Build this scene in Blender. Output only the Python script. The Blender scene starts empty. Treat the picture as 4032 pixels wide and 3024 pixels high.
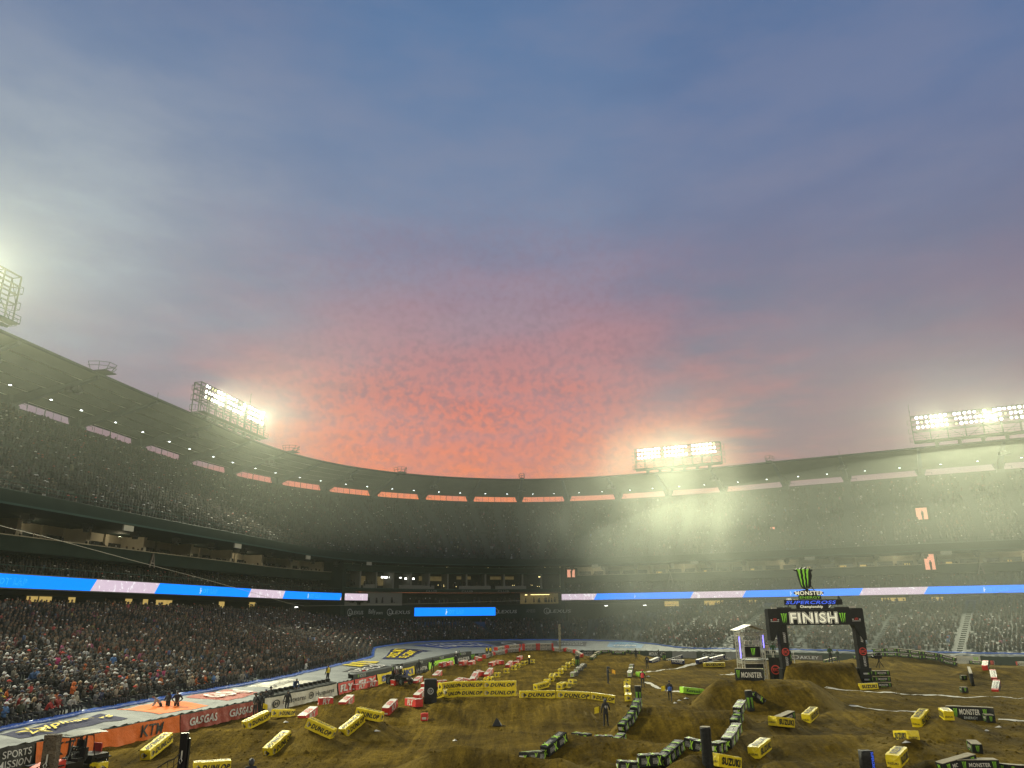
import bpy, bmesh, math, random
import numpy as np
from mathutils import Vector, Matrix
R = math.radians
random.seed(7); rng = np.random.default_rng(11)
SC = bpy.context.scene
COL = SC.collection
# ------------------------------------------------------------------ camera
CZ = 7.5; FPX = 2912.0; TH = R(17.3); RO = R(0.5)
cd = bpy.data.cameras.new('camera'); cam = bpy.data.objects.new('camera', cd); COL.objects.link(cam)
cd.sensor_width = 36.0; cd.lens = 26.0; cd.clip_start = 0.1; cd.clip_end = 4000
cam.matrix_world = Matrix.Translation((0, 0, CZ)) @ Matrix.Rotation(R(90) + TH, 4, 'X') @ Matrix.Rotation(-RO, 4, 'Z')
SC.camera = cam
# ------------------------------------------------------------------ world : dusk sky
SC.render.engine = 'CYCLES'
SC.view_settings.view_transform = 'Standard'; SC.view_settings.look = 'None'
SC.view_settings.exposure = 0.0; SC.view_settings.gamma = 1.0
SC.cycles.use_denoising = True; SC.cycles.max_bounces = 5; SC.cycles.diffuse_bounces = 2
SC.cycles.glossy_bounces = 2; SC.cycles.volume_bounces = 0; SC.cycles.transparent_max_bounces = 6
SC.cycles.volume_step_rate = 3.0; SC.cycles.volume_max_steps = 96
SC.cycles.sample_clamp_indirect = 3.0; SC.cycles.use_adaptive_sampling = False

def lin(r, g, b, k=1.0):
    f = lambda c: ((c / 255 + .055) / 1.055) ** 2.4 if c > 10 else c / 255 / 12.92
    return (f(r) * k, f(g) * k, f(b) * k, 1.0)

world = bpy.data.worlds.new('World'); SC.world = world; world.use_nodes = True
nt = world.node_tree; N = nt.nodes; L = nt.links
for n in list(N): N.remove(n)
def nd(tree, typ, **kw):
    n = tree.nodes.new(typ)
    for k, v in kw.items():
        if k.startswith('i_'):
            key = k[2:]
            n.inputs[int(key) if key.isdigit() else key.replace('_', ' ')].default_value = v
        else: setattr(n, k, v)
    return n
def math_n(tree, op, a, b=None, c=None, clamp=False):
    n = tree.nodes.new('ShaderNodeMath'); n.operation = op; n.use_clamp = clamp
    for i, v in enumerate((a, b, c)):
        if v is None: continue
        if isinstance(v, (int, float)): n.inputs[i].default_value = v
        else: tree.links.new(v, n.inputs[i])
    return n.outputs[0]
def ramp(tree, fac, stops, interp='LINEAR'):
    n = tree.nodes.new('ShaderNodeValToRGB'); n.color_ramp.interpolation = interp
    e = n.color_ramp.elements
    while len(e) < len(stops): e.new(0.5)
    for i, (p, c) in enumerate(stops):
        e[i].position = p; e[i].color = c if len(c) == 4 else (*c, 1)
    tree.links.new(fac, n.inputs[0]); return n.outputs[0]
def mixc(tree, fac, a, b, mode='MIX'):
    n = tree.nodes.new('ShaderNodeMix'); n.data_type = 'RGBA'; n.blend_type = mode
    for s, v in ((n.inputs[0], fac), (n.inputs[6], a), (n.inputs[7], b)):
        if isinstance(v, (int, float, tuple)): s.default_value = v
        else: tree.links.new(v, s)
    return n.outputs[2]
tc = nd(nt, 'ShaderNodeTexCoord')
sep = nd(nt, 'ShaderNodeSeparateXYZ'); L.new(tc.outputs['Generated'], sep.inputs[0])
sx, sy, sz = sep.outputs
zz = math_n(nt, 'MAXIMUM', sz, 0.03)
core = ramp(nt, sz, [(0.0, lin(255, 142, 70)), (0.16, lin(254, 136, 74)), (0.215, lin(240, 120, 84)), (0.27, lin(214, 110, 100)),
                     (0.33, lin(174, 112, 126)), (0.41, lin(134, 120, 150)), (0.5, lin(108, 126, 162)), (0.68, lin(80, 114, 160)), (1.0, lin(56, 84, 136))])
side = ramp(nt, sz, [(0.0, lin(150, 114, 114)), (0.18, lin(142, 112, 120)), (0.27, lin(126, 109, 128)), (0.36, lin(114, 112, 140)), (0.46, lin(104, 114, 150)),
                     (0.58, lin(88, 112, 156)), (0.72, lin(74, 106, 152)), (1.0, lin(54, 84, 134))])
az = math_n(nt, 'ARCTAN2', sx, sy)
azc = math_n(nt, 'ADD', az, 0.055)
# altocumulus sheet: noise laid on a plane overhead
cmb = nd(nt, 'ShaderNodeCombineXYZ')
L.new(math_n(nt, 'DIVIDE', sx, zz), cmb.inputs[0]); L.new(math_n(nt, 'DIVIDE', sy, zz), cmb.inputs[1])
no1 = nd(nt, 'ShaderNodeTexNoise'); no1.inputs['Scale'].default_value = 96.0; no1.inputs['Detail'].default_value = 5; no1.inputs['Roughness'].default_value = .55
mpv = nd(nt, 'ShaderNodeMapping'); mpv.inputs['Scale'].default_value = (1, .8, 1.2); mpv.inputs['Rotation'].default_value = (0, R(12), 0); L.new(tc.outputs['Generated'], mpv.inputs[0]); L.new(mpv.outputs[0], no1.inputs['Vector'])
no2 = nd(nt, 'ShaderNodeTexNoise'); no2.inputs['Scale'].default_value = 2.2; no2.inputs['Detail'].default_value = 4
L.new(cmb.outputs[0], no2.inputs['Vector'])
width = math_n(nt, 'MULTIPLY_ADD', no2.outputs[0], 0.5, 0.19)
g0 = math_n(nt, 'DIVIDE', math_n(nt, 'ABSOLUTE', azc), width)
g1 = math_n(nt, 'SUBTRACT', 1.0, g0, clamp=True)
g2 = nd(nt, 'ShaderNodeMapRange', interpolation_type='SMOOTHSTEP'); L.new(g1, g2.inputs[0]); g2.inputs[2].default_value = 0.75
glow = g2.outputs[0]
base = mixc(nt, glow, side, core)
cell = nd(nt, 'ShaderNodeMapRange', interpolation_type='SMOOTHSTEP'); L.new(no1.outputs[0], cell.inputs[0])
cell.inputs[1].default_value = 0.38; cell.inputs[2].default_value = 0.70
big = nd(nt, 'ShaderNodeMapRange'); L.new(no2.outputs[0], big.inputs[0]); big.inputs[1].default_value = .36; big.inputs[2].default_value = .62
lowmask = nd(nt, 'ShaderNodeMapRange', interpolation_type='SMOOTHSTEP'); L.new(sz, lowmask.inputs[0])
lowmask.inputs[1].default_value = .58; lowmask.inputs[2].default_value = .24
lownear = nd(nt, 'ShaderNodeMapRange', interpolation_type='SMOOTHSTEP'); L.new(sz, lownear.inputs[0])
lownear.inputs[1].default_value = .12; lownear.inputs[2].default_value = .3
f1 = math_n(nt, 'MULTIPLY', math_n(nt, 'MULTIPLY', cell.outputs[0], lowmask.outputs[0]), math_n(nt, 'MULTIPLY_ADD', glow, .62, .12))
f1 = math_n(nt, 'MULTIPLY', f1, math_n(nt, 'MULTIPLY_ADD', lownear.outputs[0], .72, .24))
skyc = mixc(nt, f1, base, lin(124, 94, 118))
f2 = math_n(nt, 'MULTIPLY', math_n(nt, 'MULTIPLY', big.outputs[0], math_n(nt, 'MULTIPLY_ADD', glow, .5, .35)), .4)
f2 = math_n(nt, 'MULTIPLY', f2, lowmask.outputs[0])
skyc = mixc(nt, f2, skyc, lin(188, 120, 128))
mp3 = nd(nt, 'ShaderNodeMapping'); mp3.inputs['Scale'].default_value = (1.1, 1, 3.4); mp3.inputs['Rotation'].default_value = (0, R(-18), 0); L.new(tc.outputs['Generated'], mp3.inputs[0])
no3 = nd(nt, 'ShaderNodeTexNoise'); no3.inputs['Scale'].default_value = 3.2; no3.inputs['Detail'].default_value = 7; no3.inputs['Roughness'].default_value = .55; L.new(mp3.outputs[0], no3.inputs['Vector'])
w3 = nd(nt, 'ShaderNodeMapRange', interpolation_type='SMOOTHSTEP'); L.new(no3.outputs[0], w3.inputs[0]); w3.inputs[1].default_value = .42; w3.inputs[2].default_value = .66
skyc = mixc(nt, math_n(nt, 'MULTIPLY', w3.outputs[0], .22), skyc, lin(142, 138, 160))
w4 = nd(nt, 'ShaderNodeMapRange', interpolation_type='SMOOTHSTEP'); L.new(no3.outputs[0], w4.inputs[0]); w4.inputs[1].default_value = .5; w4.inputs[2].default_value = .3
skyc = mixc(nt, math_n(nt, 'MULTIPLY', w4.outputs[0], .14), skyc, lin(66, 84, 128))
lv = nd(nt, 'ShaderNodeMapRange', interpolation_type='SMOOTHSTEP'); L.new(az, lv.inputs[0]); lv.inputs[1].default_value = -.16; lv.inputs[2].default_value = -.62
lb_ = ramp(nt, sz, [(.2, (0, 0, 0)), (.38, (1, 1, 1)), (.46, (1, 1, 1)), (.66, (0, 0, 0))])
skyc = mixc(nt, math_n(nt, 'MULTIPLY', math_n(nt, 'MULTIPLY', lv.outputs[0], lb_), math_n(nt, 'MULTIPLY_ADD', w3.outputs[0], .3, .42)), skyc, lin(152, 166, 182))  # pale glow of floodlit haze on the left, put into the sky colour
nish = nd(nt, 'ShaderNodeTexSky', sky_type='NISHITA'); nish.sun_disc = False
nish.sun_elevation = R(1.0); nish.sun_rotation = R(-2.0)
bg1 = nd(nt, 'ShaderNodeBackground'); L.new(skyc, bg1.inputs[0]); bg1.inputs[1].default_value = 1.0
bg2 = nd(nt, 'ShaderNodeBackground'); L.new(nish.outputs[0], bg2.inputs[0]); bg2.inputs[1].default_value = 0.002
ads = nd(nt, 'ShaderNodeAddShader'); L.new(bg1.outputs[0], ads.inputs[0]); L.new(bg2.outputs[0], ads.inputs[1])
wo = nd(nt, 'ShaderNodeOutputWorld'); L.new(ads.outputs[0], wo.inputs[0])
# faint last light of the sun, already down behind the far stand
sl = bpy.data.lights.new('sun', 'SUN'); sl.energy = 0.04; sl.angle = R(10); sl.color = (1, .55, .4)
so = bpy.data.objects.new('sun', sl); COL.objects.link(so)
so.rotation_euler = (R(-84), 0, 0)
FLOOD = 215000.0
HAZE_DENSITY = 0.00014

# ------------------------------------------------------------------ picture <-> place
def ray(x, y):
    a = (x - 2016) / FPX; b = -(y - 1512) / FPX
    a2 = a * math.cos(RO) + b * math.sin(RO); b2 = -a * math.sin(RO) + b * math.cos(RO)
    return np.array([a2, math.cos(TH) - math.sin(TH) * b2, math.sin(TH) + math.cos(TH) * b2])
def at(x, y, z=None, Y=None):
    d = ray(x, y); t = (z - CZ) / d[2] if z is not None else Y / d[1]
    return d * t + np.array([0, 0, CZ])

# ------------------------------------------------------------------ materials
MATS = {}
def mat(name, col, rough=.7, metal=0.0, var=0.0, scale=4.0, bump=0.0, bscale=8.0, emit=None, estr=0.0, spec=.5, attr=None, trans=0.0, objcol=False):
    if name in MATS: return MATS[name]
    m = bpy.data.materials.new(name); m.use_nodes = True; t = m.node_tree; b = t.nodes['Principled BSDF']
    c4 = (*col[:3], 1)
    b.inputs['Roughness'].default_value = rough; b.inputs['Metallic'].default_value = metal
    b.inputs['Specular IOR Level'].default_value = spec
    src = None
    if objcol:
        oi = t.nodes.new('ShaderNodeObjectInfo'); src = oi.outputs['Color']
    if attr:
        a = t.nodes.new('ShaderNodeAttribute'); a.attribute_name = attr; src = a.outputs['Color']
    if var > 0:
        tc_ = t.nodes.new('ShaderNodeTexCoord'); n = t.nodes.new('ShaderNodeTexNoise'); n.inputs['Scale'].default_value = scale
        n.inputs['Detail'].default_value = 5; t.links.new(tc_.outputs['Object'], n.inputs['Vector'])
        mr = t.nodes.new('ShaderNodeMapRange'); t.links.new(n.outputs[0], mr.inputs[0])
        mr.inputs[1].default_value = .25; mr.inputs[2].default_value = .75
        mr.inputs[3].default_value = 1 - var; mr.inputs[4].default_value = 1 + var
        vm = t.nodes.new('ShaderNodeVectorMath'); vm.operation = 'SCALE'
        if src is None: vm.inputs[0].default_value = col[:3]
        else: t.links.new(src, vm.inputs[0])
        t.links.new(mr.outputs[0], vm.inputs['Scale']); src = vm.outputs[0]
    if src is None: b.inputs['Base Color'].default_value = c4
    else: t.links.new(src, b.inputs['Base Color'])
    if bump > 0:
        tc2 = t.nodes.new('ShaderNodeTexCoord'); n2 = t.nodes.new('ShaderNodeTexNoise'); n2.inputs['Scale'].default_value = bscale; n2.inputs['Detail'].default_value = 4
        t.links.new(tc2.outputs['Object'], n2.inputs['Vector'])
        bp = t.nodes.new('ShaderNodeBump'); bp.inputs['Strength'].default_value = bump; bp.inputs['Distance'].default_value = .2
        t.links.new(n2.outputs[0], bp.inputs['Height']); t.links.new(bp.outputs[0], b.inputs['Normal'])
    if emit:
        b.inputs['Emission Color'].default_value = (*emit[:3], 1); b.inputs['Emission Strength'].default_value = estr
    if name.startswith('led '): b.inputs['Specular IOR Level'].default_value = 0; b.inputs['Roughness'].default_value = 1
    MATS[name] = m; return m
M_CONC = mat('stand concrete', (.045, .054, .048), .9, spec=.1, var=.25, scale=.7, bump=.3, bscale=3)
M_GREEN = mat('dark green paint', (.010, .020, .017), .8, spec=.08, var=.2, scale=.5)
M_TEAL = mat('teal steel rail band', (.02, .048, .042), .7, spec=.1, var=.15, scale=.4)
M_SEAT = mat('seating rows', (.016, .024, .022), .7, var=.3, scale=1.5)
M_ROOFP = mat('roof soffit panel', (.11, .115, .085), .8, spec=.1, var=.12, scale=.35, bump=.15, bscale=2)
M_ROOFL = mat('roof purlin', (.55, .56, .42), .5, var=.1, scale=.6)
M_STEEL = mat('dark structural steel', (.030, .045, .042), .5, metal=.2, var=.2, scale=1)
M_BEIGE = mat('suite wall', (.34, .30, .23), .8, var=.15, scale=.6)
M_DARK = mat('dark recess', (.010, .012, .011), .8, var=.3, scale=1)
M_GLASS = mat('suite glass', (.02, .025, .028), .12, spec=.8)
M_BLACK = mat('black vinyl', (.009, .009, .009), .55, spec=.25, var=.3, scale=3, bump=.2)
M_BLACKM = mat('black powder coat', (.014, .014, .014), .35, metal=.4, var=.2)
M_WHITE = mat('white print', (.48, .46, .42), .6, var=.06, scale=5)
M_CREAM = mat('cream vinyl', (.42, .39, .31), .5, var=.08, scale=3, bump=.2)
M_YEL = mat('yellow vinyl', (.68, .52, .008), .42, var=.08, scale=2.5, bump=.25, bscale=5)
M_RED = mat('red vinyl', (.48, .02, .012), .6, var=.12, scale=2.5, bump=.25, bscale=5)
M_BRICK = mat('brick red vinyl', (.26, .028, .010), .7, var=.15, scale=1.2, bump=.4, bscale=3)
M_ORANGE = mat('orange vinyl', (.66, .13, .005), .75, var=.12, scale=1.2, bump=.3, bscale=3)
M_LIME = mat('lime vinyl', (.34, .66, .03), .45, var=.1, scale=2, bump=.2)
M_NAVY = mat('navy vinyl', (.018, .020, .060), .7, spec=.1, var=.15, scale=1.5, bump=.2)
M_GRN = mat('claw green print', (.22, .50, .03), .5, var=.2, scale=6)
M_TARP = mat('grey tarpaulin', (.155, .165, .16), .7, var=.14, scale=.5, bump=.7, bscale=1.1)
M_BLUE = mat('blue tarpaulin roll', (.03, .10, .42), .4, var=.2, scale=1, bump=.5, bscale=2)
M_ALU = mat('truss aluminium', (.56, .54, .45), .45, metal=.1, var=.1)
M_WOOD = mat('weathered timber post', (.10, .075, .045), .85, var=.45, scale=9, bump=.6, bscale=20)
M_LIME_W = mat('white chalk line', (.50, .47, .38), .9, var=.35, scale=3)
M_SKIN = mat('skin', (.20, .12, .075), .6, var=.1)
M_HAIR = mat('dark hair', (.02, .014, .01), .6, var=.2)
M_PANT = mat('dark trousers', (.016, .016, .019), .8, var=.2)
M_SHOE = mat('shoe', (.05, .045, .04), .6)
M_JACK = mat('jacket cloth', (.1, .1, .1), .85, var=.15, scale=6, objcol=True)
M_CROWD = mat('crowd clothing', (.1, .1, .1), .85, attr='Col')
M_LAMP = mat('lit floodlight lens', (.9, .9, .8), .3, emit=(1.0, 1.0, .86), estr=7.0)
M_LAMPD = mat('dim floodlight lens', (.5, .5, .3), .3, emit=(1.0, .95, .45), estr=.8)  # dimmer lens with a faint yellow emission
M_DOWN = mat('roof downlight lens', (.9, .9, .9), .3, emit=(.92, .97, 1.0), estr=14.0)
M_WARM = mat('lit room', (.30, .24, .10), .8, var=.4, scale=1.3, emit=(.8, .55, .16), estr=.6)
M_WARM2 = mat('bright warm lamp', (.9, .8, .5), .5, emit=(1, .78, .3), estr=3.0)
M_WLAMP = mat('white work lamp', (.9, .9, .9), .5, emit=(1, 1, .92), estr=4.0)
M_VIOL = mat('violet tube light', (.3, .3, .9), .3, emit=(.22, .18, 1.0), estr=3.2)
M_LEDB = mat('led blue', (.0, .02, .05), .4, emit=lin(0, 126, 255)[:3], estr=1.5)
M_LEDB2 = mat('led blue outline', (.0, .02, .05), .4, emit=lin(60, 190, 255)[:3], estr=1.0)
M_WARMD = mat('dim lit room', (.20, .17, .09), .8, var=.4, scale=1.3, emit=(.7, .5, .18), estr=.07)
M_LEDW = mat('led white', (.05, .05, .05), .4, emit=lin(236, 246, 255)[:3], estr=1.0)
def led_pink():
    m = bpy.data.materials.new('led pale pink'); m.use_nodes = True; t = m.node_tree; b = t.nodes['Principled BSDF']
    tc_ = t.nodes.new('ShaderNodeTexCoord'); n = t.nodes.new('ShaderNodeTexNoise'); n.inputs['Scale'].default_value = 1.6; n.inputs['Detail'].default_value = 6
    t.links.new(tc_.outputs['Object'], n.inputs['Vector'])
    c = ramp(t, n.outputs[0], [(.46, lin(222, 200, 216)), (.60, lin(226, 206, 220)), (.64, lin(250, 240, 248))])
    t.links.new(c, b.inputs['Emission Color']); b.inputs['Emission Strength'].default_value = 1.0; b.inputs['Base Color'].default_value = (.01, .01, .01, 1); b.inputs['Specular IOR Level'].default_value = 0
    return m
M_LEDP = led_pink()
M_GREYL = mat('grey lettering', (.30, .31, .29), .6)
M_BLUEL = mat('blue lit lettering', (.05, .1, .5), .5, emit=lin(50, 90, 225)[:3], estr=.75)
M_CRLIT = mat('lit cream lettering', (.6, .58, .48), .5, emit=lin(230, 225, 190)[:3], estr=.55)
M_GRLIT = mat('lit green claw', (.2, .5, .03), .5, emit=lin(120, 190, 30)[:3], estr=.35)

# ------------------------------------------------------------------ object helpers
def link(o, parent=None):
    COL.objects.link(o)
    if parent is not None: o.parent = parent
    return o
def tag(o, label=None, cat=None, group=None, kind=None):
    if label: o['label'] = label
    if cat: o['category'] = cat
    if group: o['group'] = group
    if kind: o['kind'] = kind
    return o
def empty(name, loc=(0, 0, 0), rz=0.0, parent=None):
    o = bpy.data.objects.new(name, None); o.empty_display_size = .2; o.location = loc; o.rotation_euler = (0, 0, rz); return link(o, parent)
class MB:
    def __init__(s): s.v = []; s.f = []; s.m = []
    def add(s, vs, fs, m=0, T=None):
        b = len(s.v)
        if T is not None: vs = [tuple(T @ Vector(p)) for p in vs]
        s.v.extend([tuple(float(c) for c in p) for p in vs]); s.f.extend([tuple(b + i for i in f) for f in fs]); s.m.extend([m] * len(fs)); return s
    def box(s, c, d, m=0, T=None):
        x, y, z = c; a, b, e = d[0] / 2, d[1] / 2, d[2] / 2
        vs = [(x + i * a, y + j * b, z + k * e) for k in (-1, 1) for j in (-1, 1) for i in (-1, 1)]
        return s.add(vs, [(0, 2, 3, 1), (4, 5, 7, 6), (0, 1, 5, 4), (2, 6, 7, 3), (0, 4, 6, 2), (1, 3, 7, 5)], m, T)
    def bar(s, p, q, w, h=None, m=0, up=(0, 0, 1)):
        h = h or w; p = Vector(p); q = Vector(q); d = (q - p)
        if d.length < 1e-6: return s
        z = d.normalized(); u = Vector(up)
        if abs(z.dot(u)) > .95: u = Vector((0, 1, 0))
        x = z.cross(u).normalized(); y = x.cross(z).normalized()
        vs = [tuple(e + x * (i * w / 2) + y * (j * h / 2)) for e in (p, q) for j in (-1, 1) for i in (-1, 1)]
        return s.add(vs, [(0, 2, 3, 1), (4, 5, 7, 6), (0, 1, 5, 4), (2, 6, 7, 3), (0, 4, 6, 2), (1, 3, 7, 5)], m)
    def tube(s, pts, r, n=6, m=0, caps=True):
        pts = [Vector(p) for p in pts]; rs = r if isinstance(r, (list, tuple)) else [r] * len(pts)
        b = len(s.v)
        for i, p in enumerate(pts):
            d = (pts[min(i + 1, len(pts) - 1)] - pts[max(i - 1, 0)]); d = d.normalized() if d.length > 1e-9 else Vector((0, 0, 1))
            u = Vector((0, 0, 1)) if abs(d.z) < .9 else Vector((1, 0, 0))
            x = d.cross(u).normalized(); y = x.cross(d)
            for k in range(n):
                a = 2 * math.pi * k / n; s.v.append(tuple(p + (x * math.cos(a) + y * math.sin(a)) * rs[i]))
        for i in range(len(pts) - 1):
            for k in range(n):
                s.f.append((b + i * n + k, b + i * n + (k + 1) % n, b + (i + 1) * n + (k + 1) % n, b + (i + 1) * n + k)); s.m.append(m)
        if caps:
            s.f.append(tuple(b + k for k in range(n))); s.m.append(m); e = b + (len(pts) - 1) * n
            s.f.append(tuple(e + n - 1 - k for k in range(n))); s.m.append(m)
        return s
    def prism(s, poly, depth, m=0, T=None):
        """poly: (x, z) outline in the xz plane, thickness along y from 0 to depth"""
        n = len(poly); vs = [(x, 0, z) for x, z in poly] + [(x, depth, z) for x, z in poly]
        fs = [tuple(range(n)), tuple(range(2 * n - 1, n - 1, -1))] + [(i, i + n, (i + 1) % n + n, (i + 1) % n) for i in range(n)]
        return s.add(vs, fs, m, T)
    def grid(s, fn, us, vs_, m=0, mfun=None):
        b = len(s.v); nu, nv = len(us), len(vs_)
        for u in us:
            for v in vs_: s.v.append(tuple(float(c) for c in fn(u, v)))
        for i in range(nu - 1):
            for j in range(nv - 1):
                s.f.append((b + i * nv + j, b + (i + 1) * nv + j, b + (i + 1) * nv + j + 1, b + i * nv + j + 1)); s.m.append(mfun(i, j) if mfun else m)
        return s
    def text(s, t, fn, m=0, shear=0.0, bold=0.0, sub=0.0):
        """t drawn in the unit box, each vertex placed by fn(u, v)"""
        V, Fc = txt(t, bold, sub)
        b = len(s.v)
        for u, v in V: s.v.append(tuple(float(c) for c in fn(u + shear * (v - .5), v)))
        for f in Fc: s.f.append(tuple(b + i for i in f)); s.m.append(m)
        return s
    def mesh(s, name, mats, smooth=False):
        me = bpy.data.meshes.new(name); me.from_pydata(s.v, [], s.f)
        for mm in (mats if isinstance(mats, (list, tuple)) else [mats]): me.materials.append(mm)
        me.polygons.foreach_set('material_index', s.m)
        if smooth: me.polygons.foreach_set('use_smooth', [True] * len(s.f))
        me.update(); return me
    def build(s, name, mats, parent=None, smooth=False):
        return link(bpy.data.objects.new(name, s.mesh(name, mats, smooth)), parent)
    def pieces(s):
        """one MB for each connected piece"""
        par_ = list(range(len(s.v)))
        def fd(i):
            while par_[i] != i: par_[i] = par_[par_[i]]; i = par_[i]
            return i
        for f in s.f:
            a = fd(f[0])
            for i in f[1:]: par_[fd(i)] = a
        out = {}
        for f, k in zip(s.f, s.m): out.setdefault(fd(f[0]), []).append((f, k))
        res = []
        for fs in out.values():
            m = MB(); ix = {}
            for f, k in fs:
                for i in f:
                    if i not in ix: ix[i] = len(m.v); m.v.append(s.v[i])
                m.f.append(tuple(ix[i] for i in f)); m.m.append(k)
            res.append(m)
        return res
TXT = {}
def txt(t, bold=0.0, sub=0.0):
    k = (t, bold, sub)
    if k in TXT: return TXT[k]
    cu = bpy.data.curves.new('t', 'FONT'); cu.body = t; cu.offset = bold; cu.resolution_u = 3; cu.space_character = 1.0 + bold * 3
    o = bpy.data.objects.new('t', cu); COL.objects.link(o)
    me = o.to_mesh()
    bm = bmesh.new(); bm.from_mesh(me); bmesh.ops.triangulate(bm, faces=bm.faces)
    V = np.array([v.co[:2] for v in bm.verts]); Fc = [tuple(v.index for v in f.verts) for f in bm.faces]
    bm.free(); o.to_mesh_clear(); bpy.data.objects.remove(o); bpy.data.curves.remove(cu)
    lo = V.min(0); hi = V.max(0); V = (V - lo) / (hi - lo)
    TXT[k] = (V.tolist(), Fc); return TXT[k]
CLAW = [[(.02, 1.0), (.30, .97), (.27, .80), (.31, .70), (.28, .55), (.33, .42), (.31, .25), (.36, .02), (.25, .20), (.22, .38), (.20, .48), (.17, .60), (.14, .78), (.10, .90)],
        [(.36, 1.0), (.62, 1.0), (.58, .82), (.60, .66), (.56, .52), (.60, .38), (.55, .22), (.56, .0), (.47, .24), (.49, .40), (.45, .52), (.48, .66), (.44, .80), (.46, .92)],
        [(.70, .97), (.98, 1.0), (.90, .90), (.86, .76), (.84, .60), (.82, .44), (.78, .28), (.73, .04), (.72, .26), (.74, .44), (.70, .58), (.73, .72), (.70, .84), (.76, .92)]]
def claw(mb, fn, m=0):
    for c in CLAW:
        k = 7
        b = len(mb.v)
        for u, v in c: mb.v.append(tuple(float(x) for x in fn(u, v)))
        for i in range(k - 1):
            mb.f.append((b + i, b + i + 1, b + 13 - i - 1, b + 13 - i)); mb.m.append(m)
def ring(mb, fn, m=0, r0=.36, r1=.5, n=20, cx=.5, cy=.5):
    b = len(mb.v)
    for i in range(n):
        a = 2 * math.pi * i / n
        for r in (r0, r1): mb.v.append(tuple(float(x) for x in fn(cx + r * math.cos(a), cy + r * math.sin(a))))
    for i in range(n):
        j = (i + 1) % n; mb.f.append((b + 2 * i, b + 2 * i + 1, b + 2 * j + 1, b + 2 * j)); mb.m.append(m)
def np_mesh(name, V, F, mats, midx=None, cols=None, smooth=False):
    V = np.asarray(V, np.float32); F = np.asarray(F, np.int32); k = F.shape[1]
    me = bpy.data.meshes.new(name); me.vertices.add(len(V)); me.vertices.foreach_set('co', V.ravel())
    me.loops.add(F.size); me.loops.foreach_set('vertex_index', F.ravel())
    me.polygons.add(len(F)); me.polygons.foreach_set('loop_start', np.arange(0, F.size, k, dtype=np.int32))
    try: me.polygons.foreach_set('loop_total', np.full(len(F), k, dtype=np.int32))
    except Exception: pass
    if midx is not None: me.polygons.foreach_set('material_index', np.asarray(midx, np.int32))
    if smooth: me.polygons.foreach_set('use_smooth', np.ones(len(F), bool))
    for mm in (mats if isinstance(mats, (list, tuple)) else [mats]): me.materials.append(mm)
    me.update(calc_edges=True)
    if cols is not None:
        a = me.color_attributes.new('Col', 'FLOAT_COLOR', 'POINT')
        c4 = np.ones((len(V), 4), np.float32); c4[:, :3] = cols; a.data.foreach_set('color', c4.ravel())
    return me
# ================================================================== GROUND
def vnoise(x, y, sc, seed=0):
    r = np.random.default_rng(seed); T = r.random((256, 256)).astype(np.float64)
    x = x / sc + 1000; y = y / sc + 1000; xi = np.floor(x).astype(int); yi = np.floor(y).astype(int); fx = x - xi; fy = y - yi
    fx = fx * fx * (3 - 2 * fx); fy = fy * fy * (3 - 2 * fy)
    g = lambda a, b: T[a % 256, b % 256]
    return (g(xi, yi) * (1 - fx) * (1 - fy) + g(xi + 1, yi) * fx * (1 - fy) + g(xi, yi + 1) * (1 - fx) * fy + g(xi + 1, yi + 1) * fx * fy) * 2 - 1
RID = []
def ridge(pts, wf, wb, flat=0.0, end=1.5, world=False):
    P = [np.array(p, float) if world else at(p[0], p[1], z=p[2]) for p in pts]
    RID.append((np.array([[p[0], p[1]] for p in P]), [p[2] for p in P], wf, wb, flat, end))
# rhythm lane rollers (left)
ridge([(630, 2890, .85), (1140, 2862, .9)], 3.4, 3.0); ridge([(1213, 2852, 1.3), (1245, 2856, 1.0)], 3.2, 2.2, end=2.8)
ridge([(1010, 2833, .85), (1400, 2831, .85)], 3.2, 3.0); ridge([(1437, 2832, 1.15), (1460, 2836, .9)], 3.0, 2.2, end=2.6)
ridge([(1235, 2776, .95), (1520, 2774, .95)], 3.4, 3.2); ridge([(1560, 2780, .9), (1600, 2784, .6)], 3, 3, end=3)
ridge([(1400, 2718, .95), (1660, 2716, .95)], 3.4, 3.2)
ridge([(1545, 2690, .9), (1790, 2686, .9)], 3.4, 3.2); ridge([(1640, 2660, .9), (1870, 2658, .9)], 3.5, 3.2)
ridge([(1718, 2621, 1.1), (1910, 2619, 1.1)], 4.5, 5)
# berm under the stacked yellow banners
ridge([(1690, 2775, .7), (1730, 2754, 1.2), (2030, 2745, 1.3), (2230, 2752, 1.25), (2330, 2757, 1.1), (2420, 2770, .85)], 6.0, 3.5, .4, 3)
# lane to the finish: rollers, take-off, landing, finish jump
ridge([(1690, 2970, .9), (1800, 2934, 1.2), (1906, 2952, 1.05), (2060, 2974, .95), (2210, 2996, .8)], 3.2, 2.4, end=2)
ridge([(2217, 2896, 1.15), (2362, 2906, 1.15), (2506, 2917, 1.15), (2687, 2938, 1.1)], 4.2, 2.0, .2, 1.2)
ridge([(2500, 2782, 1.5), (2910, 2800, 1.5)], 4.6, 3.0, .3, 1.6)
ridge([(2830, 2674, 1.95), (3185, 2682, 1.95)], 5.2, 4.0, 1.0, 2.8)
ridge([(3100, 2609, 2.2), (3360, 2613, 2.2)], 4.2, 3.0, 1.0, .7)
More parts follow.
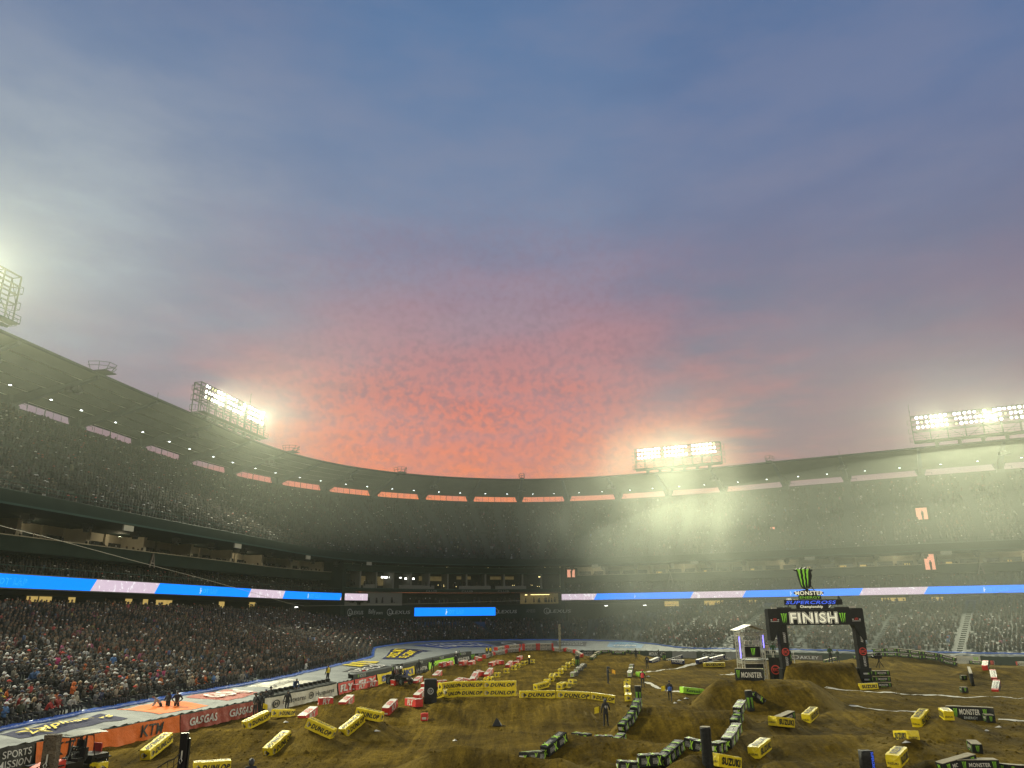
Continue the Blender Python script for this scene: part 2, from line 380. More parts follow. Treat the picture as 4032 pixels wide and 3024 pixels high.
# right lane
ridge([(3300, 2797, .55), (3690, 2812, .8)], 3.6, 2.5); ridge([(3676, 2800, 1.15), (3700, 2830, .9)], 3.8, 3, end=3.5)
ridge([(3060, 2890, .8), (3530, 2886, .8)], 4, 3); ridge([(3600, 2896, 1.15), (3640, 2930, .8)], 3.2, 2.6, end=3.5)
ridge([(3060, 3000, .7), (3540, 3010, .7)], 4, 3)
ridge([(2700, 2995, 1.0), (2880, 2920, .9), (2990, 2862, .8), (3110, 2810, .5)], 1.6, 1.6, .3, 2)
ridge([(2520, 2995, .8), (2700, 2950, .9), (2760, 2925, .7)], 1.5, 1.5, .2, 1)
ridge([(2330, 3000, .6), (2420, 3010, .7)], 1.4, 1.4, .2, 1)
ridge([(3650, 2990, .8), (3900, 3015, .7)], 2.5, 2)
# far turns
ridge([(1905, 2588, .6), (1960, 2568, 1.1), (2060, 2558, 1.3), (2180, 2556, 1.3), (2265, 2572, .9)], 9, 3, .5, 3)
ridge([(2340, 2590, .4), (2370, 2573, .8), (2500, 2576, .8), (2540, 2590, .5)], 6, 3, .5, 3)
ridge([(2640, 2604, .7), (2760, 2600, .9), (2900, 2600, .9)], 5, 4, .5, 4)
ridge([(3280, 2608, .5), (3430, 2586, 1.2), (3560, 2580, 1.6), (3660, 2588, 1.4), (3760, 2614, .6)], 9, 3, .5, 3)
ridge([(3850, 2628, .9), (4032, 2634, 1.0)], 6, 3, .5, 2)
# whoops in the two middle lanes
for k in range(13):
    t = k / 12; a = np.array([5.2, 75]) * (1 - t) + np.array([10.6, 120]) * t; b = np.array([10.6, 74.5]) * (1 - t) + np.array([17.6, 119]) * t
    ridge([(a[0], a[1], .28), (b[0], b[1], .28)], 1.5, 1.3, world=True)
    a = np.array([-3.2, 84]) * (1 - t) + np.array([2.9, 122]) * t; b = np.array([4.6, 82]) * (1 - t) + np.array([9.8, 121]) * t
    ridge([(a[0], a[1], .25), (b[0], b[1], .25)], 1.4, 1.2, world=True)
def height(x, y, rough=True):
    x = np.asarray(x, float); y = np.asarray(y, float); acc = np.zeros_like(x); global DRY; DRY = np.zeros_like(x)
    for P, Z, wf, wb, flat, end in RID:
        lo = P.min(0) - max(wf, wb) - end - flat - 1; hi = P.max(0) + max(wf, wb) + end + flat + 1
        m = (x > lo[0]) & (x < hi[0]) & (y > lo[1]) & (y < hi[1])
        if not m.any(): continue
        xx = x[m]; yy = y[m]; hz = np.zeros(xx.shape); dry_lit = np.zeros(xx.shape)
        for i in range(len(P) - 1):
            d = P[i + 1] - P[i]; Ls = np.hypot(*d) + 1e-6; u = d / Ls; n = np.array([-u[1], u[0]]); 
            if n[1] < 0: n = -n
            t = (xx - P[i][0]) * u[0] + (yy - P[i][1]) * u[1]; c = (xx - P[i][0]) * n[0] + (yy - P[i][1]) * n[1]
            over = np.maximum(np.maximum(-t, t - Ls), 0)
            if len(P) > 2:
                if i > 0: over = np.where(t < 0, -t, over)
            w = np.where(c < 0, wf, wb); q = np.maximum(np.abs(c) - flat, 0) / w
            q = np.sqrt(q ** 2 + (over / end) ** 2)
            zc = Z[i] + (Z[i + 1] - Z[i]) * np.clip(t / Ls, 0, 1)
            s = np.clip(1 - q, 0, 1); prof = .55 * s + .45 * s * s * (3 - 2 * s)
            hv = zc * prof; dr = np.clip((over / end) / (q + .02) * 1.3 - .15, 0, 1) * np.clip(s * 6, 0, 1) * np.clip((zc - .5) * 2.2, 0, 1); up = hv > hz; dry_lit = np.where(up, dr, dry_lit); hz = np.maximum(hz, hv)
        acc[m] += hz ** 5; DRY[m] = np.where(hz > .12, np.maximum(DRY[m] * (hz < .5), dry_lit), DRY[m])
    h = acc ** .2
    if rough:
        h = h + .09 * vnoise(x, y, 3.1, 1) + .06 * vnoise(x, y, 1.1, 2) + .035 * vnoise(x, y, .5, 3) + .05 * vnoise(x * .97 - y * .22, (x * .22 + y * .97) * .12, .55, 9)
        c = vnoise(x, y, .8, 5); mk = np.clip(vnoise(x, y, 5.5, 6) * 2 - .3, 0, 1); h = h + mk * .10 * np.abs(c)
    return h
def ground_hit(px, py):
    d = ray(px, py); t = np.arange(20, 240, .08) / d[1]
    X = d[0] * t; Y = d[1] * t; Z = CZ + d[2] * t; H = height(X, Y)
    k = np.argmax(Z <= H) if (Z <= H).any() else len(t) - 1
    return np.array([X[k], Y[k], H[k]])
def gz(x, y): return float(height(np.array([x]), np.array([y]))[0])
gx = np.concatenate([np.linspace(-900, -60, 8), np.linspace(-52, -34, 7), np.arange(-32, 92, .24), np.linspace(96, 150, 8), np.linspace(200, 900, 7)])
gy = np.concatenate([np.linspace(-400, 0, 6), np.linspace(8, 34, 7), np.arange(35, 80, .2), np.arange(80, 146, .33), np.linspace(150, 260, 8), np.linspace(400, 1200, 6)])
GX, GY = np.meshgrid(gx, gy, indexing='ij'); H = height(GX, GY); DRY_LITV = DRY.copy()
fade = np.clip((GX + 34) / 3, 0, 1) * np.clip((92 - GX) / 4, 0, 1) * np.clip((GY - 33) / 3, 0, 1) * np.clip((147 - GY) / 3, 0, 1)
H = H * fade
V = np.stack([GX, GY, H], -1).reshape(-1, 3); ny = len(gy); idx = np.arange(len(gx) * ny).reshape(len(gx), ny)
Fq = np.stack([idx[:-1, :-1], idx[1:, :-1], idx[1:, 1:], idx[:-1, 1:]], -1).reshape(-1, 4)
def dirt_mat():
    m = bpy.data.materials.new('packed dirt'); m.use_nodes = True; t = m.node_tree; b = t.nodes['Principled BSDF']; ln = t.links
    tc_ = t.nodes.new('ShaderNodeTexCoord')
    def noise(sc, det=6, vec=None, rough=.6):
        n = t.nodes.new('ShaderNodeTexNoise'); n.inputs['Scale'].default_value = sc; n.inputs['Detail'].default_value = det; n.inputs['Roughness'].default_value = rough
        ln.new(vec or tc_.outputs['Object'], n.inputs['Vector']); return n.outputs[0]
    def mapped(rz, sc):
        mp = t.nodes.new('ShaderNodeMapping'); mp.inputs['Rotation'].default_value = (0, 0, rz); mp.inputs['Scale'].default_value = sc
        ln.new(tc_.outputs['Object'], mp.inputs['Vector']); return mp.outputs[0]
    c1 = ramp(t, noise(.22), [(.3, (.048, .030, .003)), (.5, (.094, .060, .006)), (.72, (.165, .108, .014))])
    st1 = noise(1.0, 5, mapped(R(14), (2.2, .10, 1.0))); st2 = noise(1.0, 5, mapped(R(-40), (2.0, .10, 1.0)))
    sel = ramp(t, noise(.06, 2), [(.44, (0, 0, 0)), (.56, (1, 1, 1))])
    st = mixc(t, sel, st1, st2)
    k = nd(t, 'ShaderNodeMapRange'); ln.new(st, k.inputs[0]); k.inputs[1].default_value = .35; k.inputs[2].default_value = .68; k.inputs[3].default_value = .66; k.inputs[4].default_value = 1.38
    k2 = nd(t, 'ShaderNodeMapRange'); ln.new(noise(3.5, 8, None, .7), k2.inputs[0]); k2.inputs[1].default_value = .3; k2.inputs[2].default_value = .7; k2.inputs[3].default_value = .72; k2.inputs[4].default_value = 1.3
    vm = t.nodes.new('ShaderNodeVectorMath'); vm.operation = 'SCALE'; ln.new(c1, vm.inputs[0]); ln.new(math_n(t, 'MULTIPLY', k.outputs[0], k2.outputs[0]), vm.inputs['Scale'])
    # dry pale scuffs
    pale = math_n(t, 'MULTIPLY', ramp(t, noise(1.0, 6, mapped(R(65), (1.6, .25, 1))), [(.64, (0, 0, 0)), (.72, (1, 1, 1))]), ramp(t, noise(.10, 3), [(.5, (0, 0, 0)), (.62, (1, 1, 1))]))
    fin = mixc(t, math_n(t, 'MULTIPLY', pale, .55), vm.outputs[0], (.24, .18, .075, 1))
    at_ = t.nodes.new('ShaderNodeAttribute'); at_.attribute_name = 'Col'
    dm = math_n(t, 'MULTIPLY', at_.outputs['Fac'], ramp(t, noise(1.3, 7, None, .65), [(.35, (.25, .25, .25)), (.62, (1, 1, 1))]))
    fin = mixc(t, math_n(t, 'MULTIPLY', dm, .8), fin, (.215, .15, .035, 1))  # dry tan on mound ends, also painting in their lit look
    ln.new(fin, b.inputs['Base Color']); b.inputs['Roughness'].default_value = .92; b.inputs['Specular IOR Level'].default_value = .03
    bp = nd(t, 'ShaderNodeBump'); bp.inputs['Strength'].default_value = .9; bp.inputs['Distance'].default_value = .45
    hh = math_n(t, 'ADD', math_n(t, 'MULTIPLY', noise(2.2, 8, None, .68), .8), math_n(t, 'MULTIPLY', st, .7)); ln.new(hh, bp.inputs['Height']); ln.new(bp.outputs[0], b.inputs['Normal'])
    return m
M_DIRT = dirt_mat()
g = link(bpy.data.objects.new('ground', np_mesh('ground', V, Fq, M_DIRT, smooth=True, cols=np.repeat(DRY_LITV.reshape(-1, 1), 3, 1)))); tag(g, 'brown dirt motocross track with jumps, rollers and ruts', kind='structure')

# chalk lines
def chalk(pts, w, label):
    P = [at(*p, z=0.05)[:2] for p in pts]; q = [P[0]]
    for a, b in zip(P[:-1], P[1:]):
        n = max(2, int(np.hypot(*(b - a)) / .3))
        for i in range(1, n + 1): q.append(a + (b - a) * i / n)
    q = np.array(q)
    for _ in range(12): q[1:-1] = (q[:-2] + q[1:-1] * 2 + q[2:]) / 4
    d = np.gradient(q, axis=0); d /= np.linalg.norm(d, axis=1)[:, None] + 1e-9; n = np.stack([-d[:, 1], d[:, 0]], 1)
    ww = w / 2 * (1 + .5 * rng.random(len(q)) * np.sign(rng.random(len(q)) - .4))
    cols = [q + n * (ww * s)[:, None] for s in (1, .4, -.4, -1)]
    m = MB(); b = 0
    for c in cols: m.v.extend([(float(x), float(y), gz(x, y) + .03) for x, y in c])
    k = len(q)
    for j in range(3):
        for i in range(k - 1):
            if random.random() < .04: continue
            m.f.append((j * k + i, j * k + i + 1, (j + 1) * k + i + 1, (j + 1) * k + i)); m.m.append(0)
    return tag(m.build('chalk_line', M_LIME_W), label, kind='structure')
chalk([(3250, 2712), (3400, 2722), (3600, 2733), (3800, 2742), (4060, 2751)], .42, 'white chalk line on the far side of the start straight')
chalk([(3345, 2781), (3480, 2796), (3640, 2806), (3700, 2812)], .36, 'white chalk line on the near side of the start straight')
chalk([(3930, 2828), (4000, 2833), (4060, 2836)], .36, 'white chalk line right of the long black barrier')
chalk([(2905, 2622), (2800, 2627), (2700, 2630), (2615, 2637), (2545, 2647)], .5, 'white chalk line curving away round the turn')
chalk([(2542, 2684), (2575, 2699), (2611, 2711), (2650, 2719), (2682, 2724)], .5, 'white chalk line beside the official in the blue jacket')
chalk([(2840, 2655), (2880, 2651), (2905, 2648)], .5, 'short white chalk line before the scaffold tower')

# ================================================================== PLAN CURVES
front = [(26, 1316), (154, 1373), (410, 1485), (615, 1573), (768, 1637), (999, 1741), (1154, 1792), (1266, 1820), (1420, 1848), (1589, 1868), (1733, 1880), (1891, 1888), (2055, 1891), (2220, 1887), (2389, 1879), (2512, 1869), (2840, 1843), (3030, 1822), (3313, 1796), (3608, 1767), (4032, 1728)]
FP = np.array([at(*p, z=40)[:2] for p in front])
dl = FP[0] - FP[3]; dl /= np.linalg.norm(dl); dr = FP[-1] - FP[-4]; dr /= np.linalg.norm(dr)
FP = np.vstack([FP[0] + dl * 78, FP[0] + dl * 40, FP, FP[-1] + dr * 25, FP[-1] + dr * 60])
def resample(P, step):
    d = np.r_[0, np.cumsum(np.linalg.norm(np.diff(P, axis=0), axis=1))]; s = np.arange(0, d[-1], step)
    return np.stack([np.interp(s, d, P[:, k]) for k in range(P.shape[1])], 1)
FC = resample(FP, 1.0)
for _ in range(60): FC[1:-1] = (FC[:-2] + FC[1:-1] * 2 + FC[2:]) / 4
FC = resample(FC, 1.0); SMAX = len(FC) - 1.0
FD = np.gradient(FC, axis=0); FD /= np.linalg.norm(FD, axis=1)[:, None]; FN = np.stack([-FD[:, 1], FD[:, 0]], 1)
def PO(s, o, z=0.0):
    s = min(max(s, 0), SMAX); i = int(min(s, SMAX - 1)); f = s - i
    c = FC[i] * (1 - f) + FC[i + 1] * f; n = FN[i] * (1 - f) + FN[i + 1] * f; n = n / np.hypot(*n)
    return (c[0] + n[0] * o, c[1] + n[1] * o, z)
def s_px(px, py, o=None, z=None):
    """arclength of the point of the curve (offset o) that lies on the pixel column"""
    d = ray(px, py); d2 = d[:2] / np.hypot(d[0], d[1]); C = FC + FN * o; cr = C[:, 0] * d2[1] - C[:, 1] * d2[0]; dot = C @ d2
    ok = [i for i in range(len(cr) - 1) if cr[i] * cr[i + 1] <= 0 and dot[i] > 0]
    i = ok[-1]; return i + abs(cr[i]) / (abs(cr[i]) + abs(cr[i + 1]) + 1e-9)
def srange(a, b, step):
    n = max(1, int(round((b - a) / step))); return [a + (b - a) * i / n for i in range(n + 1)]
def strip(mb, s0, s1, prof, step=3.0, m=0, ms=None):
    """profile [(o, z), ...] swept along the plan curve"""
    ss = srange(s0, s1, step); b = len(mb.v); n = len(prof)
    for s in ss:
        for o, z in prof: mb.v.append(PO(s, o, z))
    for i in range(len(ss) - 1):
        for j in range(n - 1):
            mb.f.append((b + i * n + j, b + (i + 1) * n + j, b + (i + 1) * n + j + 1, b + i * n + j + 1)); mb.m.append(ms[j] if ms else m)
    return mb
def cbox(mb, s0, s1, o0, o1, z0, z1, m=0, step=3.0):
    strip(mb, s0, s1, [(o0, z0), (o0, z1), (o1, z1), (o1, z0), (o0, z0)], step, m)
    for s in (s0, s1):
        b = len(mb.v); mb.v.extend([PO(s, o0, z0), PO(s, o0, z1), PO(s, o1, z1), PO(s, o1, z0)]); mb.f.append((b, b + 1, b + 2, b + 3)); mb.m.append(m)
S0, S1 = 2.0, SMAX - 2.0
# ================================================================== GRANDSTAND
stand = tag(empty('grandstand', (0, 150, 0)), 'three-tier stadium grandstand curving round the dirt track under a cantilevered roof', 'grandstand')
inv = Matrix.Translation((0, -150, 0))
def part(mb, name, mats, parent=None, smooth=False):
    o = mb.build(name, mats, parent or stand, smooth)
    if (parent or stand) is stand: o.matrix_parent_inverse = inv
    return o
def psplit(mb, name, mats):
    for q in mb.pieces(): part(q, name, mats)
sPL = s_px(1445, 2350, -10); sPR = s_px(2212, 2347, -10); sPB = s_px(1350, 2410, -10)
gp = [(41, 1600), (310, 1685), (551, 1765), (736, 1825), (912, 1874), (1093, 1914), (1282, 1940), (1473, 1958), (1664, 1971), (1853, 1978), (2046, 1979), (2233, 1975), (2434, 1969), (2632, 1957), (2848, 1941), (3094, 1922), (3336, 1902), (3628, 1878), (3938, 1852)]
PIER = [s_px(x, y, 13.5) for x, y in gp]
while PIER[0] > S0 + 14: PIER.insert(0, PIER[0] - 14)
while PIER[-1] < S1 - 14: PIER.append(PIER[-1] + 14)
# upper deck : stepped rows
UO0, UZ0, UO1, UZ1, UN = -12.7, 19.0, 13.5, 36.2, 30
def stepped(mb, s0, s1, o0, z0, o1, z1, n, step=4):
    prof = []; ms = []
    do = (o1 - o0) / n; dz = (z1 - z0) / n
    for i in range(n):
        prof += [(o0 + i * do, z0 + i * dz), (o0 + (i + 1) * do, z0 + i * dz)]; ms += [0, 1]
    prof.append((o1, z1)); strip(mb, s0, s1, prof, step, ms=ms)
m = MB(); stepped(m, S0, S1, UO0, UZ0, UO1, UZ1, UN); part(m, 'upper_deck', [M_CONC, M_SEAT])
m = MB(); strip(m, S0, S1, [(-12.9, 18.1), (-13.2, 18.2), (-13.2, 19.5), (-12.9, 19.6), (-12.7, 19.0)]); strip(m, S0, S1, [(-13.2, 18.1), (-9, 17.9), (3, 18.4), (14, 30)], m=0)
part(m, 'upper_deck_fascia', M_GREEN)
m = MB()
for z, w in ((20.35, .07), (19.95, .05)): cbox(m, S0, S1, -13.05, -13.05 + w, z, z + w)
for s in srange(S0, S1, 2.4): a = PO(s, -13.03, 19.5); m.bar(a, (a[0], a[1], 20.4), .05)
cbox(m, S0, S1, -13.5, -13.24, 18.05, 18.25, step=4)
part(m, 'guard_rail', M_TEAL)
# back wall with the long sky-lit slots
m = MB(); strip(m, S0, S1, [(13.5, 36.2), (13.55, 36.35), (14.1, 36.35), (14.1, 17)])
part(m, 'rear_wall', M_GREEN)
for a, b in zip(PIER[:-1], PIER[1:]):
    if a > s_px(2241, 1975, 13.5) - 1: continue
    m = MB()
    for k in range(1, 8):
        s = a + (b - a) * k / 8; p = PO(s, 13.9, 36.3); w = .05 if k % 4 else .12
        m.bar(p, (p[0], p[1], 37.9), w)
    part(m, 'slot_mullion', M_STEEL)
for s in PIER:
    m = MB(); prof = [(-1.05, 36.0), (-1.15, 36.6), (-1.6, 37.2), (-2.0, 38.0), (2.0, 38.0), (1.6, 37.2), (1.15, 36.6), (1.05, 36.0)]
    d = np.array(PO(s + .5, 13.2)) - np.array(PO(s - .5, 13.2)); d /= np.linalg.norm(d); n = np.array([-d[1], d[0], 0])
    T = Matrix(((d[0], n[0], 0, PO(s, 12.9)[0]), (d[1], n[1], 0, PO(s, 12.9)[1]), (0, 0, 1, 0), (0, 0, 0, 1)))
    m.prism([(x * .62, z) for x, z in prof], 1.8, 0, T)
    m.box((0, 0.6, 35.6), (1.5, 1.6, 1.6), 0, T)
    m.bar(tuple(T @ Vector((1.0, -.1, 36.9))), tuple(T @ Vector((2.1, -.1, 36.9))), .06); m.bar(tuple(T @ Vector((2.1, -.1, 36.9))), tuple(T @ Vector((2.1, -.1, 36.4))), .06)
    part(m, 'roof_pier', M_STEEL)
# roof : sawtooth soffit, front lip, top sheet
def RZ(o): return 37.7 + (13.8 - o) / 13.8 * 2.1
prof = []; ms = []
n = 5; w = 13.8 / n
for i in range(n):
    a = 13.8 - i * w; b = a - w
    prof += [(a, RZ(a)), (a - .5, RZ(a) - .09), (b + .02, RZ(b) + .12)]; ms += [1, 0, 0]
ms[-1] = 0
prof += [(0.0, 39.85)]
m = MB(); strip(m, S0, S1, prof, 4, ms=ms); part(m, 'roof_soffit', [M_ROOFP, M_ROOFL])
m = MB(); strip(m, S0, S1, [(0, 39.85), (-.35, 39.95), (-.4, 40.15), (0, 40.3), (14.5, 38.6), (15.2, 37.9), (13.8, 37.68)], 4); part(m, 'roof_sheet', M_GREEN)
for i, s in enumerate(PIER):
    m = MB(); d = np.array(PO(s + .5, 6)) - np.array(PO(s - .5, 6)); d /= np.linalg.norm(d); n = np.array([-d[1], d[0], 0]); c = PO(s, 0)
    T = Matrix(((d[0], n[0], 0, c[0]), (d[1], n[1], 0, c[1]), (0, 0, 1, 0), (0, 0, 0, 1)))
    b = len(m.v)
    for o, zt, h, ww in ((0.1, 40.0, .5, .55), (3.5, 39.4, .8, .7), (8, 38.7, 1.1, .8), (12.6, 38.0, 1.5, .9), (14.6, 37.8, 2.0, .9)):
        for x, z in ((-ww / 2, zt), (ww / 2, zt), (ww / 2, zt - h), (-ww / 2, zt - h)): m.v.append(tuple(T @ Vector((x, o, z))))
    for k in range(4):
        for j in range(4): m.f.append((b + 4 * k + j, b + 4 * k + (j + 1) % 4, b + 4 * k + 4 + (j + 1) % 4, b + 4 * k + 4 + j)); m.m.append(0)
    m.f.append((b, b + 1, b + 2, b + 3)); m.m.append(0)
    rib = part(m, 'roof_rib', M_STEEL)
    if i % 2 == 0 or i < 6:
        q = MB()
        for x, y, z, r in ((0, 3.2, 38.2, .55), (.7, 3.6, 38.0, .45), (-.6, 3.9, 38.05, .45)):
            q.add([(x + r * a, y + r * bb, z + r * .7 * c_) for a, bb, c_ in ((-1, -1, -1), (1, -1, -1), (1, 1, -1), (-1, 1, -1), (-.7, -.7, 1), (.7, -.7, 1), (.7, .7, 1), (-.7, .7, 1))],
                  [(0, 3, 2, 1), (4, 5, 6, 7), (0, 1, 5, 4), (1, 2, 6, 5), (2, 3, 7, 6), (3, 0, 4, 7)], 0, T)
        o = q.build('loudspeaker', M_BLACKM, rib)
    if i % 3 == 1:
        q = MB(); q.bar(T @ Vector((0, .2, 40.2)), T @ Vector((0, .2, 41.3)), .06); q.build('mast', M_STEEL, rib)
lampd = MB(); lampd.tube([(0, 0, .12), (0, 0, -.05)], [.2, .23], 10, 1); 
b_ = len(lampd.v); lampd.v.extend([(math.cos(a) * .18, math.sin(a) * .18, -.07) for a in [i * math.pi / 5 for i in range(10)]]); lampd.f.append(tuple(b_ + 9 - i for i in range(10))); lampd.m.append(0)
lme = lampd.mesh('downlight', [M_DOWN, M_STEEL])
for a, b in zip(PIER[:-1], PIER[1:]):
    for f in (.27, .73):
        o = link(bpy.data.objects.new('downlight', lme), stand); o.matrix_parent_inverse = inv; o.location = PO(a + (b - a) * f, 10.4, RZ(10.4) - .12)

# suites level (sides only) : recessed boxes behind a rail wall
def side_levels(s0, s1, seed):
    rr = random.Random(seed)
    m = MB(); stepped(m, s0, s1, -9.6, 11.1, -1.0, 14.5, 10); part(m, 'club_deck', [M_CONC, M_SEAT])
    m = MB(); cbox(m, s0, s1, -7.1, -6.85, 14.4, 16.0); strip(m, s0, s1, [(-7, 14.9), (-1.2, 14.9)]); strip(m, s0, s1, [(-6.9, 14.4), (-1.0, 14.5)]); part(m, 'suite_balcony', M_GREEN)
    m = MB(); cbox(m, s0, s1, -7.2, -6.8, 16.0, 16.09); part(m, 'balcony_coping', M_BEIGE)
    m = MB(); strip(m, s0, s1, [(-3.2, 14.9), (-3.2, 15.3)]); strip(m, s0, s1, [(-3.2, 17.1), (-3.2, 18.4)])
    ws = srange(s0, s1, 3.6); g_ = MB(); lit = MB()
    for i, s in enumerate(ws):
        cbox(m, max(s0, s - .35), min(s1, s + .35), -3.5, -3.1, 14.9, 18.3, step=9)
        if i % 3 == 0: cbox(m, max(s0, s - .3), min(s1, s + .3), -6.6, -3.1, 14.9, 18.0, 0, step=9)
    part(m, 'suite_wall', M_BEIGE)
    for a, b in zip(ws[:-1], ws[1:]):
        strip(g_, a + .35, b - .35, [(-3.15, 15.3), (-3.15, 17.1)], 9)
        if rr.random() < .35:
            x0 = a + .5 + rr.random() * 1.2; strip(lit, x0, x0 + .5 + rr.random() * .9, [(-3.25, 15.3), (-3.25, 16.6)], 9)
    psplit(g_, 'suite_glazing', M_GLASS); psplit(lit, 'lit_suite', M_WARM)
    m = MB()
    for s in srange(s0 + 9, s1 - 4, 26): cbox(m, s, s + 1.8, -13.4, -13.2, 17.35, 18.0, step=9); 
    psplit(m, 'section_sign', mat('dim sign panel', (.26, .25, .2), .6))
    for s in srange(s0 + 3, s1 - 3, 8.5):
        p = PO(s, -10.5, 17.6); m = MB(); m.box(p, (.9, .9, .6)); m.box((p[0], p[1], 17.2), (.5, .5, .5)); part(m, 'hung_loudspeaker', M_BLACKM)
    # ribbon deck edge, dark soffit, wall behind the lower bowl
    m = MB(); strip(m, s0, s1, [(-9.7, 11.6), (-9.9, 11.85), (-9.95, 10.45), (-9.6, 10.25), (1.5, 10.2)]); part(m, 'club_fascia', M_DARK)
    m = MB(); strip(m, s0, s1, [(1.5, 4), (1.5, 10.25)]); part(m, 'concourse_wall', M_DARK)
    m = MB(); wl = MB()
    for s in srange(s0 + 5, s1 - 5, 9):
        if s > s1 - 50 and rr.random() < .5 or s0 > 100 and rr.random() < .6:
            L_ = 1.5 + rr.random() * 3; strip(m, s, s + L_, [(1.4, 9.0), (1.4, 10.1)], 9)
        if rr.random() < .35: cbox(wl, s + 4.2, s + 4.9, .9, 1.1, 9.2, 9.35, step=9)
    if s0 < 100:
        for xa_, xb_ in ((105, 150), (155, 205), (270, 298), (495, 522), (565, 585)): strip(m, s_px(xa_, 2352, 1.4), s_px(xb_, 2352, 1.4), [(1.4, 8.6), (1.4, 10.15)], 9)
    psplit(m, 'lit_concourse', M_WARM); psplit(wl, 'concourse_lamp', M_WLAMP)
    m = MB(); cbox(m, s0, s1, -9.96, -9.9, 12.7, 12.76)
    for s in srange(s0, s1, 2.4): a = PO(s, -9.93, 11.8); m.bar(a, (a[0], a[1], 12.75), .05)
    part(m, 'club_rail', M_TEAL)
def suite_lights(s0, s1, step, W_):
    for s in srange(s0, s1, step):
        l = bpy.data.lights.new('suite_lamp', 'POINT'); l.energy = W_; l.shadow_soft_size = .15; l.color = (1, .86, .55); o = link(bpy.data.objects.new('suite_lamp', l)); o.location = PO(s, -5.6, 17.5)
        m = MB(); m.box(PO(s, -5.6, 17.75), (.5, .5, .08)); part(m, 'ceiling_lamp', M_STEEL)
suite_lights(S0 + 62, sPL - 6, 15, 110); suite_lights(sPR + 8, S1 - 40, 22, 90)
side_levels(S0, sPL - .5, 3); side_levels(sPR, S1, 5)

# press block behind the plate
pb = part(MB().box((0, 0, 0), (.01, .01, .01)), 'press_block', M_GREEN)
def pp(mb, name, mats):
    if name in ('concrete_pier', 'lit_room', 'ceiling_tube', 'studio_lamp', 'small_lamp'):
        for q in mb.pieces(): q.build(name, mats, pb)
        return
    return mb.build(name, mats, pb)
a0, a1 = sPB, sPR - .2
m = MB(); cbox(m, a0, a1, -10.4, -10.0, 6.5, 9.5); cbox(m, a0, a1, -10.3, -10.0, 12.2, 12.95); cbox(m, a0 - 2, a1, -10.9, -10.0, 16.5, 17.7); strip(m, a0, a1, [(-10.1, 12.9), (-6, 12.9)]); strip(m, a0, a1, [(-10.1, 9.5), (-6, 9.5)]); strip(m, a0, a1, [(-10.1, 16.5), (-5, 16.4)]); strip(m, a0, a1, [(-9.5, 6.6), (-7, 6.5), (-7, 2)])
cbox(m, a0 - 1.2, a0, -10.3, -2, 4, 18); cbox(m, a1, a1 + 1.0, -10.2, -2, 4, 18)
pp(m, 'block_fascia', M_GREEN)
m = MB(); cbox(m, a0 - 2, a1, -11.0, -10.9, 17.55, 17.7); cbox(m, a0, a1, -10.5, -10.35, 16.3, 16.5); cbox(m, a0, a1, -10.45, -10.3, 12.85, 13.0)
pp(m, 'rail_band', M_TEAL)
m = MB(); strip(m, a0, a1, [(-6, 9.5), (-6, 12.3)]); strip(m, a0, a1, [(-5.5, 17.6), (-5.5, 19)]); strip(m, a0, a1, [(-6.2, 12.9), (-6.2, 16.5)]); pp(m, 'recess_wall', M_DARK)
m = MB(); rr = random.Random(2)
for i, s in enumerate(srange(a0, a1, 5.2)):
    cbox(m, max(a0, s - .22), min(a1, s + .22), -10.1, -6.2, 13.0, 16.4, step=9)
for i, (x0, x1) in enumerate(((.02, .08), (.10, .16), (.28, .44), (.40, .43), (.55, .69), (.71, .85))):
    if i in (1, 2, 4, 5): cbox(m, a0 + (a1 - a0) * x0, a0 + (a1 - a0) * x1, -10.05, -9.9, 12.95, 13.75, step=9)
for s in srange(a0 + 3, a1 - 3, 7.5): cbox(m, s, s + .25, -9.9, -9.6, 17.7, 18.9, step=9)
for f0, f1 in ((.0, .08), (.10, .3)): cbox(m, a0 + (a1 - a0) * f0, a0 + (a1 - a0) * f1, -9.6, -9.4, 9.5, 12.2, step=9)
pp(m, 'concrete_pier', mat('press block concrete', (.13, .13, .11), .8))
m = MB()
for f0, f1, z0, z1 in ((.14, .27, 13.7, 15.6), (.40, .5, 14.9, 15.9), (.56, .62, 15.3, 16.0), (.7, .8, 15.3, 16.0)): strip(m, a0 + (a1 - a0) * f0, a0 + (a1 - a0) * f1, [(-6.4, z0), (-6.4, z1)])
strip(m, a0 + (a1 - a0) * .825, a0 + (a1 - a0) * .985, [(-7.4, 9.8), (-7.4, 12.1)]); pp(m, 'lit_room', M_WARMD)
m = MB(); cbox(m, a0 + (a1 - a0) * .87, a0 + (a1 - a0) * .95, -8.4, -8.2, 11.75, 11.85); cbox(m, a0 + (a1 - a0) * .845, a0 + (a1 - a0) * .855, -8.4, -8.2, 11.7, 11.85); cbox(m, a0 + (a1 - a0) * .905, a0 + (a1 - a0) * .917, -8.4, -8.2, 15.7, 15.85)
pp(m, 'ceiling_tube', M_WARM2)
m = MB()
for f in (.212, .225, .232, .25, .298, .321, .338, .356):
    p = PO(a0 + (a1 - a0) * f, -8.8, 15.35 - .15 * (f > .3)); m.box(p, (.42, .2, .36 if f not in (.298,) else .2))
pp(m, 'studio_lamp', M_WLAMP)
m = MB()
for k in range(46):
    s = a0 + (a1 - a0) * rr.random(); z = rr.choice((17.9, 18.0, 13.9, 13.6)); p = PO(s, -9.0, z); m.box(p, (.12, .05, .08))
pp(m, 'small_lamp', M_WARM2)
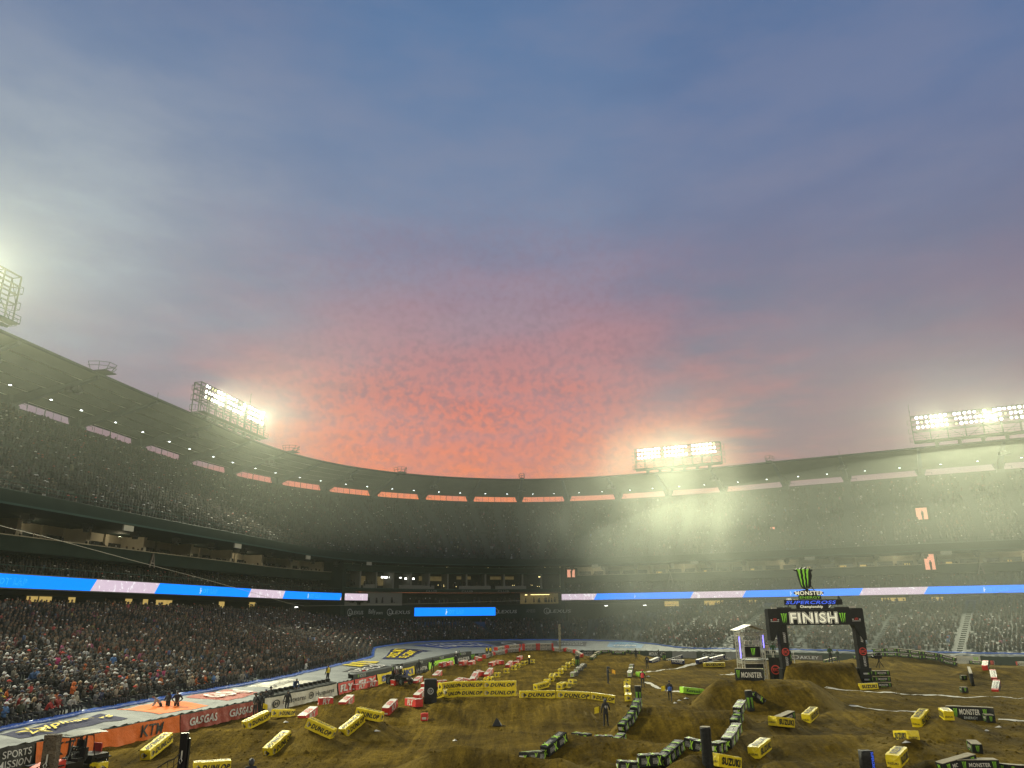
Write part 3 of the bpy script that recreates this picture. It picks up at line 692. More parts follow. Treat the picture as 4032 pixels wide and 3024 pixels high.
def band_text(t, f0, f1, z0, z1, mm, name, o=-10.46, bold=.01, a=a0, b=a1, shear=0):
    m = MB(); m.text(t, lambda u, v: PO(a + (b - a) * (f0 + (f1 - f0) * u), o, z0 + (z1 - z0) * v), bold=bold, shear=shear)
    return m
def oval_L(m, f, z, w, h):
    def fn(u, v): return PO(a0 + (a1 - a0) * f + (u - .5) * w, -10.46, z + (v - .5) * h)
    ring(m, fn, 0, .40, .5, 22)
    m.add([fn(.48, .75), fn(.56, .75), fn(.44, .35), fn(.36, .35)], [(0, 1, 2, 3)]); m.add([fn(.36, .35), fn(.38, .25), fn(.78, .25), fn(.76, .35)], [(0, 1, 2, 3)])
for f0, f1 in ((.02, .10), (.225, .33), (.70, .805), (.93, 1.04)):
    m = band_text('LEXUS', f0 + .022, f1, 7.75, 8.45, M_GREYL, 'x', shear=.03); oval_L(m, f0 + .009, 8.15, 1.7, 1.4); pp(m, 'fascia_lettering', M_GREYL)
m = band_text('Bally', .128, .163, 7.6, 8.8, M_GREYL, 'x', shear=.05, bold=.0); pp(m, 'fascia_lettering', M_GREYL)
m = band_text('SPORTS', .166, .20, 7.75, 8.2, M_GREYL, 'x', bold=.02); pp(m, 'fascia_lettering', M_GREYL)
m = band_text('AM830', .848, .888, 7.85, 8.6, M_GREYL, 'x', bold=.0); pp(m, 'fascia_lettering', mat('faint lettering', (.12, .13, .12), .7))
for f in (.40, .56, .72): pp(band_text('CLUB', f, f + .05, 12.35, 12.75, 0, 'x', -10.33), 'fascia_lettering', mat('faint lettering', (.12, .13, .12)))
for f in (.0, ): pp(band_text('ANGELS', -.01, .045, 4.7, 5.6, 0, 'x', -9.9, .02), 'fascia_lettering', mat('dull red lettering', (.20, .07, .06), .7))
pp(band_text('ANGELS', 1.03, 1.08, 4.9, 5.6, 0, 'x', -9.9, .02), 'fascia_lettering', mat('faint lettering', (.12, .13, .12)))
# halo letters on the club wall
for px, py in ((600, 2200), (2640, 2268), (3862, 2240), (1520, 2290)):
    s = s_px(px, py, -7.2); m = MB()
    for (u0, v0), (u1, v1) in (((-.5, 0), (0, 1.9)), ((.5, 0), (0, 1.9)), ((-.3, .6), (.3, .6))):
        m.bar(PO(s + u0, -7.25, 14.0 + v0), PO(s + u1, -7.25, 14.0 + v1), .16)
    part(m, 'letter_emblem', mat('dull emblem', (.16, .13, .12), .7))

# LED ribbon boards
def led(s0, s1, o, z0, z1, pat, label, texts, zc=0.0):
    e = tag(empty('led_board', PO((s0 + s1) / 2, o, z0)), label, 'led screen', 'led ribbon boards')
    iv = Matrix.Translation(Vector(PO((s0 + s1) / 2, o, z0))).inverted()
    f = MB(); cbox(f, s0 - .15, s1 + .15, o - .02, o + .35, z0 - .12, z1 + .12); x = f.build('board_frame', M_BLACKM, e); x.matrix_parent_inverse = iv
    h = z1 - z0
    for i, (a, b, kind) in enumerate(pat):
        a = max(a, s0); b = min(b, s1)
        if b <= a: continue
        m = MB(); ss = srange(a, b, 1.5)
        for k, s in enumerate(ss):
            sk = .45 if (k == 0 and a > s0 + .1) or (k == len(ss) - 1 and b < s1 - .1) else 0
            m.v.append(PO(s - sk, o - .05, z0)); m.v.append(PO(s + sk, o - .05, z1))
        for k in range(len(ss) - 1): m.f.append((2 * k, 2 * k + 2, 2 * k + 3, 2 * k + 1)); m.m.append(0)
        x = m.build('screen_panel', M_LEDP if kind else M_LEDB, e); x.matrix_parent_inverse = iv
    for s, w, first in texts:
        m = MB(); fn = lambda u, v: PO(s + w * u, o - .085, z0 + h * (.16 + .62 * v))
        fo = lambda u, v: PO(s + w * u, o - .075, z0 + h * (.16 + .62 * v))
        m.text('HOT LAP', fo, 0, .03, .05); m.text('HOT LAP', fn, 1, .03, .012)
        m.add([fn(.0, 0), fn(.04, 0), fn(.055, 1), fn(.015, 1)], [(0, 1, 2, 3)], 2); m.add([fn(.045, .38), fn(.085, .38), fn(.09, .6), fn(.05, .6)], [(0, 1, 2, 3)], 2)
        x = m.build('screen_lettering', [M_LEDB2, M_LEDB, M_LEDW], e); x.matrix_parent_inverse = iv
    return e
def sx_(px, py, o=-10): return s_px(px, py, o)
bl = [sx_(x, y) for x, y in ((2, 2290), (362, 2300), (612, 2315), (978, 2330), (1113, 2340), (1340, 2350))]
led(S0, sPL, -10.2, 10.5, 11.82, [(S0, bl[1], 0), (bl[1], bl[2], 1), (bl[2], bl[3], 0), (bl[3], bl[4], 1), (bl[4], bl[5], 0), (bl[5], sPL, 1)],
    'long blue and pale pink led ribbon board along the left stand',
    [(sx_(-40, 2290), sx_(100, 2290) - sx_(-40, 2290), 0), (sx_(780, 2328), sx_(850, 2330) - sx_(780, 2328), 0), (sx_(1207, 2345), sx_(1257, 2347) - sx_(1207, 2345), 0)])
br = [sx_(x, y) for x, y in ((2345, 2345), (2725, 2345), (2932, 2342), (3392, 2336), (3648, 2333))]
led(sPR, S1, -10.2, 10.5, 11.82, [(sPR, br[0], 1), (br[0], br[1], 0), (br[1], br[2], 1), (br[2], br[3], 0), (br[3], br[4], 1), (br[4], S1, 0)],
    'long pale pink and blue led ribbon board along the right stand',
    [(sx_(2498, 2345), sx_(2565, 2345) - sx_(2498, 2345), 0), (sx_(3112, 2340), sx_(3185, 2340) - sx_(3112, 2340), 0), (sx_(3872, 2325), sx_(3975, 2325) - sx_(3872, 2325), 0)])
cl = s_px(1630, 2405, -10.4); cr_ = s_px(1950, 2405, -10.4)
led(cl, cr_, -10.6, 7.3, 9.05, [(cl, cr_, 0)], 'short blue led board on the dark fascia between the sponsor letterings', [(s_px(1753, 2405, -10.4), s_px(1825, 2405, -10.4) - s_px(1753, 2405, -10.4), 0)])

# ================================================================== LOWER BOWL, FIELD WALL, TARPAULINS
BF = [(-36, 2, 1.5), (-29.3, 42, 1.5), (-28.2, 55, 1.5), (-26.2, 66, 1.5), (-23.8, 79, 1.5), (-22.2, 96, 1.6), (-20.8, 115, 1.65), (-24, 134, 2.2), (-20.5, 149, 2.4), (-16, 157, 2.4), (-6, 161, 2.4), (4, 161, 2.4), (14, 160, 2.3), (23, 155, 2.1), (27, 146, 1.8), (30, 138.5, 1.45), (45, 131.5, 1.45), (58, 123, 1.4), (73, 113, 1.4), (100, 96, 1.4)]
BB = [(-66, 2, 9.3), (-58.8, 42, 9.3), (-57.6, 55, 9.3), (-56.5, 68, 9.3), (-55, 80, 9.3), (-52.6, 97, 9.3), (-49.8, 116, 9.2), (-44.2, 137, 8.6), (-36.5, 153, 7.0), (-29, 162.5, 6.2), (-14, 170, 6.0), (3, 173, 6.0), (16, 171.5, 6.2), (29, 167, 7.5), (38, 163, 8.8), (47, 158.5, 9.3), (61, 151.5, 9.3), (75, 144.5, 9.3), (90, 137, 9.3), (120, 121, 9.3)]
WP = [(-33.5, 4), (-28.6, 30), (-27.4, 37), (-26.3, 43), (-24.6, 49), (-22.2, 58.5), (-19.6, 69), (-17.6, 79.6), (-15.3, 92), (-13.3, 105), (-11.7, 115), (-9.3, 128), (-6, 137), (-1, 142), (8, 143.6), (16.7, 142.5), (24, 139.6), (30.5, 136.5), (46, 129.5), (59.5, 121), (74, 111), (101, 93.5)]
def sm(P, step, it):
    Q = resample(np.array(P, float), step)
    for _ in range(it): Q[1:-1] = (Q[:-2] + Q[1:-1] * 2 + Q[2:]) / 4
    return Q
def par(P):
    return np.r_[0, np.cumsum(np.linalg.norm(np.diff(P, axis=0), axis=1))]
BFa = np.array(BF, float); BBa = np.array(BB, float); U = par((BFa[:, :2] + BBa[:, :2]) / 2); UMAX = U[-1]
def bowl(u, v):
    f = np.array([np.interp(u, U, BFa[:, k]) for k in range(3)]); b = np.array([np.interp(u, U, BBa[:, k]) for k in range(3)])
    return f * (1 - v) + b * v
m = MB(); m.grid(bowl, np.linspace(0, UMAX, 90), np.linspace(0, 1, 14)); part(m, 'lower_bowl', M_SEAT)
m = MB()   # aisles
AIS = srange(6, UMAX - 6, 11.5)
for u in AIS:
    m = MB(); m.grid(lambda uu, v: bowl(u + uu, math.floor(v / 2) / 28 if v % 2 == 0 else math.floor(v / 2) / 28 + .034) * [1, 1, 0] + np.array([0, 0, bowl(u, math.floor(v / 2) / 28)[2] + .12]), [-.36, .36], list(range(0, 56)), 0)
    part(m, 'aisle_stair', mat('aisle concrete', (.014, .017, .015), .85, var=.3, scale=2))
W = sm(WP, .5, 30); WU = par(W); WMAX = WU[-1]
WD = np.gradient(W, axis=0); WD /= np.linalg.norm(WD, axis=1)[:, None]; WN = np.stack([-WD[:, 1], WD[:, 0]], 1)   # outward (away from field)
def WPt(u, o, z):
    x = np.interp(u, WU, W[:, 0]); y = np.interp(u, WU, W[:, 1]); nx = np.interp(u, WU, WN[:, 0]); ny_ = np.interp(u, WU, WN[:, 1]); return (x + nx * o, y + ny_ * o, z)
def w_px(px, py):
    d = ray(px, py); d2 = d[:2]; cr = W[:, 0] * d2[1] - W[:, 1] * d2[0]; ok = [i for i in range(len(cr) - 1) if cr[i] * cr[i + 1] <= 0 and W[i] @ d2 > 0]
    i = ok[0]; return WU[i] + .5 * abs(cr[i]) / (abs(cr[i]) + abs(cr[i + 1]))
m = MB(); m.grid(lambda u, q: WPt(u, *[(0, -.3), (0, 1.08), (.25, 1.1), (.25, -.3)][q]), np.arange(0, WMAX, 1.5), [0, 1, 2, 3])
fw = m.build('field_wall', M_GREEN); tag(fw, 'low dark green wall between the dirt field and the stands', 'wall')
# tarpaulins : surface between wall top and the front of the bowl
BFs = sm(BF, .5, 24); BFu = par(BFs[:, :2])
def tarpfn(u, v, off=0.0):
    a = np.array(WPt(u, .15, 1.12)); t = u / WMAX
    # nearest matching point on the bowl front by direction
    i = np.interp(u, MAPU, MAPB); b = np.array([np.interp(i, BFu, BFs[:, k]) for k in range(3)])
    p = a * (1 - v) + b * v
    wv = .10 * math.sin(u * 1.1 + 4 * v) + .07 * math.sin(u * 2.7 + 1) + .05 * math.sin(v * 9 + u * .5)
    p[2] += math.sin(math.pi * min(v * 1.0, 1)) * .10 + wv * .5 * (.3 + v * (1 - v) * 3) + off
    if v < .08: p[2] += .06 * math.sin(u * 6.0)
    return p
mu = [0]; mb_ = [0]
for wpt, bpt in (((-26.3, 43), (-29.2, 43)), ((-22.2, 58.5), (-27.6, 59)), ((-17.6, 79.6), (-23.8, 80)), ((-13.3, 105), (-21.6, 105)), ((-11.7, 115), (-20.8, 116)), ((-9.3, 128), (-24, 135)), ((-6, 137), (-18.5, 154)), ((-1, 142), (-6, 161)), ((8, 143.6), (7, 161)), ((16.7, 142.5), (18, 158)), ((24, 139.6), (26, 149)), ((30.5, 136.5), (31, 138.5)), ((46, 129.5), (47, 131)), ((59.5, 121), (60.5, 122)), ((74, 111), (75, 112))):
    mu.append(WU[np.argmin(np.hypot(*(W - np.array(wpt)).T))]); mb_.append(BFu[np.argmin(np.hypot(*(BFs[:, :2] - np.array(bpt)).T))])
mu.append(WMAX); mb_.append(BFu[-1]); MAPU = np.array(mu); MAPB = np.array(mb_)
uC0 = w_px(1545, 2640); uC1 = w_px(2560, 2600)
def tarp(u0, u1, label, nv=12):
    us = np.linspace(u0, u1, int((u1 - u0) / .35) + 2)
    m = MB(); m.grid(lambda u, v: tarpfn(u, v), us, np.linspace(0, 1, nv)); t = m.build('tarpaulin', M_TARP, smooth=True)
    tag(t, label, 'tarpaulin', 'tarpaulins over the front rows')
    m = MB()
    def edge(u, k):
        p = tarpfn(u, 1.0); a = k * math.pi / 3; j = .05 * math.sin(u * 5); q = tarpfn(u, .93); d = (p - q)[:2]; d = d / (np.hypot(*d) + 1e-6)
        return (p[0] + d[0] * .26 * math.cos(a), p[1] + d[1] * .26 * math.cos(a), p[2] + .06 + (.17 + j * .5) * math.sin(a))
    m.grid(edge, us, range(7)); m.build('edge_roll', M_BLUE, t, smooth=True); return t
tL = tarp(6, uC0, 'grey tarpaulin with a blue rolled edge along the left stand'); tC = tarp(uC0, uC1, 'wide grey tarpaulin sloping down behind the far end of the track', 20)
tR = tarp(uC1, WMAX - 2, 'narrow grey tarpaulin along the foot of the right stand', 8)
def tpanel(par_, u0, u1, v0, v1, mm, items, skew=0.0):
    """printed panel on a tarpaulin; items: (text|fn, u0,u1,v0,v1, mat, bold, shear)"""
    S = lambda u, v, off=.02: tarpfn(u0 + (u1 - u0) * (u + skew * (v - .5)), v0 + (v1 - v0) * v, off)
    m = MB(); m.grid(lambda u, v: S(u, v), np.linspace(0, 1, int((u1 - u0) / .35) + 3), np.linspace(0, 1, 9)); mats_ = [mm]
    p = m.build('printed_panel', mats_, par_, smooth=True)
    q = MB(); ml = []
    for it in items:
        if it[5] not in ml: ml.append(it[5])
        k = ml.index(it[5]); f = lambda u, v, it=it: S(it[1] + (it[2] - it[1]) * u, it[3] + (it[4] - it[3]) * v, .12)
        if it[0] == 'STAR':
            star = [(0, .62), (.38, .62), (.5, 1.0), (.62, .62), (1.0, .62), (.7, .38), (.82, 0), (.5, .24), (.18, 0), (.3, .38)]
            inn = [(.5 + (a - .5) * .66, .5 + (b - .5) * .66) for a, b in star]; b0 = len(q.v)
            for a, b in star + inn: q.v.append(tuple(float(c) for c in f(a, b)))
            for i in range(10): q.f.append((b0 + i, b0 + (i + 1) % 10, b0 + 10 + (i + 1) % 10, b0 + 10 + i)); q.m.append(k)
        elif it[0] == 'RING': ring(q, f, k, .36, .5)
        elif it[0] == 'QUAD': q.add([f(0, 0), f(1, 0), f(1, 1), f(0, 1)], [(0, 1, 2, 3)], k)
        else: q.text(it[0], f, k, it[7], it[6])
    if items: q.build('panel_lettering', ml, par_)
# left tarp panels (u runs away from the camera)
uA0, uA1 = w_px(130, 2990), w_px(575, 2850)
tpanel(tL, uA0, uA1, .22, .72, M_NAVY, [('STAR', .06, .34, .05, .95, M_YEL), ('alpinestars', .24, .97, .3, .72, M_YEL, .02, .03)], .05)
uB0, uB1 = w_px(665, 2830), w_px(860, 2790); tpanel(tL, uB0, uB1, .12, .78, M_ORANGE, [])
uD0, uD1 = w_px(955, 2780), w_px(1110, 2745); tpanel(tL, uD0, uD1, .2, .85, M_BRICK, [('GASGAS', .08, .95, .25, .75, M_WHITE, .03, .03)])
uE0, uE1 = w_px(1165, 2735), w_px(1325, 2705); tpanel(tL, uE0, uE1, .25, .85, M_CREAM, [('Husqvarna', .3, .95, .3, .72, M_BLACK, .01, .0), ('RING', .08, .24, .25, .8, M_BLACK)])
uF0, uF1 = w_px(1470, 2660), w_px(1590, 2640); tpanel(tL, uF0, uF1, .15, .55, M_BLACK, [('SUPERCROSS', .04, .96, .25, .75, M_WHITE, .02, .04)])
# wide far tarpaulin
def cpan(p0, p1, v0, v1, mm, items, skew): tpanel(tC, w_px(p0, 2590), w_px(p1, 2590), v0, v1, mm, items, skew)
cpan(1690, 1820, .4, .78, M_NAVY, [('SUZUKI', .1, .9, .1, .42, M_YEL, .03, 0), ('SUZUKI', .1, .9, .55, .9, M_YEL, .03, 0)], -.1)
cpan(1860, 1985, .4, .82, mat('royal blue print', (.03, .05, .22), .5), [('YAMAHA', .12, .95, .1, .45, M_WHITE, .03, .0), ('YAMAHA', .12, .95, .55, .9, M_WHITE, .03, .0)], -.1)
cpan(1995, 2110, .35, .82, mat('charcoal print', (.04, .04, .045), .6), [('RING', .3, .7, .2, .8, M_WHITE)], -.1)
cpan(2200, 2320, .35, .82, mat('charcoal print', (.04, .04, .045), .6), [('WESTERN', .15, .9, .15, .42, M_GREYL, .02, 0), ('POWER', .15, .9, .58, .85, M_GREYL, .02, 0)], .1)
cpan(2400, 2530, .25, .9, mat('sky print', (.08, .16, .26), .5), [('GoPro', .15, .8, .15, .45, M_WHITE, .02, 0), ('GoPro', .15, .8, .55, .85, mat('pale blue print', (.12, .3, .5), .5), .02, 0)], .1)
tpanel(tC, w_px(1560, 2620), w_px(1640, 2600), .55, .9, M_CREAM, [('QUAD', .0, .22, 0, 1, M_YEL), ('QUAD', .35, .57, 0, 1, M_YEL), ('QUAD', .7, .92, 0, 1, M_YEL)], .1)

# gangway openings of the right stand, a glowing pane set in as dusk sky
M_DUSK = mat('glowing pane as dusk sky', (.1, .05, .04), .9, emit=lin(238, 160, 130)[:3], estr=1.0)
def opening(px, py, o, z, w, h, person_=True):
    s = s_px(px, py, o); m = MB(); cbox(m, s - w / 2 - .5, s + w / 2 + .5, o - 1.2, o + .6, z - .4, z + h + .35, step=9); gw = part(m, 'gangway', M_GREEN)
    m = MB(); strip(m, s - w / 2, s + w / 2, [(o - 1.23, z), (o - 1.23, z + h)], 9); m.build('doorway_glow', M_DUSK, gw)
    if person_:
        m = MB(); p = PO(s + .1, o - 1.35, z); m.tube([(p[0], p[1], z), (p[0], p[1], z + .8), (p[0], p[1], z + 1.35), (p[0], p[1], z + 1.5), (p[0], p[1], z + 1.62), (p[0], p[1], z + 1.75)], [.16, .2, .26, .09, .13, .06], 8); m.build('silhouette', M_BLACK, gw)
opening(3632, 2040, -2.5, 25.0, 2.0, 2.3); opening(3656, 2190, -6.9, 15.0, 1.7, 2.9); opening(3045, 2068, -2.5, 24.5, .9, .7, False); opening(2250, 2238, -6.9, 15.6, 2.0, 1.7); opening(2203, 2097, 0, 25.5, 1.3, .4, False); opening(1905, 2098, 0, 26, .8, .3, False)
# ================================================================== FLOODLIGHT BANKS
lm = MB(); lm.tube([(0, 0, 0), (0, -.14, -.02)], [.18, .29], 10, 0, caps=False); b_ = len(lm.v)
lm.v.extend([(math.cos(a) * .28, -.15, math.sin(a) * .28 - .02) for a in [i * math.pi / 5 for i in range(10)]]); lm.f.append(tuple(b_ + i for i in range(10))); lm.m.append(1)
lm.bar((0, .25, 0), (0, 0, 0), .12, m=0)
LME = lm.mesh('floodlight', [M_STEEL, M_LAMP]); lm.m = [0 if k == 0 else 1 for k in lm.m]; LMD = lm.mesh('floodlight_dim', [M_STEEL, M_LAMPD])
for mm in (M_LAMP, M_LAMPD, M_DOWN, M_WLAMP, M_WARM, M_WARM2): mm.cycles.emission_sampling = 'NONE'
def spot(loc, target, W_, r=.35, cone=104):
    l = bpy.data.lights.new('floodlight_beam', 'SPOT'); l.energy = W_; l.spot_size = R(cone); l.spot_blend = 1.0; l.shadow_soft_size = r; l.color = (1.0, .97, .68)
    o = link(bpy.data.objects.new('floodlight_beam', l)); o.location = loc
    o.rotation_euler = (Vector(target) - Vector(loc)).to_track_quat('-Z', 'Y').to_euler(); return o
def bank(s0, s1, z0, z1, label, groups, seed, power, o=1.0, mast=None, inset=0.0):
    """truss panel on the roof edge, three rows of lamps in groups of seven"""
    rr = random.Random(seed); sm_ = (s0 + s1) / 2
    c = np.array(PO(sm_, o, z0)); A = np.array(PO(s0, o, 0)); B = np.array(PO(s1, o, 0)); d = (B - A); Wd = np.linalg.norm(d); d /= Wd; n = np.array([-d[1], d[0], 0])
    e = tag(empty('light_tower', tuple(c), math.atan2(d[1], d[0])), label, 'floodlight tower', 'floodlight banks on the roof edge')
    hw = Wd / 2; Hh = z1 - z0
    f = MB()
    for y in (0, 1.3):
        for z in (0, .42 * Hh, Hh * .62, .8 * Hh, Hh): f.bar((-hw, y, z), (hw, y, z), .16)
        for x in np.linspace(-hw, hw, 10): f.bar((x, y, 0), (x, y, Hh), .14)
    for x in np.linspace(-hw, hw, 10):
        for z in (0, .42 * Hh, Hh * .62, .8 * Hh, Hh): f.bar((x, 0, z), (x, 1.3, z), .09)
        f.bar((x, 0, .42 * Hh), (x, 1.3, Hh), .07)
    xs = np.linspace(-hw, hw, 10)
    for i in range(9): f.bar((xs[i], 0, 0 if i % 2 else .42 * Hh), (xs[i + 1], 0, .42 * Hh if i % 2 else 0), .09)
    f.build('truss_frame', M_STEEL, e)
    w = MB(); w.box((0, -.5, .05), (Wd, 1.3, .1)); 
    for z in (.55, 1.0): w.bar((-hw, -1.1, z), (hw, -1.1, z), .06)
    for x in np.linspace(-hw, hw, 14): w.bar((x, -1.1, 0), (x, -1.1, 1.0), .05)
    w.box((0, .6, -.12), (Wd, .25, .3)); w.build('catwalk', M_TEAL, e)
    for sx2 in (-1, 1):
        g_ = MB()
        for z in (0, .33 * Hh, .66 * Hh):
            for yy in (0.1, 1.2):
                g_.bar((sx2 * hw, yy, z + .2), (sx2 * (hw + .75), yy, z + .2), .05); g_.bar((sx2 * hw, yy, z + 1.1), (sx2 * (hw + .75), yy, z + 1.1), .05); g_.bar((sx2 * (hw + .75), yy, z + .2), (sx2 * (hw + .75), yy, z + 1.1), .05)
            g_.bar((sx2 * (hw + .75), .1, z + .2), (sx2 * (hw + .75), 1.2, z + .2), .05); g_.bar((sx2 * (hw + .75), .1, z + 1.1), (sx2 * (hw + .75), 1.2, z + 1.1), .05)
        g_.build('ladder_cage', M_STEEL, e)
    for x in np.linspace(-hw * .72, hw * .72, 6):
        l_ = MB(); l_.box((x, .5, -.85), (.65, .6, 1.7)); l_.bar((x - .5, .5, -1.4), (x + .9, .5, -.1), .1); l_.build('support_leg', M_STEEL, e)
    if mast is not None:
        q = MB(); q.bar((mast * hw, .6, Hh), (mast * hw, .6, Hh + 2.6), .07); q.bar((mast * hw, .6, Hh + 2.5), (mast * hw + .15, .6, Hh + 2.8), .08); q.box((mast * hw, .6, Hh + 1.2), (.2, .2, .2)); q.build('mast', M_STEEL, e)
    pitch = Wd / (groups + .12)
    for gi in range(groups):
        for r_ in range(3):
            for k in range(7):
                if rr.random() < .03: continue
                off = rr.random() < .05
                x = -hw - inset + pitch * (gi + .12) + pitch * .88 * (k + .35) / 7 + rr.uniform(-.05, .05)
                z = Hh * (.92 - .185 * r_) + .02
                o2 = link(bpy.data.objects.new('floodlight', LMD if off else LME), e); o2.location = (x, -.25, z); sc = rr.uniform(.82, 1.12); o2.scale = (sc, 1, sc)
                o2.rotation_euler = (R(rr.uniform(14, 30)), 0, R(rr.uniform(-18, 18)))
    for f_ in (-.62, 0, .62):
        p = c + d * (f_ * hw - inset) - n * 1.0 + np.array([0, 0, Hh * .72]); tgt = (22 + f_ * 20, 78 if inset == 0 else 34, 0)
        spot(tuple(p), tgt, power / 2.5)
    return e
sT1a, sT1b = s_px(790, 1600, 1), s_px(1046, 1690, 1)
sT2a, sT2b = s_px(2500, 1810, 1), s_px(2838, 1780, 1)
sT3a = s_px(3594, 1700, 1); sT0b = s_px(62, 1200, 1)
bank(sT1a, sT1b, 41.6, 47.0, 'floodlight tower tilted above the left stand roof', 3, 1, FLOOD * 1.0, mast=.55)
bank(sT2a, sT2b, 41.4, 46.6, 'floodlight tower above the roof right of the orange glow', 3, 4, FLOOD * 1.0)
bank(sT3a, sT3a + 29, 41.6, 47.2, 'floodlight tower cut by the right edge of the picture', 4, 9, FLOOD * 1.3, mast=-1.0)
bank(sT0b - 22, sT0b, 41.8, 48.2, 'floodlight tower cut by the left edge of the picture', 3, 12, FLOOD * 1.2, inset=3.5)
# unseen floodlights assumed from the lit front faces; poles and panels added
def pole_bank(x, y, label, power):
    e = tag(empty('light_tower', (x, y, 0), math.atan2(-x, 1) * 0), label, 'floodlight tower', 'floodlight poles on the outfield side')
    f = MB(); f.tube([(0, 0, 0), (0, 0, 40)], [.7, .4], 10); f.box((0, 0, 41.5), (16, .5, 5)); f.build('pole', M_STEEL, e)
    for r_ in range(3):
        for k in range(14):
            o2 = link(bpy.data.objects.new('floodlight', LME), e); o2.location = (-7.2 + k * 1.1, .5, 40.2 + r_ * 1.4); o2.rotation_euler = (R(-20), 0, R(180))
    spot((x, y + 2, 43), (20, 80, 0), power, r=1.0)
pole_bank(-46, -42, 'floodlight pole out of view behind the spectator to the left', FLOOD * .38)
pole_bank(62, -36, 'floodlight pole out of view behind the spectator to the right', FLOOD * .62)
# small catwalk baskets on the roof edge
def basket(px, py, label, w=3.4):
    s = s_px(px, py, -1); e = tag(empty('roof_basket', PO(s, -.4, 40.1)), label, 'service platform', 'service platforms on the roof edge')
    d = np.array(PO(s + .5, 0)) - np.array(PO(s - .5, 0)); e.rotation_euler = (0, 0, math.atan2(d[1], d[0]))
    m = MB(); m.box((0, -.9, -.05), (w * .62, 2.2, .12)); m.build('platform', M_STEEL, e)
    m = MB(); q = [(-w / 2, .3), (-w * .42, -1.2), (-w * .2, -2.2), (w * .2, -2.2), (w * .42, -1.2), (w / 2, .3)]
    for z in (.55, 1.1):
        for a, b in zip(q[:-1], q[1:]): m.bar((*a, z), (*b, z), .06)
    for a in q: m.bar((a[0] * .7, a[1] * .7, 0), (*a, 1.1), .06)
    m.bar((-w * .3, -1.5, 0), (w * .3, -1.5, 1.1), .06); m.build('railing', M_STEEL, e)
for x, y, l, w in ((400, 1478, 'open service basket on the roof edge near the left floodlights', 3.6), (1145, 1788, 'service basket on the roof edge just right of the left floodlight tower', 3.4), (1578, 1864, 'service basket silhouetted against the orange sky', 3.0), (2055, 1888, 'service basket on the roof edge near the middle of the far stand', 1.6), (3030, 1820, 'service basket on the roof edge between the two right floodlight towers', 2.0)):
    basket(x, y, l, w)

# ================================================================== CROWD
CLOTH = [((.014, .014, .016), 30, 'black'), ((.035, .034, .036), 14, 'dark grey'), ((.028, .024, .02), 10, 'dark brown'), ((.09, .065, .04), 7, 'tan'), ((.11, .11, .11), 7, 'grey'),
         ((.52, .50, .46), 5.5, 'white'), ((.02, .03, .09), 5, 'navy'), ((.04, .05, .025), 5, 'olive'), ((.35, .02, .02), 4, 'red'), ((.55, .12, .015), 1.8, 'orange'), ((.06, .16, .38), 1.6, 'blue'),
         ((.60, .06, .22), .9, 'pink'), ((.50, .42, .04), .8, 'yellow'), ((.28, .25, .19), 4, 'beige'), ((.13, .02, .03), 3, 'maroon')]
CC = np.array([c[0] for c in CLOTH]); CP = np.array([c[1] for c in CLOTH], float); CP /= CP.sum()
SKIN = np.array([(.26, .16, .10), (.20, .12, .075), (.15, .085, .05), (.32, .21, .14)]); HAIR = np.array([(.012, .01, .008), (.03, .018, .01), (.08, .05, .025), (.02, .02, .02), (.45, .43, .40), (.25, .03, .02)]); HPp = np.array([.42, .22, .12, .14, .07, .03])
def tmpl_far():
    V = []; F = []; C = []
    def bx(x0, x1, y0, y1, z0, z1, tx=1.0, ty=1.0, c=0, ct=None):
        b = len(V); cx, cy = (x0 + x1) / 2, (y0 + y1) / 2
        for z, sx2, sy2 in ((z0, 1, 1), (z1, tx, ty)):
            for x, y in ((x0, y0), (x1, y0), (x1, y1), (x0, y1)): V.append((cx + (x - cx) * sx2, cy + (y - cy) * sy2, z))
        C.extend([c] * 4 + [c if ct is None else ct] * 4)
        F.extend([(b, b + 1, b + 5, b + 4), (b + 1, b + 2, b + 6, b + 5), (b + 2, b + 3, b + 7, b + 6), (b + 3, b, b + 4, b + 7), (b + 4, b + 5, b + 6, b + 7)])
    bx(-.21, .21, -.12, .14, .42, .98, .80, .7)
    bx(-.09, .09, -.08, .12, 1.02, 1.2, 1.15, 1.1, 1); bx(-.105, .105, -.11, .12, 1.2, 1.31, .6, .6, 2)
    b = len(V); V.extend([(-.2, .14, .58), (.2, .14, .58), (.2, .55, .55), (-.2, .55, .55)]); C.extend([3] * 4); F.append((b, b + 1, b + 2, b + 3))
    return np.array(V), np.array(F), np.array(C)
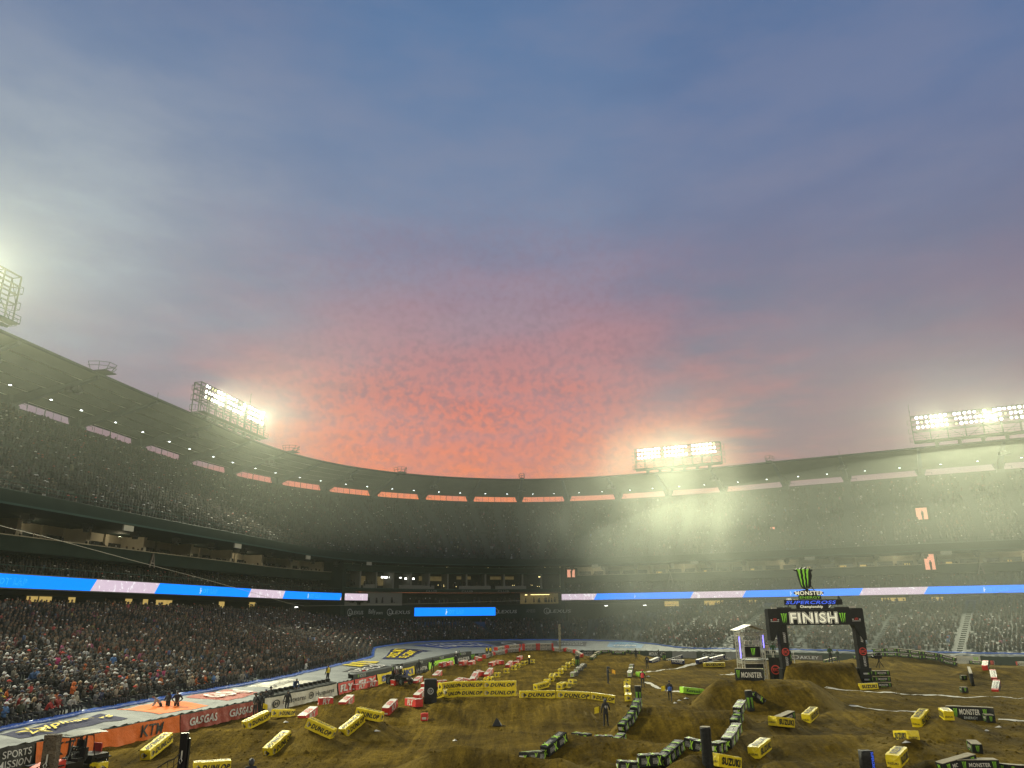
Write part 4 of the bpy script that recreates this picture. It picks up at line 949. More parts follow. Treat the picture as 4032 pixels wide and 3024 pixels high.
def tmpl_mid():
    V = []; F = []; C = []
    def loft(rings, n, c):
        b = len(V)
        for k, (x, y, z, rx, ry) in enumerate(rings):
            for i in range(n):
                a = 2 * math.pi * i / n + .3; V.append((x + rx * math.cos(a), y + ry * math.sin(a), z)); C.append(c[k] if isinstance(c, (list, tuple)) else c)
        for k in range(len(rings) - 1):
            for i in range(n): F.append((b + k * n + i, b + k * n + (i + 1) % n, b + (k + 1) * n + (i + 1) % n, b + (k + 1) * n + i))
    loft([(0, .0, .42, .19, .13), (0, .02, .62, .19, .13), (0, .04, .88, .23, .13), (0, .05, 1.0, .19, .10), (0, .06, 1.06, .07, .06)], 7, 0)
    loft([(0, .08, 1.04, .055, .06), (0, .11, 1.10, .08, .095), (0, .11, 1.19, .09, .11), (0, .10, 1.27, .08, .09), (0, .09, 1.32, .03, .03)], 7, [1, 1, 1, 2, 2])
    for s in (-1, 1):
        loft([(s * .23, .04, .96, .05, .06), (s * .27, .08, .76, .05, .055), (s * .22, .24, .62, .04, .045), (s * .08, .34, .62, .035, .04)], 5, [0, 0, 0, 1])
        loft([(s * .10, .05, .50, .09, .09), (s * .12, .30, .53, .085, .085), (s * .13, .50, .50, .07, .07), (s * .13, .52, .10, .05, .06)], 5, 3)
    return np.array(V), np.array(F), np.array(C)
def crowd_arrays(P, yaw, sc, T, seed, st, DIM=.7, SATN=.8):
    r = np.random.default_rng(seed); V0, F0, C0 = T; n = len(P); k = len(V0)
    c, s = np.cos(yaw), np.sin(yaw); V = np.repeat(V0[None], n, 0) * sc[:, None, None]
    V[:, :, 2] = V[:, :, 2] * np.where(st, 1.28, 1.0)[:, None]
    lean = r.normal(0, .06, (n, 1)); V[:, :, 1] += lean * V[:, :, 2]; hx = r.normal(0, .03, (n, 1)); V[:, :, 0] += hx * V[:, :, 2]
    X = V[:, :, 0] * c[:, None] - V[:, :, 1] * s[:, None] + P[:, 0, None]; Y = V[:, :, 0] * s[:, None] + V[:, :, 1] * c[:, None] + P[:, 1, None]; Z = V[:, :, 2] + P[:, 2, None]
    F = (F0[None] + (np.arange(n) * k)[:, None, None]).reshape(-1, 4)
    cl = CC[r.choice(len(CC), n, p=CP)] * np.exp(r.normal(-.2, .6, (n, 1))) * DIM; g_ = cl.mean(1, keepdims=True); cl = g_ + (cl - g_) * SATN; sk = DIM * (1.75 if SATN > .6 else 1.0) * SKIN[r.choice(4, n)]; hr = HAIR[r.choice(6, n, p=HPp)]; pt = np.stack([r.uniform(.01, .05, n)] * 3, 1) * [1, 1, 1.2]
    pal = np.stack([cl, sk, hr, pt], 1); col = pal[:, C0]
    return np.stack([X, Y, Z], -1).reshape(-1, 3), F, col.reshape(-1, 3)
def seats(n_rows, posfn, u0, u1, occ, seed, aisles=(), aw=.7, pitch=.55):
    """posfn(u, row) -> (x, y, z) and facing; returns arrays"""
    r = np.random.default_rng(seed); out = []
    for k in range(n_rows):
        us = np.arange(u0 + r.uniform(0, .4), u1, pitch); us = us + r.normal(0, .05, len(us))
        keep = r.random(len(us)) < occ(us, k) if callable(occ) else r.random(len(us)) < occ
        for a in aisles: keep &= np.abs(us - a) > aw
        out += [(u, k) for u in us[keep]]
    return out
def deck_people(s0, s1, o0, z0, o1, z1, n, occ, seed, skip=()):
    Q = []
    mids = [(a + b) / 2 for a, b in zip(PIER[:-1], PIER[1:])] + PIER
    for u, k in seats(n - 2, None, s0, s1, occ, seed, mids, .75): Q.append(PO(u, o0 + (k + .55) * (o1 - o0) / n, z0 + k * (z1 - z0) / n) + (u,))
    Q = np.array(Q); us = Q[:, 3]; nx = np.interp(us, np.arange(len(FC)), FN[:, 0]); ny_ = np.interp(us, np.arange(len(FC)), FN[:, 1])
    yaw = np.arctan2(-ny_, -nx) - math.pi / 2; return Q[:, :3], yaw
rr = np.random.default_rng(21)
sets = []
def uocc(us, k):
    a = np.full(len(us), .86); a[us > sPL] = .66 if k < 24 else .5
    bl_ = np.sin(us * .23) * np.sin(us * .11 + k * .25); return a - .12 * (bl_ > .5)
P1, y1 = deck_people(S0 + 50, S1 - 20, UO0, UZ0, UO1, UZ1, UN, uocc, 31)
P2, y2 = deck_people(S0 + 50, sPL - 1, -9.6, 11.1, -1, 14.5, 10, .88, 32)
P3, y3 = deck_people(sPR + 1, S1 - 20, -9.6, 11.1, -1, 14.5, 10, .6, 33)
Ps = [P1, P2, P3]; Ys = [y1, y2, y3]
# balconies : people standing along the suites
for (a, b, z, o, dens, sd) in ((S0 + 50, sPL, 14.9, -6.4, 1.1, 41), (S0 + 50, sPL, 14.9, -5.0, .8, 42), (sPR, S1 - 20, 14.9, -6.2, .7, 43), (sPB, sPR, 17.65, -10.3, 1.0, 44), (sPB, sPR, 12.95, -9.6, .5, 45), (sPB, sPR, 9.55, -9.7, 1.3, 46), (sPR, S1 - 20, 14.9, -5.0, .6, 47)):
    r = np.random.default_rng(sd); us = np.sort(r.uniform(a, b, int((b - a) * dens))); Q = np.array([PO(u, o + r.normal(0, .2), z) for u in us])
    Ps.append(Q); Ys.append(np.array([math.atan2(-np.interp(u, np.arange(len(FC)), FN[:, 1]), -np.interp(u, np.arange(len(FC)), FN[:, 0])) - math.pi / 2 for u in us]))
# lower bowl
LB = []; LY = []; LROW = []; r = np.random.default_rng(55)
Wd_ = lambda u: float(np.linalg.norm((bowl(u, 1) - bowl(u, 0))[:2]))
du = .56; us = np.arange(4, UMAX - 4, du)
for u in us:
    if min(abs(u - a) for a in AIS) < .72: continue
    wdt = Wd_(u); nr = int(wdt / .84); f = bowl(u, 0); b = bowl(u, 1); dirv = (f - b)[:2]; yw = math.atan2(dirv[1], dirv[0]) - math.pi / 2
    for k in range(nr - 1):
        vv = (k + .6) / nr
        p = f * (1 - vv) + b * vv
        x = p[0]
        occ_ = .93 if p[0] < -14 and p[1] < 150 else .80
        if p[0] > 20: occ_ = .74 - .2 * (math.sin(u * .35) * math.sin(u * .13 + k * .4) > .45)
        if p[1] > 140 and 5 < p[0] < 22: occ_ = .55
        if k > nr - 5 and p[0] < -38 and p[1] < 130: continue
        if r.random() > occ_ - .25 * (math.sin(u * .9 + k * .35) * math.sin(u * .21 - k * .6) > .72): continue
        q = p + np.array([r.normal(0, .05), r.normal(0, .05), -.15]); LB.append(q); LROW.append(k); LY.append(yw + r.normal(0, .25))
LB = np.array(LB); LY = np.array(LY)
# picture frame test, then the 300 nearest become individuals
def inframe(P):
    X = P[:, 0]; Y = P[:, 1]; Z = P[:, 2] + .8 - CZ; dep = Y * math.cos(TH) + Z * math.sin(TH); up = Z * math.cos(TH) - Y * math.sin(TH)
    return (dep > 1) & (np.abs(X / dep) < .70) & (np.abs(up / dep) < .52)
vis = inframe(LB); dist = np.hypot(LB[:, 0], LB[:, 1]); dist[~vis] = 1e9; order = np.argsort(dist)
ind = order[:300]; msk = np.ones(len(LB), bool); msk[ind] = False
Q = LB[msk]; qy = LY[msk]; dq = np.hypot(Q[:, 0], Q[:, 1]); near = (dq < 112) & (Q[:, 0] < 0)
vq = inframe(Q) | (dq < 60)
VV = []; FF = []; CO = []; base_ = 0
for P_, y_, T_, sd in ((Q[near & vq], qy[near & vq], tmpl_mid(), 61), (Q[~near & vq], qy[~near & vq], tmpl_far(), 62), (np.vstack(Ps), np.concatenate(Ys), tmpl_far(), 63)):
    if sd == 63:
        k_ = inframe(P_); P_ = P_[k_]; y_ = y_[k_]
    n_ = len(P_); r = np.random.default_rng(sd); st = r.random(n_) < .04
    if sd == 63: st[-(sum(len(a) for a in Ps[3:])):] = True
    v_, f_, c_ = crowd_arrays(P_, y_ + r.normal(0, .3, n_), r.uniform(.86, 1.02, n_), T_, sd, st, .30 if sd == 61 else .26 if sd == 62 else np.where(P_[:, 0] < -25, .075, .17)[:, None], .75 if sd == 61 else .5)  # clothing colour dimmed per tier, left deck most, against strong floodlight there
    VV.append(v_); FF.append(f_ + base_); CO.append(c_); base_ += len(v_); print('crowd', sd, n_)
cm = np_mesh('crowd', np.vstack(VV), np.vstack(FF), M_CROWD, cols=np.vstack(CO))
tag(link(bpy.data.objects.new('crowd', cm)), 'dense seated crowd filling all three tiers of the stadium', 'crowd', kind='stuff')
# ================================================================== BANNERS ON THE FIELD WALL
def wfn(u0, u1, h0, h1, seed, amp=.07):
    def f(u, v, off=0.0):
        s = u0 + (u1 - u0) * u; k = amp * (math.sin(s * 2.1 + seed) + .6 * math.sin(s * 5.3 + v * 3 + seed * 2) + .5 * math.sin(s * 1.3 - v * 5)) * (.3 + .7 * (1 - v))
        sag = -.05 * math.sin(math.pi * ((u * 3) % 1)) * v
        x, y, z = WPt(s, -.16 - .10 * (1 - v) + k - off, 0); z = h0 + (h1 - h0) * v + sag; return (x, y, z)
    return f
def banner(px0, px1, mm, label, items, pyy=2700, h0=.02, h1=1.12, amp=.06):
    u0, u1 = w_px(px0, pyy), w_px(px1, pyy); f = wfn(u0, u1, h0, h1, px0 * .01, amp)
    m = MB(); m.grid(lambda u, v: f(u, v), np.linspace(0, 1, int(abs(u1 - u0) / .22) + 3), np.linspace(0, 1, 6)); b = m.build('banner', mm, smooth=True); tag(b, label, 'banner', 'sponsor banners along the field wall')
    q = MB(); ml = []
    for it in items:
        if it[5] not in ml: ml.append(it[5])
        k = ml.index(it[5]); fn = lambda u, v, it=it: f(it[1] + (it[2] - it[1]) * u, it[3] + (it[4] - it[3]) * v, .05)
        if it[0] == 'CLAW': claw(q, fn, k)
        elif it[0] == 'RING': ring(q, fn, k, .38, .5)
        elif it[0] == 'QUAD': q.add([fn(0, 0), fn(1, 0), fn(1, 1), fn(0, 1)], [(0, 1, 2, 3)], k)
        else: q.text(it[0], fn, k, it[7], it[6])
    if items: q.build('banner_lettering', ml, b)
banner(-160, 168, M_BLACK, 'black banner with white commission lettering at the near end of the left wall', [('UTAH SPORTS', .30, .95, .52, .82, M_WHITE, .005, .0), ('COMMISSION', .28, .96, .12, .42, M_WHITE, .005, .0)], h1=1.2)
banner(172, 712, M_ORANGE, 'bright orange banner with black racing letters on the left wall', [('KTM', .10, .30, .2, .82, M_BLACK, .012, .05), ('KTM', .68, .86, .2, .85, M_BLACK, .012, .05)], amp=.06)
banner(716, 1012, M_BRICK, 'brick red banner with two white wordmarks on the left wall', [('GASGAS', .10, .43, .25, .75, M_WHITE, .03, .03), ('GASGAS', .60, .92, .25, .75, M_WHITE, .03, .03)], amp=.09)
banner(1040, 1322, M_CREAM, 'cream banner with two black crowned wordmarks on the left wall', [('Husqvarna', .20, .50, .22, .72, M_BLACK, .006, 0), ('Husqvarna', .64, .94, .25, .75, M_BLACK, .006, 0), ('RING', .08, .17, .2, .8, M_BLACK), ('RING', .545, .615, .25, .8, M_BLACK), ('H', .105, .145, .38, .62, M_BLACK, .04, 0), ('H', .565, .595, .4, .64, M_BLACK, .04, 0)])
banner(1325, 1386, M_RED, 'short red banner with a white winged mark beside the cream banner', [('FLY', .1, .9, .2, .8, M_WHITE, .05, .05)])
banner(1392, 1474, M_RED, 'red banner with white winged mark behind the rider in red', [('FLY', .12, .95, .2, .85, M_WHITE, .05, .05)])
banner(1478, 1624, M_YEL, 'yellow banner with big blue letters behind the utility cart', [('SUZUKI', .1, .95, .18, .82, mat('deep blue print', (.03, .05, .20), .5), .06, 0)])
banner(1628, 1676, M_BLACK, 'short black banner with white letters past the yellow banner', [('MONSTER', .1, .9, .3, .7, M_WHITE, .02, 0)])
banner(1682, 1784, M_LIME, 'lime green banner on the far part of the left wall', [('Kawasaki', .15, .9, .2, .75, mat('dark green print', (.03, .10, .02), .5), .03, 0)])
banner(1792, 1866, M_BLACK, 'black banner with a green claw at the far left corner of the field', [('MONSTER', .04, .70, .3, .75, M_WHITE, .02, 0), ('CLAW', .76, .98, .1, .95, M_GRN)])
banner(2292, 2336, M_BLACK, 'small black banner with white lettering on the far wall', [('UTAH SPORTS', .05, .95, .55, .85, M_WHITE, .01, 0), ('COMMISSION', .1, .9, .15, .42, M_WHITE, .01, 0)], 2600)
banner(2555, 2620, M_BLACK, 'dark banner with white mountain lettering on the far wall', [('MOUNTAIN', .05, .95, .3, .85, M_WHITE, .02, 0)], 2600)
banner(2760, 2850, M_BLACK, 'dark banner with pale camera lettering left of the scaffold tower', [('GoPro', .1, .9, .3, .85, M_GREYL, .01, 0)], 2600)
banner(3110, 3240, mat('maroon dark vinyl', (.06, .035, .035), .6), 'dark banner with a big white ring seen through the finish arch', [('RING', .05, .3, .1, 1.0, M_WHITE), ('AKLEY', .32, .9, .2, .8, M_WHITE, .04, 0)], 2600, h1=.8)
banner(3745, 3860, M_CREAM, 'pale banner with grey claw lettering on the right wall', [('MONSTER', .1, .7, .3, .7, M_GREYL, .02, 0), ('CLAW', .75, .95, .1, .9, M_GRN)], 2590)
for a, b, l in ((1880, 2000, 'grey padding at the far left of the back wall'), (2650, 2745, 'grey padding behind the dark blue blocks'), (2860, 2990, 'grey padding behind the scaffold tower'), (3380, 3500, 'grey padding behind the green and black berm')):
    banner(a, b, mat('grey wall padding', (.13, .13, .125), .6, var=.1), l, [], 2600)
# dugout trough above the cream banner, and the dark covered dugout farther on
def trough(px0, px1, label, z1=1.42, d=1.3):
    u0, u1 = w_px(px0, 2700), w_px(px1, 2700); m = MB(); us = np.arange(u0, u1, .5)
    m.grid(lambda u, q: WPt(u, *[(.1, 1.1), (.1, 1.2), (.2, 1.2), (d, z1), (d + .15, z1), (d + .15, 1.1)][q]), us, range(6)); o = m.build('dugout', M_DARK); tag(o, label, 'dugout')
    q = MB()
    for u in np.arange(u0 + .4, u1 - .4, .95): p = WPt(u, .75, 1.42); q.box(p, (.42, .42, .26))
    [qq_.build('fog_machine', M_BLACKM, o) for qq_ in q.pieces()]
trough(1062, 1330, 'dark trough with a row of black fog machines above the cream banner')
m = MB(); u0, u1 = w_px(1395, 2670), w_px(1860, 2600); us = np.arange(u0, u1, .8)
m.grid(lambda u, q: WPt(u, *[(.12, 1.0), (.10, 1.5), (.2, 1.56), (.7, 1.58), (.7, 1.0)][q]), us, range(5)); o = m.build('dugout', M_DARK); tag(o, 'long covered dugout with a dark front along the far left wall', 'dugout')
q = MB()
for k, a in enumerate(np.linspace(.02, .9, 9)):
    uu = u0 + (u1 - u0) * a; f = lambda u, v: WPt(uu + 2.6 * u, .06, 1.14 + .34 * v)
    if k % 2 == 0: q.text('MONSTER', lambda u, v: f(.25 + .7 * u, v), 0, 0, .02); claw(q, lambda u, v: f(.2 * u, v), 1)
q.build('dugout_lettering', [M_GREYL, M_GRN], o)

# ================================================================== MARKER BLOCKS
def soft_box(L_, Wd_, Hh_, mats_, matf, seed, nst=9):
    rr_ = random.Random(seed); m = MB(); r = .022; n = 3
    sec = []
    for cx, cz, a0_ in ((Wd_ / 2 - r, r, -90), (Wd_ / 2 - r, Hh_ - r, 0), (-Wd_ / 2 + r, Hh_ - r, 90), (-Wd_ / 2 + r, r, 180)):
        for k in range(n): a = R(a0_ + 90 * k / (n - 1)); sec.append((cx + r * math.cos(a), cz + r * math.sin(a)))
    full = []
    for i in range(4):      # add mid points on the flats
        c = sec[i * n:(i + 1) * n]; full += [(p, i) for p in c]; e = sec[(i * n + n) % 12]; s_ = c[-1]
        full += [((s_[0] + (e[0] - s_[0]) * t_, s_[1] + (e[1] - s_[1]) * t_), i) for t_ in (.33, .67)]
    N_ = len(full); b = 0
    for j in range(nst):
        x = -L_ / 2 + L_ * j / (nst - 1); endk = 1 - .025 * (j in (0, nst - 1))
        for (y, z), i in full:
            w_ = .012 * math.sin(x * 7 + y * 9 + seed) + rr_.uniform(-.008, .008)
            m.v.append((x + rr_.uniform(-.012, .012), y * endk + w_, .5 * Hh_ + (z - .5 * Hh_) * endk + rr_.uniform(-.008, .008)))
    for j in range(nst - 1):
        for k in range(N_):
            (y0, z0), (y1, z1) = full[k][0], full[(k + 1) % N_][0]; zc = (z0 + z1) / 2; yc = (y0 + y1) / 2
            side = 'top' if zc > Hh_ - .03 else 'bot' if zc < .03 else ('r' if yc < 0 else 'l')
            m.f.append((j * N_ + k, (j + 1) * N_ + k, (j + 1) * N_ + (k + 1) % N_, j * N_ + (k + 1) % N_)); m.m.append(matf(side, j / (nst - 2)))
    for j, mi in ((0, 'end'), (nst - 1, 'end')):
        c = len(m.v); m.v.append(((-L_ / 2 - .02) if j == 0 else (L_ / 2 + .02), 0, Hh_ / 2))
        for k in range(N_): m.f.append((c, j * N_ + k, j * N_ + (k + 1) % N_)); m.m.append(matf('end', 0))
    return m
BL, BW, BH = 2.4, .60, .56
def faces_fn(L_, W_, H_, off=.022):
    return {'r': lambda u, v: (-L_ / 2 + L_ * u, -W_ / 2 - off, H_ * v), 'l': lambda u, v: (L_ / 2 - L_ * u, W_ / 2 + off, H_ * v),
            'topl': lambda u, v: (L_ / 2 - L_ * u, W_ / 2 - W_ * v, H_ + off), 'topr': lambda u, v: (-L_ / 2 + L_ * u, -W_ / 2 + W_ * v, H_ + off),
            'near': lambda u, v: (-L_ / 2 - .03 - off, W_ / 2 - W_ * u, H_ * v), 'far': lambda u, v: (L_ / 2 + .03 + off, -W_ / 2 + W_ * u, H_ * v)}
def deco(items, L_=BL, W_=BW, H_=BH):
    F_ = faces_fn(L_, W_, H_); q = MB(); ml = []
    for it in items:
        if it[6] not in ml: ml.append(it[6])
        k = ml.index(it[6]); base = F_[it[1]]; fn = lambda u, v, it=it, base=base: base(it[2] + (it[3] - it[2]) * u, it[4] + (it[5] - it[4]) * v)
        if it[0] == 'CLAW': claw(q, fn, k)
        elif it[0] == 'RING': ring(q, fn, k, .36, .5, 16)
        elif it[0] == 'QUAD': q.add([fn(0, 0), fn(1, 0), fn(1, 1), fn(0, 1)], [(0, 1, 2, 3)], k)
        elif it[0] == 'ARROW':
            q.add([fn(.3, 0), fn(1, .5), fn(.3, 1)], [(0, 1, 2)], k)
        else: q.text(it[0], fn, k, it[8] if len(it) > 8 else 0, it[7] if len(it) > 7 else .02)
    return q, ml
def dmark(f, x0, x1):
    w = x1 - x0; return [('ARROW', f, x0 + w * .25, x1, .22, .78, M_BLACK), ]
M_WHT2 = mat('bright white vinyl', (.52, .49, .42), .45, var=.08, bump=.2)
M_BLK2 = mat('black print', (.010, .010, .010), .55)
M_REDP = mat('red print', (.50, .03, .02), .5)
M_LGRN = mat('bright green print', (.35, .62, .04), .5)
def disc(f, u0, u1, v0, v1, mm): return ('RING', f, u0, u1, v0, v1, mm)
DUN = []
for f in ('r', 'l', 'topl'): DUN += [('DUNLOP', f, .24, .97, .26, .76, M_BLK2, .045, .05), ('ARROW', f, .07, .20, .2, .8, M_BLK2), ('RING', f, .05, .15, .24, .76, M_WHT2)]
for f in ('near', 'far'): DUN += [('ARROW', f, .25, .82, .2, .8, M_BLK2), ('RING', f, .2, .62, .27, .73, M_WHT2)]
SUZ = []
for f in ('r', 'l', 'topr'): SUZ += [('SUZUKI', f, .12, .93, .22, .80, M_BLK2, .05, 0)]
for f in ('near', 'far'): SUZ += [('SUZUKI', f, .12, .88, .30, .46, M_BLK2, .03, 0)]
FLY = []
for f in ('r', 'l'): FLY += [('FLY', f, .28, .78, .14, .86, M_WHT2, .06, .05)]
FLY += [('FLY', 'topl', .30, .72, .15, .85, M_REDP, .06, .05), ('QUAD', 'near', .2, .8, .15, .35, M_WHT2)]
ATV = []
for f in ('r', 'l', 'topr'): ATV += [('ATV-MC', f, .12, .88, .12, .48, M_BLK2, .05, .04), ('ROCKY MOUNTAIN', f, .14, .86, .56, .8, M_BLK2, .02, 0)]
FAL = []
for f in ('r', 'l'): FAL += [('FALKEN', f, .08, .86, .38, .88, M_WHT2, .045, .06), ('TIRES', f, .68, .88, .10, .28, M_WHT2, .02, 0)]
M_PANEL = mat('dusty white panel', (.30, .29, .25), .6)
RMX = []
for f in ('r', 'l', 'topl'):
    for a in (0, .5): RMX += [('QUAD', f, a + .08, a + .34, .26, .74, M_PANEL), ('SUPER', f, a + .085, a + .335, .50, .72, M_BLK2, .06, 0), ('SX', f, a + .10, a + .26, .28, .46, M_BLK2, .05, 0), ('X', f, a + .28, a + .45, .12, .9, M_LGRN, .05, .06)]
RMX += [('QUAD', 'near', .14, .6, .3, .7, M_WHT2), ('X', 'near', .5, .86, .25, .75, M_LGRN, .05, .06)]
MON = []
for f in ('r', 'l'): MON += [('MONSTER', f, .26, .78, .40, .74, M_WHT2, .025, 0), ('ENERGY', f, .36, .68, .16, .28, M_GRN, .015, 0), ('CLAW', f, .09, .20, .14, .86, M_GRN), ('CLAW', f, .82, .93, .14, .86, M_GRN)]
MON += [('CLAW', 'near', .3, .7, .15, .85, M_GRN)]
KAW = [('Kawasaki', f, .16, .86, .24, .78, mat('dark green print', (.03, .10, .02)), .035, 0) for f in ('r', 'l')]
WBX = [('QUAD', 'near', .15, .85, .3, .7, M_GREYL)]
KIND = {
 'dunlop': ([M_YEL], lambda s, t: 0, DUN, 'yellow tyre-lettered block'),
 'suzuki': ([M_YEL], lambda s, t: 0, SUZ, 'yellow motorcycle-lettered block'),
 'fly': ([M_RED, M_WHT2], lambda s, t: 1 if s == 'top' else 0, FLY, 'red block with white top'),
 'atv': ([M_CREAM, M_RED], lambda s, t: 1 if (s == 'end' or t < .13 or t > .87) else 0, ATV, 'white red-ended block'),
 'falken': ([M_NAVY, M_WHT2], lambda s, t: 1 if s == 'top' else 0, FAL, 'dark blue block'),
 'rmx': ([M_BLACK], lambda s, t: 0, RMX, 'black block with green print'),
 'monster': ([M_BLACK, mat('dusty tan top', (.26, .22, .14), .8, var=.2, scale=3)], lambda s, t: 1 if s == 'top' else 0, MON, 'black block with tan top'),
 'kawasaki': ([M_LIME], lambda s, t: 0, KAW, 'lime green block'),
 'white': ([M_CREAM, M_BLACK], lambda s, t: 0 if s in ('top', 'end') else 1, [('X', 'near', .2, .8, .2, .8, M_LGRN, .03, 0), ('X', 'topl', .2, .8, .2, .8, M_BLK2, .05, .1)], 'white and black block'),
}
KM = {}
for k, (mats_, mf, items, lab) in KIND.items():
    bodies = [soft_box(BL, BW, BH, mats_, mf, 3 + i).mesh(k + '_cover', mats_) for i in range(2)]
    q, ml = deco(items); KM[k] = (bodies, q.mesh(k + '_print', ml))
NB = {}
DBG = []
def GH(A): return at(A[0], A[1], z=A[2]) if len(A) == 3 else ground_hit(*A)
def block(kind, A, B=None, where='', tier=0, yaw=None, ln=None, world=None):
    P = GH(A) if world is None else world[0]
    if B is not None or world is not None:
        Q = GH(B) if world is None else world[1]
        if world is None and len(A) == 2 and len(B) == 2 and np.hypot(*(Q - P)[:2]) > 3.3:      # the far end is hidden behind a crest: keep the real length
            d_ = ray(*B); o_ = np.array([0, 0, CZ]) - P; d_ = d_ / np.linalg.norm(d_); bb = o_ @ d_; cc = o_ @ o_ - 2.5 ** 2; dc = bb * bb - cc
            t_ = -bb + (math.sqrt(dc) if dc > 0 else 0); Q = np.array([0, 0, CZ]) + d_ * t_
        d = Q - P; L_ = np.hypot(d[0], d[1]); 
        if L_ < .3: d = np.array([.2, 1, 0]); L_ = 1.02
        DBG.append((kind, where, round(float(L_), 1), A, B, [round(float(t), 1) for t in P], [round(float(t), 1) for t in Q]))
        c = (P + Q) / 2; s = ln or min(max(np.linalg.norm(d) / BL, .45 if kind in ('rmx', 'fly') else .72), 1.3)
        if abs(d[2]) > .45 * L_: d[2] = math.copysign(.45 * L_, d[2])
    else:
        d = np.array([math.sin(yaw), math.cos(yaw), 0.0]); s = ln or .5; c = P + d * (BL * s / 2); d[2] = (gz(*(P + d * BL * s)[:2]) - P[2]) / (BL * s); d[2] = max(-.4, min(.4, d[2]))
    x = Vector(d).normalized(); yv = Vector((0, 0, 1)).cross(x).normalized(); zv = x.cross(yv)
    z = gz(c[0], c[1]) if world is None else c[2]
    M = Matrix(((x.x, yv.x, zv.x, c[0]), (x.y, yv.y, zv.y, c[1]), (x.z, yv.z, zv.z, z + .02 + tier * (BH + .01)), (0, 0, 0, 1)))
    body, prt = KM[kind]; n_ = NB.get(kind, 0); NB[kind] = n_ + 1
    q_ = .88 if kind in ('rmx', 'monster', 'white') else 1; o = link(bpy.data.objects.new('marker_block', body[n_ % 2])); o.matrix_world = M @ Matrix.Diagonal((s, q_, q_, 1))
    link(bpy.data.objects.new('block_lettering', prt), o)
    tag(o, KIND[kind][3] + ' ' + where, 'marker block', GRP.get(kind)); return o
GRP = {'dunlop': 'yellow tyre-brand marker blocks', 'suzuki': 'yellow motorcycle-brand marker blocks', 'fly': 'red and white marker blocks', 'atv': 'red-ended white marker blocks', 'falken': 'dark blue marker blocks', 'rmx': 'black and green marker blocks', 'monster': 'black claw marker blocks', 'kawasaki': 'lime marker blocks', 'white': 'white and black marker blocks'}
ORD = ['nearest', 'second', 'third', 'fourth', 'fifth', 'sixth', 'seventh', 'eighth', 'ninth', 'tenth', 'eleventh', 'twelfth']
for A, B, w in [((570, 2994), (662, 2921), 'leaning uphill below the orange banner'), ((290, 3042), (400, 3052), 'cut off below the net, beside the black buggy'), ((1056, 2976), (1134, 2905), 'nearest on the right edge of the left rhythm lane'),
        ((985, 2868), (1036, 2842), 'half hidden behind the first roller'), ((1078, 2834), (1146, 2831), 'sunk low behind the first roller below the walking official'), ((1225, 2872), (1287, 2899), 'sloping down the far side of the first dirt cone'),
        ((1365, 2894), (1414, 2855), 'beside the second dirt cone'), ((1425, 2833), (1478, 2847), 'over the crest of the second dirt cone'), ((800, 3050), (860, 3046), 'barely showing at the bottom edge')]:
    block('dunlop', A, B, w)
for A, B, w in [((1188, 2827), (1237, 2789), 'nearest on the left edge of the rhythm lane'), ((1262, 2776, .9), (1300, 2774, .9), 'small behind the nearest red and white one'), ((1347, 2773), (1382, 2742), 'below the short red banner'),
        ((1390, 2719), (1436, 2710), 'at the foot of the rider in red'), ((1438, 2708), (1482, 2701), 'just right of the one at the rider in red'), ((1519, 2824), (1554, 2786), 'nearest on the right edge of the rhythm lane'),
        ((1608, 2784), (1650, 2791), 'lying askew below the tall black pad'), ((1639, 2766), (1673, 2735), 'left of the tall black pad'), ((1670, 2716), (1690, 2701), 'peeking from behind the tall black pad'), ((1708, 2707), (1758, 2703), 'just right of the tall black pad'),
        ((1550, 2701), (1572, 2690), 'in front of the utility cart'), ((1631, 2690), (1655, 2670), 'right of the utility cart'), ((1584, 2688), (1602, 2685), 'tiny beside the utility cart wheel'), ((1711, 2661), (1732, 2641), 'below the lime green banner'),
        ((1733, 2629), (1755, 2623), 'first of the pair on the roller under the lime banner'), ((1757, 2622), (1777, 2615), 'second of the pair on the roller under the lime banner'), ((1796, 2696), (1816, 2683), 'just behind the stacked yellow blocks'), ((1824, 2692), (1848, 2696), 'lying low left of the steep one behind the stack'),
        ((1859, 2693), (1877, 2663), 'steep on the roller above the stacked yellow blocks'), ((1880, 2657), (1899, 2664), 'bent over the roller crest above the stack'), ((1914, 2667), (1935, 2641), 'steep beside the small yellow cubes'),
        ((1930, 2624), (1946, 2617), 'first of the arc of three at the sixth roller'), ((1946, 2618), (1958, 2616), 'middle of the arc of three at the sixth roller'), ((1958, 2616), (1978, 2619), 'last of the arc of three at the sixth roller'), ((1997, 2629), (2014, 2612), 'right of the arc of three'),
        ((2040, 2602), (2052, 2596), 'small near the far turn'), ((2028, 2618), (2038, 2614), 'tiny below the far turn'), ((1814, 2622), (1834, 2616), 'on the far roller left of the lone one'), ((1850, 2619), (1864, 2611), 'alone on the far roller'), ((1872, 2596), (1893, 2603), 'highest up before the far turn')]:
    block('fly', A, B, w)
for i, (x, y) in enumerate(((1955, 2667), (1991, 2653), (2021, 2640), (2037, 2631), (2058, 2621), (2072, 2616), (2094, 2614))):
    block('dunlop', (x, y), None, '%s in the left row of small cubes' % ORD[i], yaw=R(12), ln=.42)
for (x, y), w in (((1912, 2694), 'left of the two small cubes above the stack'), ((1926, 2690), 'right of the two small cubes above the stack')): block('dunlop', (x, y), None, w, yaw=R(12), ln=.4)
for i, (x, y) in enumerate(((2151, 2701), (2171, 2686), (2192, 2672), (2206, 2658), (2219, 2643), (2234, 2631), (2248, 2622), (2259, 2616))):
    block('dunlop', (x, y), None, '%s in the right row of small cubes' % ORD[i], yaw=R(14), ln=.42)
